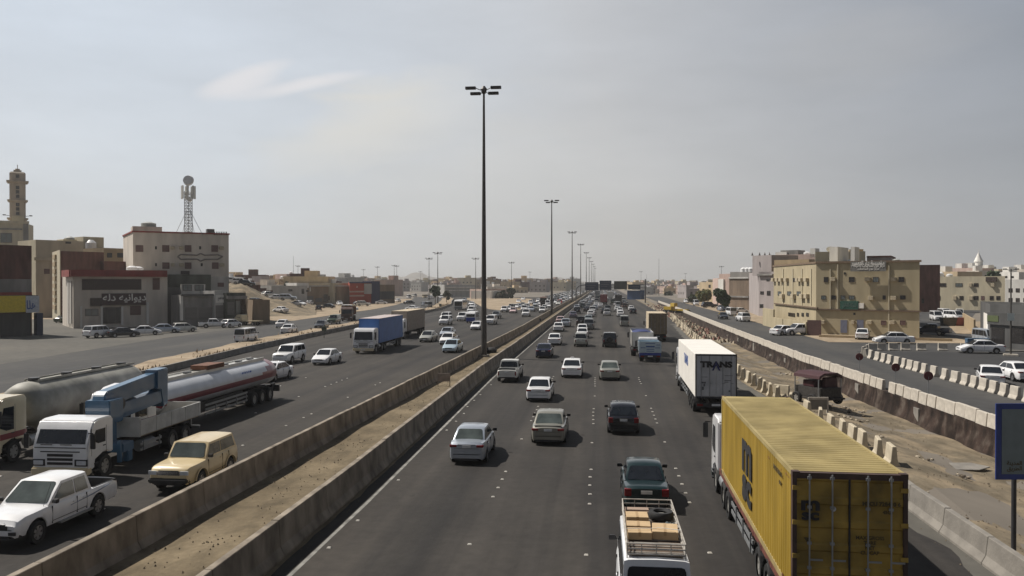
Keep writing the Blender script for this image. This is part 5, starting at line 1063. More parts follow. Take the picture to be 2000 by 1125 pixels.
# ================================================================ STREET FURNITURE
POLE = mat('pole_grey', (.075, .068, .062), .55, .3, var=.15, scale=.6); HEAD = mat('lamp_housing', (.045, .04, .04), .5, .2)
def mast(H, rb=.33, rt=.11, arms=4, hl=1.25, hr=.16, rad=.85):
    r = Node('lamp_post'); mb = MB()
    for i in range(6): a, b = i / 6, (i + 1) / 6; mb.cyl((0, 0, H * a), (0, 0, H * b), rb + (rt - rb) * a, rb + (rt - rb) * b, n=14, caps=False)
    r.add(Node('pole', mb.mesh('pole', POLE, smooth=40)))
    mb = MB(); mb.box(-.55, .55, -.55, .55, -.1, .28); r.add(Node('base', mb.mesh('base', CONCG, bevel=.03)))
    mb = MB(); mb.cyl((0, 0, H - .6), (0, 0, H - .35), rad * .28, rad * .40, n=16); mb.cyl((0, 0, H - .35), (0, 0, H - .15), rad * .40, n=16); mb.cyl((0, 0, H - .15), (0, 0, H + .22), rad * .52, rad * .16, n=16); r.add(Node('hub', mb.mesh('hub', HEAD, smooth=40)))
    for k in range(arms):
        for s in (-1, 1):
            x0 = s * rad * .35; yy = (-.9, .9)[k % 2] * rad * .7 if arms > 1 else 0; dz = (.20, -.20)[k % 2] * rad / .75; x0 = x0 + s * (.32, -.12)[k % 2]; ra_ = rad * .7 + (.30, -.10)[k % 2]
            if k > 1: break
            mb = MB(); mb.cyl((x0 * .5, yy * .4, H - .28), (s * ra_, yy, H - .30 + dz), .05, n=6); mb.box(s * ra_ if s > 0 else s * (ra_ + hl), s * (ra_ + hl) if s > 0 else s * ra_, yy - hr * 1.4, yy + hr * 1.4, H - .42 + dz, H - .42 + hr * 1.9 + dz)
            r.add(Node('floodlight', mb.mesh('floodlight', HEAD, bevel=.02)))
    return r
M30 = mast(29.7, hl=1.15, rad=.75, hr=.15); M20 = mast(20, rb=.22, rt=.09, hl=1.0, hr=.12); F30 = flat(M30, 'lamp_post'); F20 = flat(M20, 'lamp_post')
GM = 'tall lamp posts along the median'
for i, (x, y) in enumerate([(-12.75, 88.2), (-12.55, 210.5), (-11.7, 341), (-10.7, 450), (-9.7, 575), (-9.2, 690), (-8.6, 810), (-8, 930), (-7.6, 1060), (-7.2, 1200)]):
    inst(M30 if i < 3 else F30, (x, y, .05), R(2) * i, ['tallest, nearest lamp post with paired floodlights, rising from the sand median', 'second tall lamp post along the sand median', 'third lamp post along the median, beside the gantry arm', 'fourth lamp post along the median, just past the gantry arm'][i] if i < 4 else 'one of the small lamp posts shrinking into the haze along the median', 'lamp post', GM, name='lamp_post')
for px, top, lab in [(855, 493, 'tall lamp post right beside the round green roadside tree'), (838, 504, 'lamp post just left of the one by the green tree'), (929, 504, 'thin lamp post seen left of the biggest pole'), (999, 512, 'thin lamp post above the sand island bushes'), (770, 518, 'lamp post behind the orange shop'),
                     (775, 519, 'slightly lower lamp post close behind another near the orange shop'), (737, 521, 'small lamp post above the orange shop roof'), (710, 526, 'faint small lamp post left of the orange shop'), (821, 530, 'faint small lamp post before the hills'), (582, 519, 'lamp post over the distant brown rooftops'),
                     (1035, 531, 'faint lamp post between the two biggest poles'), (1339, 534, 'lamp post over the far rooftops right of the signs'), (1252, 530, 'faint lamp post above the blue hall'), (1409, 520, 'lamp post peeking over the pink house')]:
    d = (20 - CH) * FPX / (552 - top); p = G(px, top, d=d); inst(F20, (p.x, p.y, p.z - 20), 0, lab, 'lamp post', 'distant lamp posts', name='lamp_post')
mb = MB(); mb.cyl((0, 0, 0), (0, 0, 24), .16, .07, n=8)
for px, top, d in [(1287, 505, 520), (573, 500, 500), (1263, 536, 700)]:
    p = G(px, top, d=d); solo('radio_mast', mb.mesh('radio_mast', POLE), {1287: 'thin bare mast right of the gantry signs', 573: 'thin bare mast over the left rooftops', 1263: 'short bare mast above the blue hall'}[px], 'mast', loc=(p.x, p.y, p.z - 24))
# small lamp post by the dark garage
r = Node('lamp_post'); mb = MB(); mb.cyl((0, 0, 0), (0, 0, 9.4), .10, .06, n=10); r.add(Node('pole', mb.mesh('pole', POLE, smooth=40)))
for s in (-1, 1):
    k = MB(); k.cyl((0, 0, 9.2), (s * .5, 0, 9.35), .035, n=6); k.box(min(s * .35, s * .75), max(s * .35, s * .75), -.14, .14, 9.3, 9.42); r.add(Node('lamp_head', k.mesh('lamp_head', HEAD, bevel=.02)))
k = MB(); k.box(-.7, .7, -.5, .5, -.05, .2); r.add(Node('base', k.mesh('base', JERS, bevel=.05))); k = MB(); k.box(-.32, .32, -.14, -.08, 3.8, 4.6); r.add(Node('junction_box', k.mesh('junction_box', P['palegreen'])))
p = G(1974, 695, FZ); inst(r, (p.x, p.y, FZ), -.4, 'slim lamp post with two heads in front of the dark garage', 'lamp post')
# sign gantry
SIGNB = mat('sign_navy', (.012, .022, .06), .6); SIGNG = mat('sign_grey_back', (.055, .055, .05), .7); GYF = 335.0
r = Node('sign_gantry'); mb = MB(); x0, x1 = -9.9, 18.5
pts = [(x0, 0), (x0, 4.5), (x0 + .35, 5.9), (x0 + 1.2, 6.9), (x0 + 2.6, 7.3), (x0 + 5, 7.4)]
for a, b in zip(pts, pts[1:]): mb.cyl((a[0], 0, a[1]), (b[0], 0, b[1]), .22, n=8)
mb.cyl((x0 + 5, 0, 7.4), (x1, 0, 7.4), .2, n=8); mb.cyl((x0 + 4, 0, 6.5), (x1, 0, 6.5), .12, n=8); mb.cyl((x1, 0, 0), (x1, 0, 9.8), .25, n=8); r.add(Node('frame', mb.mesh('frame', DSTEEL, smooth=50)))
for a, b, z0, z1, m in [(1143, 1169, 567, 551, SIGNB), (1171, 1194, 566, 548, SIGNB), (1199, 1224, 565, 549, SIGNG), (1226, 1250, 565, 557, SIGNB)]:
    k = MB(); xa = G(a, 560, d=GYF).x; xb = G(b, 560, d=GYF).x; za = CH - (z0 - 552) / FPX * GYF; zb_ = CH - (z1 - 552) / FPX * GYF
    k.box(xa, xb, -.45, -.25, za, zb_); nd = Node('sign_panel', k.mesh('sign_panel', m, bevel=.05))
    if m is SIGNB:
        k = MB()
        for q in range(3): k.box(xa + .5, xb - .5 - q * .6, -.47, -.452, zb_ - .8 - q * .85, zb_ - .5 - q * .85)
        nd.add(Node('lettering', k.mesh('lettering', mat('dim_sign_text', (.10, .11, .14), .6))))
    r.add(nd)
inst(r, (0, GYF, 0), 0, 'sign gantry spanning the right carriageway with four dark panels', 'sign gantry')
# board at the right edge
BF = mat('board_blue', (.02, .045, .21), .45); BG_ = mat('board_grey', (.16, .20, .215), .6, var=.08)
p0 = G(1945, 937, d=24.3); p1 = G(1945, 788, d=24.3); wS = 2.1; dirx = Vector((math.cos(YAW), math.sin(YAW), 0)).normalized()
r = Node('sign_board'); Hh = p1.z - p0.z; k = MB(); k.box(0, wS, 0, .05, 0, Hh); r.add(Node('frame', k.mesh('frame', BF, bevel=.01)))
k = MB(); k.box(.17, wS - .17, -.012, -.002, .17, Hh - .17); pn = Node('panel', k.mesh('panel', BG_))
for i, (t, z) in enumerate([('المدينة', .50), ('الطريق', .34)]): pn.add(Node('lettering', letters(t, .17, DINK, 'lettering', .002, .003), (.55, -.016, z)))
r.add(pn)
for xx in (.62, wS - .2): k = MB(); k.cyl((xx, .12, -p0.z - 1), (xx, .12, Hh - .3), .07, n=10); r.add(Node('post', k.mesh('post', DSTEEL, smooth=40)))
inst(r, (p0.x, p0.y, p0.z), math.atan2(dirx.y, dirx.x), 'blue framed grey board on a dark post at the right edge', 'sign board')
# round signs among the white barriers
RSN = mat('sign_dark_red', (.10, .015, .018), .6); k = MB(); k.cyl((0, -.02, 1.75), (0, .02, 1.75), .30, n=24); disc = k.mesh('disc', RSN); k = MB(); k.cyl((0, 0, 0), (0, 0, 1.7), .025, n=8); pst = k.mesh('post', STEEL)
for x, y, h, lab in [(21.4, 69.6, .55, 'dark red round sign farthest along the white barriers'), (21.7, 62.2, .45, 'dark red round sign between two others by the white barriers'), (22.0, 57.0, .42, 'dark red round sign nearest the blue framed board')]:
    inst(Node('round_sign', kids=[Node('disc', disc), Node('post', pst)]), (x, y, h - .15), 0, lab, 'road sign', 'round signs by the white barriers')
k = MB(); k.box(-.5, .5, -.03, .03, .35, 1.0); k.box(-.5, -.44, -.03, .03, 0, .35); k.box(.44, .5, -.03, .03, 0, .35)
p = G(867, 756); solo('weathered_sign', k.mesh('weathered_sign', mat('weathered_plate', (.25, .21, .18), .8, var=.25)), 'weathered plate standing on the sand median between the walls', 'sign', loc=(p.x, p.y, .1), rz=.1)
k = MB(); k.cyl((0, 0, 0), (0, 0, 1.1), .05, n=8); k.box(-.35, .35, -.05, .05, 1.0, 1.75)
for px, py, l in [(633, 663, 'small dark green sign on the sand verge'), (860, 606, 'small dark sign at the verge tip')]:
    p = G(px, py); solo('roadside_sign', k.mesh('roadside_sign', P['oldgreen']), l, 'sign', 'small signs on the verge', loc=(p.x, p.y, .2))
for px, l in [(1480, 'thin marker post on the frontage road'), (1386, 'marker post by the bank')]: pass
# black bundle beside the first lamp post and another further on
def lump(r, seed, sq=.5, n=9):
    mb = MB(); rows = []
    for i in range(n):
        t = math.pi * i / (n - 1); rows.append([(r * (math.sin(t) * math.cos(2 * math.pi * j / 12)) * (1 + .35 * noise.noise(Vector((math.cos(j / 12 * 6.28) * 1.2 + seed, math.sin(j / 12 * 6.28) * 1.2, t * 1.5)))), r * math.sin(t) * math.sin(2 * math.pi * j / 12) * (1 + .35 * noise.noise(Vector((math.cos(j / 12 * 6.28) * 1.2 + seed, math.sin(j / 12 * 6.28), t * 1.5)))), r * sq * (math.cos(t) + .8)) for j in range(12)])
    mb.loft(rows, closed=True, cap=False); return mb
for px, py, rr, l in [(958, 690, .8, 'black rubber heap at the foot of the tallest lamp post'), (1049, 628, .9, 'black bundle between the median walls further along')]:
    p = G(px, py); solo('rubber_heap', lump(rr, px).mesh('rubber_heap', BLACK, smooth=60), l, 'heap', loc=(p.x, p.y, 0))
# maroon canopied generator trailer in the pit
r = Node('generator_trailer'); k = MB(); k.box(-.9, .9, -1.3, 1.3, .55, 1.25); k.box(-1.1, 1.1, -1.5, 1.5, .42, .55); r.add(Node('engine_block', k.mesh('engine_block', CHASS, bevel=.04)))
k = MB(); k.prism([(-1.05, 1.9), (-1.0, 2.1), (-.6, 2.28), (.6, 2.28), (1.0, 2.1), (1.05, 1.9), (.95, 1.9), (.55, 2.16), (-.55, 2.16), (-.95, 1.9)], -1.25, 1.25, 'y'); r.add(Node('canopy', k.mesh('canopy', mat('dull_maroon', (.05, .014, .018), .6), smooth=30)))
k = MB(); k.prism([(-.3, .7), (-.2, 1.9), (.9, 1.95), (1.0, 1.2)], -.9, -.6, 'y'); k.box(-.8, .2, -.5, .6, 1.25, 1.7); r.add(Node('hood', k.mesh('hood', mat('dull_maroon', (.05, .014, .018), .6), bevel=.04)))
for sx in (-1, 1):
    for sy in (-1, 1): k = MB(); k.cyl((sx * 1.0, sy * 1.15, .5), (sx * 1.0, sy * 1.15, 1.95), .04, n=6); r.add(Node('canopy_post', k.mesh('canopy_post', STEEL)))
wheels(r, (-1.15, 1.15), (-.7, .8), .42, .25, RIMS); p = G(1597, 787, -.2); inst(r, (p.x, p.y, -.25), .5, 'dark machine with a maroon canopy standing in the sand pit', 'machine')
solo('jersey_barrier', J3, 'cream concrete block standing beside the maroon canopied machine', 'barrier', loc=(p.x - 2.3, p.y + .8, 0), rz=.9)
k = MB(); k.box(-.65, -.55, -.06, .06, 0, 1.0); k.box(.55, .65, -.06, .06, 0, 1.0); k.box(-.65, .65, -.05, .05, .9, 1.05); k.box(-.55, .55, -.02, .02, .25, .9, 1)
p = G(1598, 806, -.1); inst(Node('warning_board', k.mesh('warning_board', [JERS, mat('board_mud_grey', (.19, .175, .15), .8)])), (p.x, p.y, -.15), .1, 'white framed grey board before the maroon canopied machine', 'board')
# yellow roadwork machine further away
r = Node('grader'); k = MB(); k.box(-.5, .5, -3.5, 3, .8, 1.3); k.box(-1.0, 1.0, 1.2, 3.6, 1.0, 1.9); k.prism([(-.9, 1.9), (-.7, 2.9), (.7, 2.9), (.9, 1.9)], .3, 1.6, 'y'); r.add(Node('frame', k.mesh('frame', P['yellow'], bevel=.05))); k = MB(); k.box(-1.5, 1.5, -.6, -.4, .2, .8); r.add(Node('blade', k.mesh('blade', DSTEEL)))
wheels(r, (-1.0, 1.0), (-3.1, 2.0, 3.2), .55, .35, RIMS); p = G(1322, 612, 0); inst(r, (p.x, p.y, -.1), .9, 'yellow grader working in the dug up strip', 'machine')
# stones, slabs and litter in the pit
STN = mat('pale_stone', (.34, .29, .22), .9, var=.25); DST = mat('dark_clod', (.09, .07, .05), .95, var=.3); stones = [lump(1, s, .6, 6).mesh('stone', m, smooth=30) for s, m in ((1, STN), (2.7, STN), (5, DST), (8, DST))]
def stones_at(px, py, n, spread, r0, r1, gl, lab, dark=.5):
    c = G(px, py, -.4)
    for i in range(n):
        x, y = c.x + random.gauss(0, spread), c.y + random.gauss(0, spread * 1.3); m = stones[random.choice((2, 3)) if random.random() < dark else random.choice((0, 1))]
        o = solo('stone', m, lab, 'stone', gl, loc=(x, y, pit_profile(x, y) + .02), rz=random.uniform(0, 6)); o.scale = (random.uniform(r0, r1) * .62,) * 3
stones_at(1640, 790, 26, .9, .07, .26, 'rubble stones by the machine', 'stone of the rubble patch beside the maroon canopied machine')
stones_at(1665, 812, 14, .4, .06, .20, 'stones between machine and barriers', 'stone of the pale clump behind the last cream blocks', .3)
stones_at(1560, 720, 16, 1.0, .08, .25, 'stones far in the pit', 'stone of the clump in the far part of the sand pit', .4)
stones_at(1728, 852, 3, .12, .12, .22, 'stones alone in the sand', 'stone of the small lone heap in open sand', .7)
stones_at(1806, 892, 6, .25, .08, .2, 'dark clods in the sand', 'dark clod in the pair of heaps before the slab', .8)
stones_at(1885, 926, 7, .28, .08, .2, 'stones by the tilted slab', 'stone lying just in front of the tilted grey slab', .6)
stones_at(1840, 985, 10, .3, .03, .09, 'pebbles by the shoulder wall', 'pebble in the litter behind the shoulder wall', .7)
stones_at(1905, 1040, 16, .4, .03, .10, 'pebbles near the sign post', 'pebble in the dark litter near the blue board post', .8)
k = MB(); k.prism([(-.9, -.5), (.2, -.7), (1.1, -.35), (.6, .35), (-.5, .5)], 0, .05, 'z', M=Matrix.Rotation(.10, 4, 'X')); p = G(1885, 908, -.6); solo('concrete_slab', k.mesh('concrete_slab', CONCG, bevel=.01), 'flat grey slab lying tilted on the sand pit floor', 'slab', loc=(p.x, p.y, pit_profile(p.x, p.y) + .12), rz=.3)
litter = MB()
for i in range(220):
    y = 8 + random.random() ** 1.6 * 60; x = lerp_poly(PR, y) - random.uniform(0, .9) if random.random() < .5 else lerp_poly(MR, y) + random.uniform(.3, .7); s = random.uniform(.01, .035); litter.add([(x - s, y, .01), (x, y - s, .012), (x + s, y, .01), (x, y + s * .6, .012 + s)], [(0, 1, 3), (1, 2, 3), (2, 0, 3)])
for i in range(2600):
    y = 10 + random.random() ** 1.5 * 75; x = random.uniform(lerp_poly(ML, y) + .4, lerp_poly(MR, y) - .4) if random.random() < .35 else random.uniform(lerp_poly(PR, y) + .6, lerp_poly(RW, y) - 1); s = random.uniform(.010, .05)
    z = .10 if x < 0 else pit_profile(x, y) + .04; litter.add([(x - s, y, z), (x, y - s, z), (x + s, y, z), (x, y, z + s * 1.2)], [(0, 1, 3), (1, 2, 3), (2, 0, 3)])
solo('gravel', litter.mesh('gravel', mat('gravel_brown', (.12, .095, .065), .95, var=.4, scale=20)), 'scattered pebbles along the wall feet and over the sand', 'gravel', kind='stuff')
rubble = MB()
for i in range(900):
    y = random.uniform(125, 300); x = random.uniform(lerp_poly(PR, y), lerp_poly(RW, y) - .5); s = random.uniform(.1, .5); z = pit_profile(x, y); rubble.add([(x - s, y, z), (x, y - s, z), (x + s, y + s * .3, z), (x, y, z + s * 1.3)], [(0, 1, 3), (1, 2, 3), (2, 0, 3)], random.choice((0, 0, 1, 2)))
solo('rubble', rubble.mesh('rubble', [STN, DST, mat('rust_rebar', (.16, .07, .05), .8)]), 'broken ground and spoil of the roadworks strip', 'rubble', kind='stuff')
weeds = MB()
for i in range(5200):
    y = random.uniform(55, 300); a, b = lerp_poly(UP, y), lerp_poly(KB, y); x = b - .3 - abs(random.gauss(0, .8)) if random.random() < .9 else random.uniform(a, b)
    if noise.noise(Vector((y * .11, 3, 3))) < -.05: continue
    s = random.uniform(.12, .38); t = random.uniform(0, 3.14); weeds.add([(x - s * math.cos(t) * .4, y - s * math.sin(t) * .4, .15), (x + s * math.cos(t) * .4, y + s * math.sin(t) * .4, .15), (x + random.uniform(-.15, .15), y + random.uniform(-.1, .1), .2 + s * 1.2)], [(0, 1, 2)], random.choice((0, 0, 1)))
solo('dry_grass', weeds.mesh('dry_grass', [mat('dry_grass_tan', (.27, .20, .12), .9, var=.3), mat('dry_grass_brown', (.17, .125, .07), .9, var=.3)]), 'dry brown weeds along the verge wall', 'grass', kind='stuff')

# ================================================================ BUILDINGS
def wallmat(name, c, var=.10, sc=.35, c2=None): return mat('wall_' + name, c, .9, 0, var * 1.5, sc * 1.6, detail=10, c2=c2, stretch=(1.1, 1.1, .28))
WM = dict(yellow=wallmat('yellow', (.36, .305, .20), .08), tan=wallmat('tan', (.34, .26, .16), .1), cream=wallmat('cream', (.46, .41, .30)), white=wallmat('white', (.56, .505, .44)), palegrey=wallmat('palegrey', (.42, .41, .39)),
          brick=wallmat('brick', (.105, .046, .036), .25, .8), brown=wallmat('brown', (.23, .17, .115), .15), darkbrown=wallmat('darkbrown', (.17, .125, .09), .2), pink=wallmat('pink', (.44, .33, .285)), mauve=wallmat('mauve', (.32, .285, .28)),
          grey=wallmat('grey', (.20, .19, .18), .2), darkgrey=wallmat('darkgrey', (.07, .07, .07), .2), orange=wallmat('orange', (.34, .055, .025), .06), maroon=wallmat('maroon', (.23, .045, .038), .12), green=wallmat('greengrey', (.075, .08, .065), .3),
          sandy=wallmat('sandy', (.48, .38, .25)), offw=wallmat('offwhite', (.66, .64, .60)), navyb=wallmat('navyblock', (.03, .035, .09)), bluehall=wallmat('bluehall', (.02, .06, .15)))
WFR = mat('window_frame_brown', (.055, .036, .03), .6); WFP = mat('window_pinkish', (.13, .075, .068), .7); WDK = mat('window_dark', (.022, .02, .02), .25, spec=.6); ACM = mat('air_conditioner_beige', (.40, .34, .24), .6, var=.2); DOORB = mat('door_blue_grey', (.13, .14, .20), .6); DOORR = mat('door_brown_red', (.10, .055, .05), .7)
def unit(parts, name):
    mb = MB()
    for p in parts: mb.box(*p)
    return mb
_w = MB(); _w.box(-.5, .5, -.07, .03, 0, .06); _w.box(-.5, .5, -.06, .03, .94, 1); _w.box(-.5, -.45, -.06, .03, .06, .94); _w.box(.45, .5, -.06, .03, .06, .94); _w.box(-.02, .02, -.05, .03, .06, .94)
UW = _w.mesh('window_frame', WFR); UWP = _w.mesh('window_frame', WFP); _g = MB(); _g.box(-.45, .45, -.03, .02, .06, .94); UG = _g.mesh('pane', WDK); UGP = _g.mesh('pane', WFP); UGL = _g.mesh('pane', mat('pane_reflecting', (.10, .12, .12), .15, spec=.9))
_a = MB(); _a.box(-.5, .5, -.55, .02, 0, 1); UA = _a.mesh('air_conditioner', ACM, bevel=.04, seg=1); _d = MB(); _d.box(-.5, .5, -.06, .02, 0, 1); UD = _d.mesh('door', DOORB); UDR = _d.mesh('door', DOORR); US = _d.mesh('shutter', mat('roller_shutter', (.15, .14, .13), .7, var=.2, scale=14, stretch=(.01, .01, 1)))
UH = _d.mesh('window', WDK)
KINDW = {'w': ('window', UW, UG), 'p': ('window', UWP, UGP), 'l': ('window', UW, UGL), 'a': ('air_conditioner', UA, None), 'd': ('door', UD, None), 'r': ('door', UDR, None), 's': ('shutter', US, None), 'h': ('window', UH, None)}
class Bld:
    def __init__(s, fl, fr, D, z0, z1, m, label, name='building', cat='building', group=None, par=.7, back=None, roofm=None, cap=None):
        s.A = Vector(G(fl[0], 552, d=fl[1]).xy); s.B = Vector(G(fr[0], 552, d=fr[1]).xy); s.dA, s.dB, s.pA, s.pB = fl[1], fr[1], fl[0], fr[0]
        u = (s.B - s.A).normalized(); nb = Vector((-u.y, u.x)); s.u = u
        s.Cc = s.B + nb * D; s.Dd = Vector(G(back[0], 552, d=back[1]).xy) if back else s.A + nb * D
        if back: s.Cc = s.B + (s.Dd - s.A)
        s.z0, s.z1 = z0, z1; s.O = s.A.copy(); s.root = bpy.data.objects.new(name, None); COL.objects.link(s.root); s.root.location = (s.O.x, s.O.y, z0); s.root['label'] = label; s.root['category'] = cat
        if group: s.root['group'] = group
        P4 = [s.A, s.B, s.Cc, s.Dd]; loc = [(p.x - s.O.x, p.y - s.O.y) for p in P4]
        mb = MB(); mb.prism(loc, -1.5, z1 - z0 - par, 'z'); cen = sum(P4, Vector((0, 0))) / 4
        inn = [(p.x + (cen.x - p.x) * .03 - s.O.x, p.y + (cen.y - p.y) * .03 - s.O.y) for p in P4]
        zt = z1 - z0
        for i in range(4):
            j = (i + 1) % 4; mb.add([(*loc[i], zt - par), (*loc[j], zt - par), (*inn[j], zt - par), (*inn[i], zt - par), (*loc[i], zt), (*loc[j], zt), (*inn[j], zt), (*inn[i], zt)], [(0, 1, 5, 4), (1, 2, 6, 5), (2, 3, 7, 6), (3, 0, 4, 7), (4, 5, 6, 7)])
        s.part('wall', mb.mesh('wall', m))
        if cap:
            mb = MB(); out = [(p.x + (p.x - cen.x) * .02 - s.O.x, p.y + (p.y - cen.y) * .02 - s.O.y) for p in P4]
            for i in range(4):
                j = (i + 1) % 4; mb.add([(*out[i], zt - .25), (*out[j], zt - .25), (*inn[j], zt - .25), (*inn[i], zt - .25), (*out[i], zt + .05), (*out[j], zt + .05), (*inn[j], zt + .05), (*inn[i], zt + .05)], [(0, 1, 2, 3), (0, 1, 5, 4), (1, 2, 6, 5), (2, 3, 7, 6), (3, 0, 4, 7), (4, 5, 6, 7)])
            s.part('cornice', mb.mesh('cornice', cap))
    def part(s, name, me, loc=(0, 0, 0), rz=0, sc=None, par=None, label=None):
        o = bpy.data.objects.new(name, me); COL.objects.link(o); o.parent = par or s.root; o.location = loc; o.rotation_euler = (0, 0, rz)
        if sc: o.scale = sc
        if label: o['label'] = label
        return o
    def edge(s, e):
        if e == 'f': return s.A, s.B, s.pA, s.pB, s.dA, s.dB
        if e == 'l':
            q = _M.inverted() @ Vector((s.Dd.x, s.Dd.y, 0)); return s.Dd, s.A, 1000 + FPX * q.x / -q.z, s.pA, -q.z, s.dA
        q = _M.inverted() @ Vector((s.Cc.x, s.Cc.y, 0)); return s.B, s.Cc, s.pB, 1000 + FPX * q.x / -q.z, s.dB, -q.z
    def pt(s, e, px, py):
        P0, P1, a, b, d0, d1 = s.edge(e); k = (px - a) / (b - a); t = k * d0 / ((1 - k) * d1 + k * d0); d = d0 + (d1 - d0) * t; p = P0 + (P1 - P0) * t
        return p, CH - (py - 552) * d / FPX, (P1 - P0).normalized(), d
    def win(s, e, x0, y0, x1, y1, kind='w', label=None):
        """pixel rectangle on an edge: e = f front, l left, r right"""
        p, zb, u, d = s.pt(e, (x0 + x1) / 2, y1); q, zt, _, _ = s.pt(e, (x0 + x1) / 2, y0); a = s.pt(e, x0, y1)[0]; b = s.pt(e, x1, y1)[0]
        nm, fr, pn = KINDW[kind]; w = (b - a).length
        o = s.part(nm, fr, (p.x - s.O.x, p.y - s.O.y, zb - s.z0), math.atan2(u.y, u.x), (w, 1, zt - zb), label=label)
        if pn: s.part('pane', pn, (0, 0, 0), 0, None, o)
        return o
    def slab(s, e, x0, y0, x1, y1, out, m, name='panel', inn=.02, label=None, bevel=0):
        """box proud of the wall by `out`, given as a pixel rectangle"""
        p, zb, u, d = s.pt(e, (x0 + x1) / 2, y1); zt = s.pt(e, (x0 + x1) / 2, y0)[1]; a = s.pt(e, x0, y1)[0]; b = s.pt(e, x1, y1)[0]; w = (b - a).length / 2
        mb = MB(); mb.box(-w, w, -out, inn, 0, zt - zb); return s.part(name, mb.mesh(name, m, bevel=bevel), (p.x - s.O.x, p.y - s.O.y, zb - s.z0), math.atan2(u.y, u.x), label=label)
    def text(s, e, x, y, body, size, m, out, bold=0, width=1, par=None, fit=None):
        p, z, u, d = s.pt(e, x, y); n = Vector((u.y, -u.x)) * out
        return s.part('lettering', letters(body, size, m, 'lettering', .01, bold, width, fit), (p.x + n.x - s.O.x, p.y + n.y - s.O.y, z - s.z0), math.atan2(u.y, u.x))
    def roofbox(s, t0, t1, d0, d1, h, m, name='roof_room', base=None):
        u = s.u; nb = Vector((-u.y, u.x)); Wd = (s.B - s.A).length; mb = MB(); zb = (s.z1 - s.z0 - .9 if base is None else base)
        mb.box(Wd * t0, Wd * t1, d0, d1, zb, zb + h + .9); return s.part(name, mb.mesh(name, m), (0, 0, 0), math.atan2(u.y, u.x))
    def tank(s, t, d0, r, h, m, zb=None):
        mb = MB(); Wd = (s.B - s.A).length; z = (s.z1 - s.z0 if zb is None else zb); x = Wd * t
        mb.cyl((x, d0, z - 1), (x, d0, z + h * .7), r, n=14); mb.cyl((x, d0, z + h * .7), (x, d0, z + h), r, r * .4, n=14); return s.part('water_tank', mb.mesh('water_tank', m, smooth=40), (0, 0, 0), math.atan2(s.u.y, s.u.x))
TANKW = mat('tank_white', (.66, .66, .66), .5); TANKG = mat('tank_grey', (.30, .31, .30), .6); DISHM = mat('dish_white', (.6, .6, .6), .5)
def zat(py, d): return CH - (py - 552) * d / FPX
# --- yellow three storey building on the right
b = Bld((1594, 124.5), (1796, 115.5), 22, FZ, zat(511.5, 124.5), WM['yellow'], 'long yellow three storey building with many air conditioners and a grey roof sign', back=(1511, 151), cap=mat('roof_edge_brown', (.16, .11, .07), .8))
B1 = b
for x0, x1 in [(1609, 1618), (1658, 1669), (1705, 1716), (1755, 1766)]: b.win('f', x0, 541, x1, 551, 'w' if x0 != 1705 else 'l')
for x0, x1 in [(1690, 1701), (1741, 1751), (1624, 1633)]: b.win('f', x0, 541.5, x1, 549, 'a')
for x0, x1, k in [(1604, 1613, 'l'), (1624, 1633, 'w'), (1642, 1651, 'l'), (1658, 1669, 'l'), (1724, 1730, 'w'), (1758, 1769, 'w')]: b.win('f', x0, 577, x1, 585, k)
for x0, x1 in [(1697, 1707), (1741, 1752)]: b.win('f', x0, 578, x1, 586, 'a')
for x0, x1 in [(1721, 1731), (1758, 1769)]: b.win('f', x0, 626, x1, 635, 'p')
for x0, x1 in [(1603, 1612), (1694, 1704), (1739, 1749), (1664, 1670)]: b.win('f', x0, 626, x1, 633, 'a')
for x0, x1 in [(1642, 1655), (1674, 1687)]: b.win('f', x0, 625, x1, 650, 'd')
b.win('f', 1648, 532, 1652, 536, 'h'); b.win('f', 1667, 611, 1671, 615, 'h')
for x, y0, y1 in [(1622, 526, 605), (1636.5, 516, 605), (1736.5, 518, 655)]: b.slab('f', x - 1.2, y0, x + 1.2, y1, .18, WM['cream'], 'drain_pipe')
GS = mat('grey_sign_board', (.16, .155, .145), .7); b.slab('f', 1664, 511, 1733, 530, .9, GS, 'roof_sign', inn=-.7)
b.text('f', 1698, 514.5, 'مؤسسة دار التعمير', .85, WINK, .93, .02, fit=4.6); b.text('f', 1700, 519.5, 'مركز نجم الشاحنات للصيانة', .78, WINK, .93, .015, fit=4.4); b.text('f', 1699, 525.8, 'مركز نجم الشاحنات', .45, WINK, .93, .01, fit=3.0)
b.slab('f', 1642, 588, 1677, 604, .35, mat('green_sign', (.018, .075, .055), .6), 'shop_sign'); b.text('f', 1660, 596, 'شركة النقل', .8, mat('dim_green_text', (.10, .16, .14), .6), .37, .01, fit=2.0); b.slab('f', 1678, 592, 1688, 602, .3, WM['offw'], 'small_sign')
b.slab('f', 1594, 604.5, 1796, 607.5, .25, mat('overhang_shadow_brown', (.13, .09, .06), .8), 'ledge'); b.slab('l', 1511, 595.6, 1593.5, 598, .25, mat('overhang_shadow_brown', (.13, .09, .06), .8), 'ledge')  # ledge strips with the overhang's shade put into their brown
for x0, x1 in [(1511.5, 1515), (1519, 1523), (1526, 1530.5), (1536, 1540.5), (1549.5, 1553.5), (1559, 1563), (1565, 1569.5), (1575, 1580)]: b.win('l', x0, 543, x1, 550, 'a' if x0 not in (1549.5,) else 'w')
for x0, x1, k in [(1519.5, 1526, 'l'), (1528, 1533, 'a'), (1538, 1545.5, 'l'), (1550, 1554.5, 'a'), (1556.5, 1564, 'l'), (1567, 1572, 'a'), (1576, 1581, 'a')]: b.win('l', x0, 569 if k == 'l' else 574, x1, 577 if k == 'l' else 583, k)
for x0, x1 in [(1540, 1553), (1557, 1561), (1566, 1570.5), (1575, 1580)]: b.win('l', x0, 611, x1, 618, 'h')
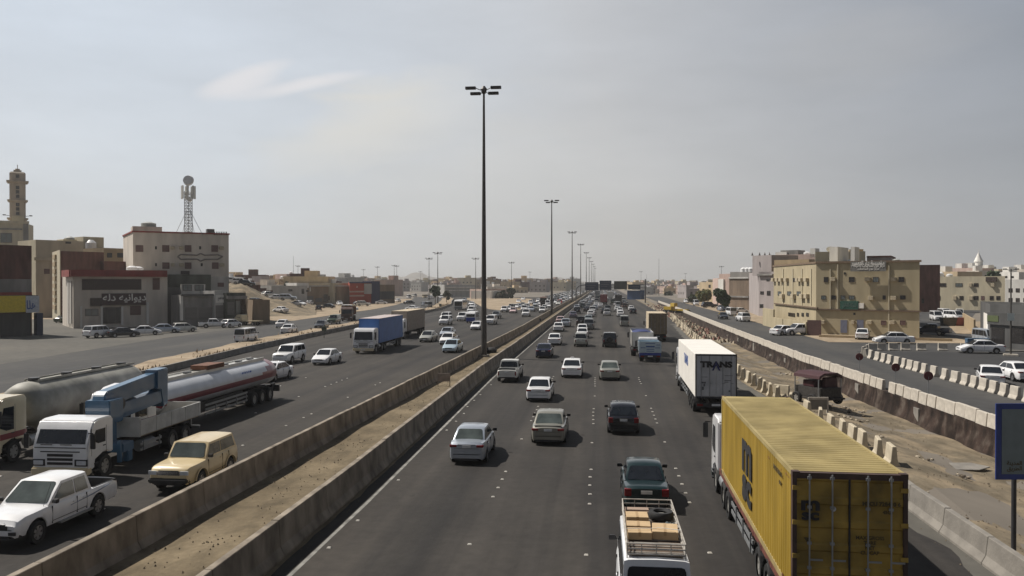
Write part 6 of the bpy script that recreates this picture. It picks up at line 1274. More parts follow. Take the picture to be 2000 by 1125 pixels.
for x in (1530, 1549, 1567, 1585): b.slab('l', x - .5, 525, x + .5, 596, .12, WM['cream'], 'drain_pipe')
b.roofbox(.34, .38, .5, 3, 2.2, WM['offw']); b.roofbox(-.03, .06, 8, 14, 2.6, WM['offw'])
for t_, d_, r_, h_, m_ in [(.12, 12, .7, .6, TANKW), (.60, 12, .6, .6, TANKG)]: B1.tank(t_, d_, r_, h_, m_)
# houses behind it
b = Bld((1592, 150), (1690, 147), 14, FZ, zat(491, 148), WM['cream'], 'cream upper house with a white dish standing behind the yellow building'); b.roofbox(.55, .62, 0.1, 4, .6, WM['offw']); b.tank(.85, 5, .8, .8, TANKG); b.roofbox(.70, .98, 3, 7, .5, WM['tan'])
k = MB(); k.cyl((3.2, 1.2, b.z1 - b.z0 - .8), (3.2, 1.2, b.z1 - b.z0 + .5), .06, n=6); k.cyl((3.2, 1.1, b.z1 - b.z0 + .45), (3.3, 1.3, b.z1 - b.z0 + .75), .9, .15, n=16); b.part('satellite_dish', k.mesh('satellite_dish', DISHM, smooth=40))
Bld((1693, 152), (1740, 150), 12, FZ, zat(500, 151), WM['mauve'], 'mauve brown house block directly behind the roof sign', cap=WM['brick'])
b = Bld((1512, 232), (1592, 224), 14, FZ, zat(497, 228), WM['pink'], 'pale flat roofed house with a roof shelter between mauve tower and yellow building')
b.roofbox(.12, .55, 1, 6, 1.3, WM['grey']); b.roofbox(.02, .3, .2, 3, .8, WM['offw']); b.roofbox(.88, 1.0, 0, 3, 1.6, WM['offw']); b.tank(.7, 3, .9, .8, TANKW)
Bld((1512, 186), (1580, 179), 10, FZ, zat(507, 182), WM['tan'], 'tan house wall showing just above the left roof of the yellow building')
b = Bld((1795, 218), (1836, 216), 5, FZ, zat(517, 216), WM['brick'], 'dark brick house between the yellow building and the cream building'); b.win('f', 1800, 583, 1805, 592, 'h')
b = Bld((1482, 192), (1513, 187), 12, FZ, zat(531, 192), WM['mauve'], 'tall mauve house with a dark topped stair tower', back=(1463, 216)); b.roofbox(-.42, .80, .0, 8, zat(499, 192) - zat(531, 192), WM['mauve'])
for x in (-1.5, .2, 1.4, 2.5): k = MB(); k.prism([(x - .25, 0), (x + .25, 0), (x, .8)], 0, .3, 'y'); b.part('roof_spike', k.mesh('roof_spike', WM['grey']), (0, 0, zat(499, 192) - b.z0))
for (x0, y0, x1, y1, k) in [(1485, 569, 1492, 575, 'h'), (1498, 568, 1505, 577, 'h'), (1497, 546, 1503, 549, 'h'), (1484, 594, 1491, 601, 'h')]: b.win('f', x0, y0, x1, y1, k)
b.slab('f', 1482, 535, 1512, 538, .6, WM['grey'], 'canopy')
b = Bld((1424, 240), (1463, 232), 12, FZ, zat(543, 236), WM['darkbrown'], 'dark brown windowless house beside the green tree'); b.slab('f', 1424, 578, 1463, 581, .4, WM['grey'], 'ledge'); b.slab('f', 1424, 541, 1463, 544, .3, WM['palegrey'], 'ledge')
b = Bld((1426, 262), (1466, 258), 12, FZ, zat(531, 260), WM['palegrey'], 'pale house with white roof tanks behind the dark brown house'); [b.tank(t, 3, 1.0, 1.5, TANKW) for t in (.5, .68, .85)]
b = Bld((1402, 268), (1426, 262), 14, FZ, zat(543, 265), WM['pink'], 'pink house with a pale stair block left of the dark brown house', back=(1392, 296)); b.roofbox(-.1, .9, 1, 9, 1.4, WM['pink']); b.slab('f', 1405, 545, 1415, 575, .5, WM['offw'], 'stair_block')
b = Bld((1366, 320), (1396, 310), 14, FZ, zat(551, 315), WM['sandy'], 'sandy coloured house beyond the yellowish tree'); b.win('f', 1384, 556, 1388, 562, 'h'); b.win('f', 1372, 564, 1376, 569, 'h')
# walls before the yellow building
for (a, c, h, l) in [((1491, 150), (1512, 141), 3.2, 'cream yard wall at the left foot of the yellow building'), ((1507, 139), (1530, 131), 2.0, 'low stepped cream wall behind the white pickup'), ((1531, 131), (1576, 121), 2.0, 'tan yard wall beside the brown gate')]:
    A, B_ = G(a[0], 552, d=a[1]), G(c[0], 552, d=c[1]); L_ = (B_ - A).length; mb = MB(); mb.box(0, L_, -.12, .12, -.2, h); o = solo('yard_wall', mb.mesh('yard_wall', WM['yellow'], bevel=.02), l, 'wall', loc=(A.x, A.y, FZ), rz=math.atan2(B_.y - A.y, B_.x - A.x)); del o['label']; o['label'] = l
A = G(1577, 552, d=121); mb = MB(); mb.box(0, 2.0, -.06, .06, 0, 2.3); solo('yard_gate', mb.mesh('yard_gate', DOORR), 'dark brown gate at the corner of the yellow building', 'gate', loc=(A.x, A.y, FZ), rz=-.5)
mb = MB(); mb.box(0, 17, -.12, .12, 0, .35); A = G(1600, 552, d=117); solo('low_wall', mb.mesh('low_wall', WM['tan'], bevel=.03), 'knee high tan wall in front of the yellow building', 'wall', loc=(A.x, A.y, FZ), rz=-.42)
# parked double cab at the wall and dark truck in the alley
for (px, py, rz, c, l, m) in [(1562, 655, 2.0, 'white', 'white crew cab pickup with open bed parked along the tan yard wall', 'pickup'), (1825, 655, .9, 'navy', 'dark blue pickup in the shade right of the yellow building', 'pickup')]:
    q = G(px, py, FZ); inst(K[m] if m == 'pickup' else K['van'], (q.x, q.y + 1, FZ), rz, l, 'pickup truck', None, body=P[c], name='pickup_truck')
# --- cream block and dark garage at the right
b = Bld((1818, 240), (1963, 226), 14, FZ, zat(540, 240), WM['cream'], 'two storey cream building with square windows at the right', back=(1803, 254)); B2 = b
for x0, x1, k in [(1836, 1848, 'w'), (1866, 1880, 'l'), (1893, 1899, 'a'), (1902, 1911, 'w'), (1825, 1828, 'h'), (1936, 1943, 'a')]: b.win('f', x0, 553, x1, 560, k)
for x0, x1, k in [(1831, 1837, 'w'), (1862, 1869, 'a'), (1874, 1882, 'w'), (1893, 1901, 'a'), (1902, 1911, 'w'), (1916, 1923, 'p'), (1933, 1941, 'w'), (1946, 1954, 'w')]: b.win('f', x0, 578, x1, 586, k)
b.slab('f', 1926, 541, 1947, 550, .5, WFR, 'loggia'); b.tank(.08, 3, 1.0, 1.4, TANKW); b.tank(.2, 4, .9, .8, TANKW)
b = Bld((1964, 226), (2040, 214), 14, FZ, zat(546, 226), WM['palegrey'], 'grey white building at the far right behind the small lamp post'); [b.win('f', x, y, x + 8, y + 8, 'w') for x in (1970, 1984, 1999) for y in (563, 582)]
b = Bld((1934, 100), (2030, 93), 9, FZ, zat(594, 100), WM['darkgrey'], 'dark grey garage with open bays at the right', back=(1915, 116)); b.slab('f', 1932, 616, 1954, 628, .3, mat('olive_sign', (.08, .10, .04), .6), 'shop_sign'); b.slab('l', 1922, 612, 1930, 668, .05, WM['offw'], 'panel')
b.slab('f', 1930, 612, 2030, 636, .25, WM['darkgrey'], 'fascia'); b.win('f', 1937, 640, 1962, 672, 'h'); b.win('f', 1975, 640, 2000, 670, 'h')
A = G(1887, 676, FZ); mb = MB(); mb.box(0, 2.6, -.5, .5, 0, 1.0); solo('skip_container', mb.mesh('skip_container', P['steelblue'], bevel=.04), 'blue metal skip left of the dark garage', 'skip', loc=(A.x, A.y, FZ), rz=-.1)
A = G(1905, 655, FZ); mb = MB(); mb.box(0, .25, 0, 30, 0, 2.2); solo('yard_wall', mb.mesh('yard_wall', WM['tan']), 'brown yard wall running back beside the dark garage', 'wall', loc=(A.x + 1.5, A.y + 4, FZ), rz=-.35)
for px, c, l in [(1852, 'dark', 'black refuse skip in the side street'), (1876, 'maroon', 'dark red refuse skip beside the black one')]:
    A = G(px, 636, FZ); mb = MB(); mb.loft([[(-1.0, -.7, 0), (1.0, -.7, 0), (1.0, .7, 0), (-1, .7, 0)], [(-1.3, -.9, 1.5), (1.3, -.9, 1.5), (1.3, .9, 1.5), (-1.3, .9, 1.5)]], closed=True); solo('refuse_skip', mb.mesh('refuse_skip', P[c], bevel=.03), l, 'skip', 'refuse skips in the side street', loc=(A.x, A.y, FZ))
# background right: rows of houses climbing the slope and the white minaret
bg = [(1815, 300, 1870, 290, 531, 'sandy'), (1850, 340, 1900, 330, 524, 'pink'), (1872, 420, 1925, 410, 521, 'offw'), (1905, 380, 1950, 370, 526, 'cream'), (1940, 300, 1990, 290, 532, 'offw'), (1965, 360, 2020, 350, 526, 'white'), (1888, 330, 1912, 325, 529, 'white')]
for i, (a, da, c, dc, t, m) in enumerate(bg):
    b = Bld((a, da), (c, dc), 14, 0, zat(t, da), WM[m], ['sandy house on the skyline right of the brick house', 'pinkish house low on the right skyline', 'off white house beneath the white minaret', 'cream house right of the white minaret', 'off white house on the skyline by the dark tree', 'white house at the far right of the skyline', 'small white house before the white minaret'][i], group='houses on the right skyline'); b.roofbox(.2, .45, 2, 6, 2.0, WM['offw']); [b.win('f', a + (c - a) * q, t + 7, a + (c - a) * (q + .1), t + 11, 'h') for q in (.2, .45, .7)]
r = Node('minaret'); k = MB(); H0 = 0
p = G(1911, 552, d=430); zs = lambda py: CH + (552 - py) * 430 / FPX
k.cyl((0, 0, 0), (0, 0, zs(520)), 2.6, n=12); r.add(Node('shaft', k.mesh('shaft', WM['offw'], smooth=40))); k = MB(); k.cyl((0, 0, zs(520)), (0, 0, zs(518)), 3.4, n=12); k.cyl((0, 0, zs(518)), (0, 0, zs(511)), 2.0, n=12); r.add(Node('gallery', k.mesh('gallery', WM['offw'])))
k = MB(); k.cyl((0, 0, zs(511)), (0, 0, zs(493)), 2.3, .15, n=12); k.cyl((0, 0, zs(493)), (0, 0, zs(487)), .12, n=6); r.add(Node('spire', k.mesh('spire', WM['offw'], smooth=40))); inst(r, (p.x, p.y, 0), 0, 'white minaret with a pointed spire on the right skyline', 'minaret')

# --- left side: restaurant
b = Bld((143, 146), (327, 155), 13, 0, zat(528, 146), WM['white'], 'two storey restaurant with a maroon roof band and white Arabic sign', back=(122, 158)); b.slab('f', 140, 527.5, 328, 540.5, .7, WM['maroon'], 'roof_band'); b.slab('l', 128, 527.5, 143, 540.5, .7, WM['maroon'], 'roof_band')
b.slab('f', 161, 545, 277, 566, .12, WFR, 'window_band'); [b.win('f', 163 + i * 16.2, 547, 178 + i * 16.2, 564, 'h') for i in range(7)]
b.slab('f', 199, 573, 285, 596, .35, mat('sign_dark_maroon', (.045, .018, .02), .6), 'shop_sign'); b.text('f', 243, 582.5, 'ديوانيه دله', 1.75, WINK, .38, .035, fit=7.4)
b.win('f', 166, 603, 192, 617, 'l'); b.win('f', 201, 600, 237, 632, 'h', None); b.win('f', 254, 597, 275, 615, 'p'); b.win('f', 210, 602, 226, 632, 'l'); b.slab('f', 156, 598, 160, 641, .3, WM['offw'], 'pillar'); b.slab('f', 196, 598, 200, 637, .4, WM['offw'], 'pillar'); b.slab('f', 236, 598, 240, 635, .4, WM['offw'], 'pillar'); b.slab('f', 285, 590, 290, 632, .4, WM['offw'], 'pillar')
b.win('f', 298, 543, 312, 566, 'p'); b.slab('f', 176, 582, 198, 598, .3, WFR, 'canopy'); b.tank(.65, 4, 1.0, 1.0, TANKW); b.tank(.72, 4.5, 1.0, .9, TANKW)
[b.slab('l', 134 + i * 3, 548, 135.2 + i * 3, 632, .25, WM['offw'], 'pillar') for i in range(3)]
k = MB(); k.box(-.9, .9, -.5, .5, 0, .1); k.box(-.9, -.8, -.5, .5, 0, .8); k.box(.8, .9, -.5, .5, 0, .8); k.box(-.9, .9, .3, .5, 0, .9); 
for i, px in enumerate((262, 275)):
    q = G(px, 636); solo('outdoor_seat', k.mesh('outdoor_seat', P['silver']), ['pale bench left of another before the restaurant window', 'pale bench nearest the corner pillar of the restaurant'][i], 'seat', loc=(q.x, q.y, 0), rz=.7)
# brown wall house and its cream side
b = Bld((118, 168), (203, 176), 12, 0, zat(490, 168), WM['brick'], 'brick red blank house with a bright cream side above the restaurant', back=(103, 182)); b.slab('l', 103, 490.5, 118, 625, .12, WM['cream'], 'side_facade'); [b.slab('l', 107, 498 + i * 14, 112, 506 + i * 14, .5, WM['tan'], 'window_hood') for i in range(8)]
Bld((203, 174), (292, 182), 10, 0, zat(510, 174), WM['brick'], 'lower brick red block joining the blank house to the white apartments')
b = Bld((203, 205), (245, 210), 10, 0, zat(484, 205), WM['tan'], 'tan house with two dark windows left of the white apartments'); b.win('f', 209, 494, 219, 503, 'h'); b.win('f', 229, 494, 241, 503, 'h')
# beige house behind
b = Bld((70, 190), (163, 198), 12, 0, zat(468, 190), WM['cream'], 'pale beige house with a roof tank left of the brick house'); b.win('f', 128, 472, 139, 476, 'h'); b.win('f', 86, 525, 97, 535, 'p'); b.slab('f', 66, 503, 120, 509, .5, WM['cream'], 'ledge'); b.roofbox(.6, .9, 1, 5, .4, WM['cream']); b.tank(.8, 2.5, 1.0, 1.2, TANKG)
b = Bld((163, 210), (203, 214), 12, 0, zat(462, 210), WM['cream'], 'beige stair block beside the pale beige house'); b.tank(.3, -.8, 1.3, 2.6, TANKW, zb=zat(490, 205) + .5)
# white apartments with the mast
b = Bld((260, 166), (447, 175), 14, 0, zat(451, 166), WM['white'], 'white apartment house with brown windows and a telecom mast on its roof', cap=WM['maroon'], back=(241, 182)); B3 = b
for x0, x1, k in [(265, 280, 'p'), (303, 306.5, 'h'), (317, 331, 'p'), (333, 341, 'a'), (350, 359, 'a'), (361, 374, 'p'), (389, 393, 'h'), (413, 426, 'p'), (428, 437, 'a')]: b.win('f', x0, 479 if k == 'p' else 481, x1, 492 if k == 'p' else 487, k)
for x0, x1, k in [(303, 306.5, 'h'), (317, 331, 'p'), (334, 341, 'a'), (350, 359, 'a'), (361, 374, 'p'), (392, 396, 'h'), (414, 427, 'p'), (429, 438, 'a')]: b.win('f', x0, 512.5 if k == 'p' else 514, x1, 525 if k == 'p' else 520, k)
b.win('f', 413, 546, 424, 556, 'h'); b.win('f', 427, 547, 437, 556, 'p'); b.slab('f', 353, 529, 370, 536, .3, WFR, 'arch_hood')
OR = mat('ornament_grey', (.20, .18, .165), .8)
for (pts) in [[(347, 501), (353, 497), (385, 498.5), (392, 495), (400, 498.5), (425, 497.5), (435, 501)], [(347, 501), (353, 506.5), (385, 506), (392, 510), (400, 506.5), (425, 506.5), (435, 501)]]:
    k = MB()
    for a, c in zip(pts, pts[1:]):
        p, z, u, d = b.pt('f', *a); q, z2, _, _ = b.pt('f', *c); n = Vector((u.y, -u.x)) * .08; k.cyl((p.x + n.x - b.O.x, p.y + n.y - b.O.y, z), (q.x + n.x - b.O.x, q.y + n.y - b.O.y, z2), .16, n=6)
    b.part('wall_ornament', k.mesh('wall_ornament', OR))
b.roofbox(-.0, .30, 1.5, 7, zat(442, 168) - b.z1, WM['white']); b.tank(.17, 3.5, 1.5, 1.1, TANKG, zb=zat(442, 168)); b.roofbox(.78, .86, 2, 4, 1.0, DSTEEL)
[b.slab('f', 418 + i * 4.6, 452.5, 420.2 + i * 4.6, 459.5, .06, WM['darkgrey'], 'parapet_slot') for i in range(6)]
# telecom mast (stands on the roof)
r = Node('telecom_mast'); pM = G(368, 455, d=174); zM = pM.z - 1.0; Hm = zat(374, 174) - zM; k = MB(); w = .55
for i in range(16):
    a, c = Hm * i / 16, Hm * (i + 1) / 16
    for sx, sy in ((-1, -1), (1, -1), (1, 1), (-1, 1)): k.cyl((sx * w, sy * w, a), (sx * w, sy * w, c), .07, n=5, caps=False)
    for (x0, y0, x1, y1) in ((-1, -1, 1, -1), (1, -1, 1, 1), (1, 1, -1, 1), (-1, 1, -1, -1)): k.cyl((x0 * w, y0 * w, a if i % 2 else c), (x1 * w, y1 * w, c if i % 2 else a), .05, n=4, caps=False); k.cyl((x0 * w, y0 * w, c), (x1 * w, y1 * w, c), .045, n=4, caps=False)
r.add(Node('lattice', k.mesh('lattice', STEEL)))
for i in range(7):
    a = i * 2 * math.pi / 7; k = MB(); k.box(-.24, .24, -.14, .14, Hm - 1.6, Hm + 1.2, M=Matrix.Translation((1.35 * math.cos(a), 1.35 * math.sin(a), 0)) @ Matrix.Rotation(a + PI / 2, 4, 'Z')); k.cyl((.5 * math.cos(a), .5 * math.sin(a), Hm - .4), (1.3 * math.cos(a), 1.3 * math.sin(a), Hm - .4), .05, n=5); r.add(Node('panel_antenna', k.mesh('panel_antenna', P['offwhite'], bevel=.03)))
k = MB(); k.cyl((.9, -.7, Hm - 2.0), (1.6, -1.2, Hm - 1.9), .1, n=5); k.cyl((1.6, -1.2, Hm - 1.9), (1.75, -1.5, Hm - 1.9), .5, .45, n=14); r.add(Node('small_dish', k.mesh('small_dish', P['offwhite'])))
k = MB(); k.cyl((.2, -.1, Hm + 2.3), (.4, -.6, Hm + 2.4), 1.15, 1.0, n=20); k.cyl((0, 0, Hm), (.1, 0, Hm + 2.3), .1, n=6); r.add(Node('dish', k.mesh('dish', DISHM, smooth=40)))
k = MB()
for x in (-1, 1):
    for f in (2.3, 4.6): k.cyl((x * f, -x * .5, .3), (x * .5, 0, Hm * .58), .05, n=5)
r.add(Node('guy_strut', k.mesh('guy_strut', STEEL))); inst(r, (pM.x, pM.y, zM), -.3, 'lattice telecom mast with antennas and a dish on the white apartment roof', 'mast')
# grey shops right of the restaurant
b = Bld((327, 160), (412, 165), 12, 0, zat(536, 160), WM['green'], 'dark green grey storey behind the grey shops')
b = Bld((322, 156), (400, 160), 3, 0, zat(561, 156), WM['darkgrey'], 'dark recessed yard between the restaurant and the grey shops'); b.slab('f', 353, 555, 400, 575, .5, WM['palegrey'], 'bay_window'); o = b.win('f', 356, 556, 374, 568, 'l'); o.location.y -= .4; o.location.x += .3; o = b.win('f', 379, 556, 397, 568, 'l'); o.location.y -= .4; o.location.x += .3
b = Bld((352, 152), (420, 157), 4, 0, zat(576, 152), WM['grey'], 'grey shops with shuttered bays right of the restaurant'); b.win('f', 362, 600, 385, 624, 's'); b.win('f', 388, 600, 414, 624, 's'); b.slab('f', 351, 577, 356, 626, .3, WM['offw'], 'pillar'); b.slab('f', 352, 574, 420, 578, .6, WM['darkgrey'], 'awning')
b = Bld((419, 156), (442, 158), 5, 0, zat(568, 156), WM['palegrey'], 'narrow pale shop with a round emblem sign between grey shops'); b.slab('f', 421, 576, 441, 591, .15, WM['offw'], 'shop_sign'); b.text('f', 430.5, 583, 'مطعم', .9, WM['darkgrey'], .18, .02, fit=1.3); b.win('f', 421, 596, 441, 622, 's')
b = Bld((442, 157), (480, 161), 6, 0, zat(572, 157), WM['green'], 'low greenish shop with a pale glazed door'); b.win('f', 460, 586, 470, 617, 'l'); b.win('f', 471, 584, 479, 620, 'h'); b.slab('f', 442, 578, 480, 584, .5, WM['grey'], 'awning'); b.win('f', 444, 590, 457, 615, 's')
b = Bld((494, 160), (527, 163), 5, 0, zat(586, 160), WM['brown'], 'plain brown block at the end of the grey shops', back=(480, 168))
b = Bld((412, 166), (447, 169), 6, 0, zat(540, 166), WM['palegrey'], 'pale lower storey under the white apartments'); b.win('f', 425, 552, 437, 560, 'p')
q = G(472, 636); 
r = Node('small_lorry'); cab(r, 0, 2.6, 1.9, 2.1, P['cream'], length=1.6, wr=.4); mb = MB(); mb.box(-.95, .95, -2.6, .95, .8, .95); mb.box(-.95, .95, .88, .95, .95, 1.5); r.add(Node('flat_bed', mb.mesh('flat_bed', P['cream']))); axles(r, [-1.5, 1.35], r=.38, w=.25, xs=(-.8, .8)); inst(r, (q.x + 1.0, q.y + 1, 0), 1.35, 'cream flatbed lorry parked before the brown block', 'lorry')
# leftmost: brick building with the yellow and white fascia
b = Bld((-40, 121), (62, 127), 16, 0, zat(480, 127), WM['brick'], 'dark brick building above a yellow and white shop fascia at the left edge'); b.slab('f', -40, 545, 63, 571, .02, WM['grey'], 'grey_band'); b.slab('f', -40, 571, 62, 577, .3, mat('red_strip', (.30, .05, .035), .6), 'red_strip')
b.slab('f', -40, 577, 66, 611, 1.6, WM['darkgrey'], 'fascia_box'); b.slab('f', -40, 577.5, 41, 610, 1.64, mat('fascia_yellow', (.55, .42, .02), .5), 'yellow_fascia', inn=-1.61); b.slab('f', 41, 577.5, 67, 610, 1.64, mat('fascia_grey_white', (.42, .45, .50), .5), 'white_fascia', inn=-1.61); b.text('f', 51, 595, 'هلا', 1.9, BINK, 1.68, .02, fit=1.3)
b.slab('f', -40, 613, 60, 660, .1, WM['darkgrey'], 'shop_front'); [b.win('f', x, 618, x + 18, 655, 'h') for x in (-36, -12, 12, 34)]; b.slab('f', 66, 611, 78, 655, 1.0, mat('dark_blue_panel', (.012, .02, .06), .6), 'blue_panel')
# mosque and minaret on the left
b = Bld((-40, 285), (46, 290), 20, 0, zat(433, 288), WM['cream'], 'cream mosque hall with a dark window at the left edge'); b.slab('f', 46, 436, 56, 500, .2, WM['grey'], 'corner_pier'); b.win('f', 1, 455, 24, 474, 'l'); b.slab('f', 0, 446, 44, 449, .4, WM['grey'], 'ledge'); b.slab('f', -40, 431, 58, 436, .5, WM['cream'], 'cornice')
r = Node('minaret'); dd = 300; p = G(35, 552, d=dd); zs = lambda py: CH + (552 - py) * dd / FPX; w = 13.5 * dd / FPX; MT = wallmat('minaret', (.40, .34, .27), .1)
k = MB(); k.box(-w, w, -w, w, 0, zs(337)); r.add(Node('shaft', k.mesh('shaft', MT, bevel=.5, seg=1)))
for py, e in ((427, 1.2), (392, 1.15), (355, 1.25)): k = MB(); k.box(-w * e, w * e, -w * e, w * e, zs(py + 3), zs(py)); k.box(-w * (e + .12), w * (e + .12), -w * (e + .12), w * (e + .12), zs(py + 1), zs(py) + .1); r.add(Node('gallery', k.mesh('gallery', MT)))
k = MB(); k.box(-w * .5, w * .5, -w * .5, w * .5, zs(337), zs(333)); k.cyl((0, 0, zs(333)), (0, 0, zs(330)), w * .3, n=10); k.cyl((0, 0, zs(330)), (0, 0, zs(322)), .12, n=6); r.add(Node('finial', k.mesh('finial', MT)))
for py0, n_ in ((349, 1), (388, 3), (421, 3)):
    for i in range(n_): k = MB(); k.box(-.55, .55, -w - .06, -w + .3, zs(py0 - i * 8.5), zs(py0 - i * 8.5 - 6.5)); r.add(Node('window', k.mesh('window', WDK)))
for sx in (-1, 1): k = MB(); k.cyl((0, 0, zs(424)), (sx * 4.2, -1, zs(421)), .1, n=5); k.box(sx * 4.2 - .5, sx * 4.2 + .5, -1.2, -.8, zs(422), zs(420)); r.add(Node('loudspeaker', k.mesh('loudspeaker', POLE)))
k = MB(); k.box(-w * .7, w * .8, -w - 1.5, -w, 0, zs(423)); r.add(Node('lower_block', k.mesh('lower_block', WM['cream']))); inst(r, (p.x, p.y, 0), R(38), 'tall square sandstone minaret with stacked openings at the left', 'minaret')
A = G(448, 552, d=262); mb = MB(); pts = [G(448 + 12 * j, 552, d=262 + j * 1.5) - A for j in range(8)]
for j in range(7):
    a, b_ = pts[j], pts[j + 1]; zt = max(1.5, rise_z(A.x + a.x, A.y + a.y) + 1.7); mb.add([(a.x, a.y, -1), (b_.x, b_.y, -1), (b_.x, b_.y, zt - A.z * 0), (a.x, a.y, zt), (a.x, a.y + .3, -1), (b_.x, b_.y + .3, -1), (b_.x, b_.y + .3, zt), (a.x, a.y + .3, zt)], [(0, 1, 2, 3), (4, 5, 6, 7), (3, 2, 6, 7), (0, 3, 7, 4), (1, 2, 6, 5)])
solo('yard_wall', mb.mesh('yard_wall', WM['brick']), 'brick red yard wall behind the cars on the raised lot', 'wall', loc=(A.x, A.y, 0))
for a, c, t, m, l in [(545, 575, 545, 'sandy', 'sandy house above the grey white warehouse'), (572, 602, 541, 'brick', 'dark brick block above the shed row'), (600, 640, 548, 'brick', 'low brick house behind the shed row'), (560, 590, 535, 'pink', 'pinkish house highest over the warehouse')]:
    b = Bld((a, 345 + (t < 543) * 60), (c, 352 + (t < 543) * 60), 10, 0, zat(t, 345 + (t < 543) * 60), WM[m], l); b.win('f', a + 4, t + 4, a + 8, t + 8, 'h'); b.win('f', a + 14, t + 4, a + 18, t + 8, 'h'); b.tank(.5, 3, .9, 1.3, TANKW)
# middle left: sheds, orange shop
b = Bld((600, 300), (683, 315), 8, 0, zat(559, 307), WM['brown'], 'long low brown shed row left of the orange shop'); b.win('f', 616, 582, 629, 590, 's'); b.win('f', 632, 575, 640, 590, 'h'); b.slab('f', 598, 557, 684, 559.5, .5, WM['palegrey'], 'roof_edge'); b.win('f', 652, 572, 656, 588, 'h'); b.slab('f', 604, 561, 606, 569, .3, WM['offw'], 'pillar'); b.win('f', 600, 578, 612, 590, 's')
b = Bld((530, 285), (600, 298), 10, 0, zat(558, 292), WM['palegrey'], 'grey white warehouse with small dark openings by the sand lot'); b.win('f', 563, 565, 571, 569, 'h'); b.win('f', 589, 564, 594, 574, 'h'); b.win('f', 598, 566, 603, 570, 'h'); b.roofbox(.75, 1.1, 1, 8, 1.0, WM['offw'], 'roof_tank')
b = Bld((683, 312), (725, 320), 8, 0, zat(551, 315), WM['orange'], 'orange red shop with a grey white end panel', back=(680, 322)); b.slab('f', 682, 550.5, 727, 553, .5, WM['navyb'], 'roof_edge'); b.slab('f', 683, 568, 711, 571, .15, WM['pink'], 'pale_stripe'); b.slab('f', 683, 576, 711, 579, .15, WM['pink'], 'pale_stripe'); b.slab('f', 711, 554, 725, 574, .3, WM['palegrey'], 'white_panel'); b.text('f', 697, 560, 'A', 1.0, WINK, .1, .02)
b = Bld((725, 321), (742, 324), 6, 0, zat(549, 322), WM['navyb'], 'navy block at the end of the orange shop'); b = Bld((742, 324), (771, 330), 8, 0, zat(556, 326), WM['brown'], 'brown flat roofed workshop with dark bays right of the navy block'); b.slab('f', 742, 569, 770, 584, .2, WM['darkgrey'], 'dark_bay')
b = Bld((945, 420), (1000, 430), 14, 0, zat(572, 425) + 2, WM['pink'], 'low pinkish walled compound behind the sand island'); b = Bld((920, 400), (960, 395), 14, 0, 4.2, WM['offw'], 'low white gatehouse behind the sand island')
b = Bld((868, 470), (930, 480), 20, 0, zat(556, 475), WM['palegrey'], 'wide grey building with pale bands beyond the branch road'); b.slab('f', 870, 560, 926, 562, .6, WM['offw'], 'pale_band'); b.slab('f', 870, 566, 926, 568, .6, WM['offw'], 'pale_band')
b = Bld((1225, 400), (1250, 396), 5, 0, zat(567, 396) + .0, WM['bluehall'], 'blue metal hall beyond the gantry on the right'); b.slab('f', 1224, 566, 1250, 567.5, .6, WM['offw'], 'roof_edge')

# ================================================================ FAR CITY
FW = mat('far_window', (.07, .06, .055), .5); citymats = [('white', 'white'), ('cream', 'cream'), ('sandy', 'sandy'), ('pink', 'pinkish'), ('brown', 'brown'), ('palegrey', 'grey'), ('brick', 'brick red'), ('mauve', 'mauve')]
rc = random.Random(21); protos = []
for k_, (mn, adj) in enumerate(citymats):
    for v in range(3):
        w, dpt, h = rc.uniform(10, 18), rc.uniform(10, 16), rc.uniform(3.8, 9.0); mb = MB(); mb.box(-w / 2, w / 2, -dpt / 2, dpt / 2, -4, h); mb.box(-w / 2 - .15, w / 2 + .15, -dpt / 2 - .15, dpt / 2 + .15, h - .1, h + .5)
        x = rc.uniform(-w * .3, w * .2); mb.box(x, x + w * .3, -2, 3, h, h + 2.6); mb.cyl((-x * .8, 2, h), (-x * .8, 2, h + 1.8), .9, n=8, m=2)
        nf = max(1, int(h / 3.2))
        for f in range(nf):
            nw = int(w / 3)
            for q in range(nw):
                if rc.random() < .8:
                    xx = -w / 2 + (q + .5) * w / nw; zz = 1.0 + f * 3.2; mb.box(xx - .6, xx + .6, -dpt / 2 - .05, -dpt / 2 + .1, zz, zz + 1.3, 1); mb.box(-w / 2 - .05, -w / 2 + .1, (q + .5) * dpt / nw - dpt / 2 - .5, (q + .5) * dpt / nw - dpt / 2 + .5, zz, zz + 1.3, 1)
        protos.append((mb.mesh('house', [WM[mn], FW, TANKW]), adj, h))
cnt = 0
def city(px0, px1, d0, d1, n, side, zb=0, lift=0):
    global cnt
    for i in range(n):
        d = d0 + (d1 - d0) * (i + rc.random()) / n; px = rc.uniform(px0, px1); p = G(px, 552, d=d); me, adj, h = rc.choice(protos if 'right' not in side else [q for q in protos if q[1] not in ('brick red', 'brown')])
        if -36 < p.x < 30 or (p.y < 470 and -100 < p.x < -36): continue
        s = rc.uniform(.8, 1.25) * (.72 if 'right' in side else 1); z = lift * (d - d0) / (d1 - d0) + noise.noise(Vector((p.x * .004, p.y * .004, 2))) * lift * .4
        o = solo('distant_house', me, f'{adj} flat roofed distant house {side}', 'house', f'{adj} distant houses {side}', loc=(p.x, p.y, z), rz=rc.uniform(-.5, .5)); o.scale = (s, s, s)
city(452, 700, 300, 460, 24, 'on the left horizon', lift=1.5)
city(452, 800, 470, 1100, 80, 'on the left horizon', lift=5)
city(800, 1130, 650, 1300, 70, 'on the left horizon', lift=4)
city(1200, 1385, 560, 1200, 70, 'on the right horizon', lift=4)
city(1350, 1440, 330, 560, 16, 'on the right horizon', lift=2)
city(1390, 2080, 330, 900, 40, 'behind the yellow building', lift=8)
city(-60, 460, 330, 800, 22, 'behind the restaurant', lift=3)
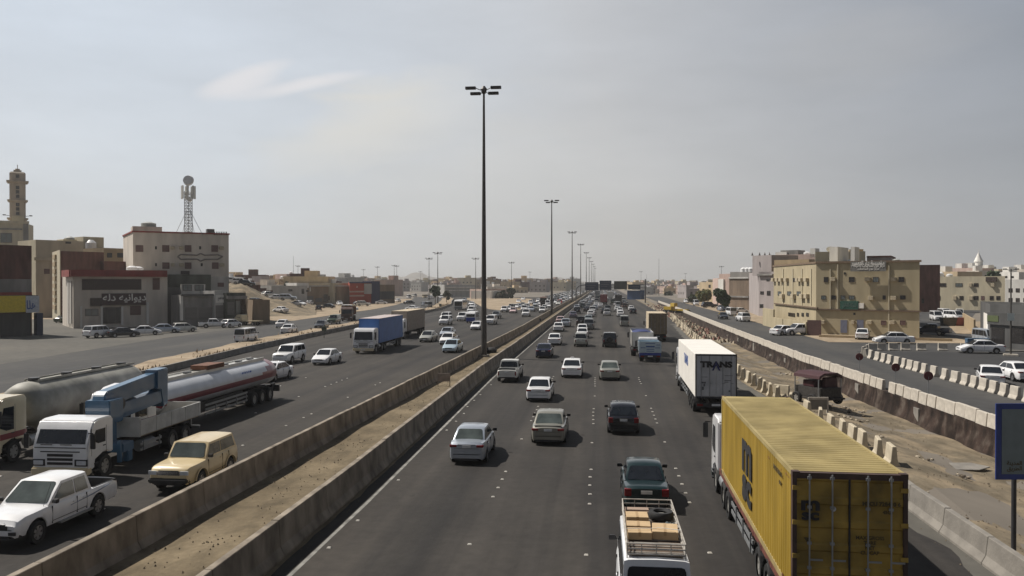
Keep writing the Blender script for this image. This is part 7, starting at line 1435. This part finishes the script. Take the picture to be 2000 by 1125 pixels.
rowm = MB(); rw_ = 0
for i in range(26):
    x = -36 + i * 2.6; rowm.box(x, x + 2.2, 1250 + (i % 5) * 20, 1262 + (i % 5) * 20, -1, 4 + 5 * rc.random())
solo('distant_overpass', rowm.mesh('distant_overpass', WM['palegrey']), 'pale grey blocks closing the far end of the highway', 'building')
# hills
mb = MB(); rows = []
for j in range(6):
    row = []
    for i in range(90):
        px = 480 + i * 8.0; hgt = max(0, 60 * math.exp(-((px - 790) / 70) ** 2) + 42 * math.exp(-((px - 1085) / 55) ** 2) + 30 * math.exp(-((px - 905) / 90) ** 2) + 26 * math.exp(-((px - 600) / 90) ** 2)) * (.8 + .4 * noise.noise(Vector((px * .03, 0, 0))) )
        f = [0, .45, .8, 1, .7, 0][j]; q = G(px, 552, d=3600 + j * 160); row.append((q.x, q.y, hgt * f * (1 + .2 * noise.noise(Vector((px * .06, j, 0)))) - 1))
    rows.append(row)
mb.loft(rows, cap=False); solo('hills', mb.mesh('hills', LAND, smooth=60), kind='structure')

# ================================================================ TREES
def tree(x, y, z, H, Rr, m1, m2, label, seed, trunk=.35, n=2600, lean=0, low=.25, cat='tree', leaf=.20):
    rr = random.Random(seed); t = Node('tree'); mb = MB(); TR_ = mat('bark', (.12, .09, .06), .9, var=.3); mb.cyl((0, 0, -.3), (lean * .3, 0, H * .35), trunk * .5, trunk * .36, n=8)
    cl = []
    for i in range(9):
        a = i * 2.4 + rr.random(); e = rr.uniform(.35, 1.0); q = Vector((math.cos(a) * Rr * rr.uniform(.25, .75), math.sin(a) * Rr * rr.uniform(.25, .75), H * (low + (1 - low) * rr.uniform(.25, .85)))); mb.cyl((lean * .3, 0, H * .3), q, trunk * .22, trunk * .06, n=6); cl.append((q, Rr * rr.uniform(.35, .6)))
    cl.append((Vector((0, 0, H * .82)), Rr * .5)); t.add(Node('trunk', mb.mesh('trunk', TR_, smooth=50))); mb = MB()
    for i in range(n):
        c, r_ = rr.choice(cl); v = Vector((rr.gauss(0, 1), rr.gauss(0, 1), rr.gauss(0, .8))).normalized() * r_ * rr.uniform(.55, 1.05); p = c + v
        if p.z < H * low * .6: continue
        s = leaf * rr.uniform(.6, 1.5); q = Vector((rr.uniform(-1, 1), rr.uniform(-1, 1), rr.uniform(-.3, 1))).normalized(); a = q.orthogonal().normalized() * s; b_ = q.cross(a).normalized() * s * .7
        mb.add([p - a, p + b_, p + a, p - b_], [(0, 1, 2, 3)], rr.choice((0, 0, 1)))
    t.add(Node('crown', mb.mesh('crown', [m1, m2]))); return inst(t, (x, y, z), 0, label, cat)
LG = mat('leaf_dark_green', (.035, .06, .025), .7, var=.3); LG2 = mat('leaf_green', (.06, .09, .035), .7, var=.3); LY = mat('leaf_olive', (.17, .15, .05), .8, var=.25); LB = mat('leaf_brownish', (.085, .065, .045), .85, var=.3)
def tr(px, d, pytop, Rpx, *a, z=0, **k):
    p = G(px, 552, d=d); tree(p.x, p.y, z, zat(pytop, d) - z, Rpx * d / FPX, *a, **k)
tr(1410, 222, 566, 15, LG, LG2, 'dark green tree in front of the dark brown house', 1, z=FZ, n=5200, leaf=.30, low=.1)
tr(1376, 272, 568, 15, LY, LG2, 'yellowish olive tree along the frontage road', 2, z=FZ, n=4200, leaf=.32, low=.1)
tr(850, 300, 556, 9.5, LG, LG, 'round dark green tree beside the verge lamp post', 3, leaf=.26, n=2600, low=.12); tr(872, 330, 566, 7, LG, LB, 'small dark tree right of the round green tree', 4, leaf=.3, n=1500, low=.1)
tr(997, 402, 562, 9, LG, LB, 'tall brownish bush behind the sand island', 5, leaf=.4, n=2400, low=.0, cat='bush'); tr(983, 400, 567, 9, LB, LG, 'middle bush of the clump behind the sand island', 6, leaf=.4, n=1800, low=0, cat='bush'); tr(973, 398, 572, 7, LB, LG, 'lowest bush at the left end of the clump behind the sand island', 7, leaf=.4, n=1200, low=0, cat='bush')
tr(1937, 260, 523, 18, LG, LG2, 'dark spreading tree above the cream building', 8, leaf=.32, n=2600)
tr(1352, 300, 575, 9, LG, LB, 'small dark tree far along the frontage road', 9, leaf=.3, n=1200); tr(1306, 520, 572, 8, LG, LB, 'distant tree near the blue hall', 10, leaf=.6, n=700, low=.05); tr(560, 300, 548, 6, LG, LB, 'small tree among the left rooftops', 11, leaf=.4, n=700)

# ================================================================ HAZE
mb = MB(); mb.box(-2900, 2900, -320, 6500, -3, 62); hz = solo('haze', mb.mesh('haze', mat('haze_shell', (.5, .5, .5))), kind='stuff')
hm = bpy.data.materials.new('haze_air'); hm.use_nodes = True; n = hm.node_tree.nodes; n.remove(n['Principled BSDF']); pv = n.new('ShaderNodeVolumePrincipled'); pv.inputs['Color'].default_value = (.86, .86, .86, 1); pv.inputs['Density'].default_value = .00022; pv.inputs['Anisotropy'].default_value = .2
hm.node_tree.links.new(pv.outputs[0], n['Material Output'].inputs['Volume']); hz.data.materials.clear(); hz.data.materials.append(hm)
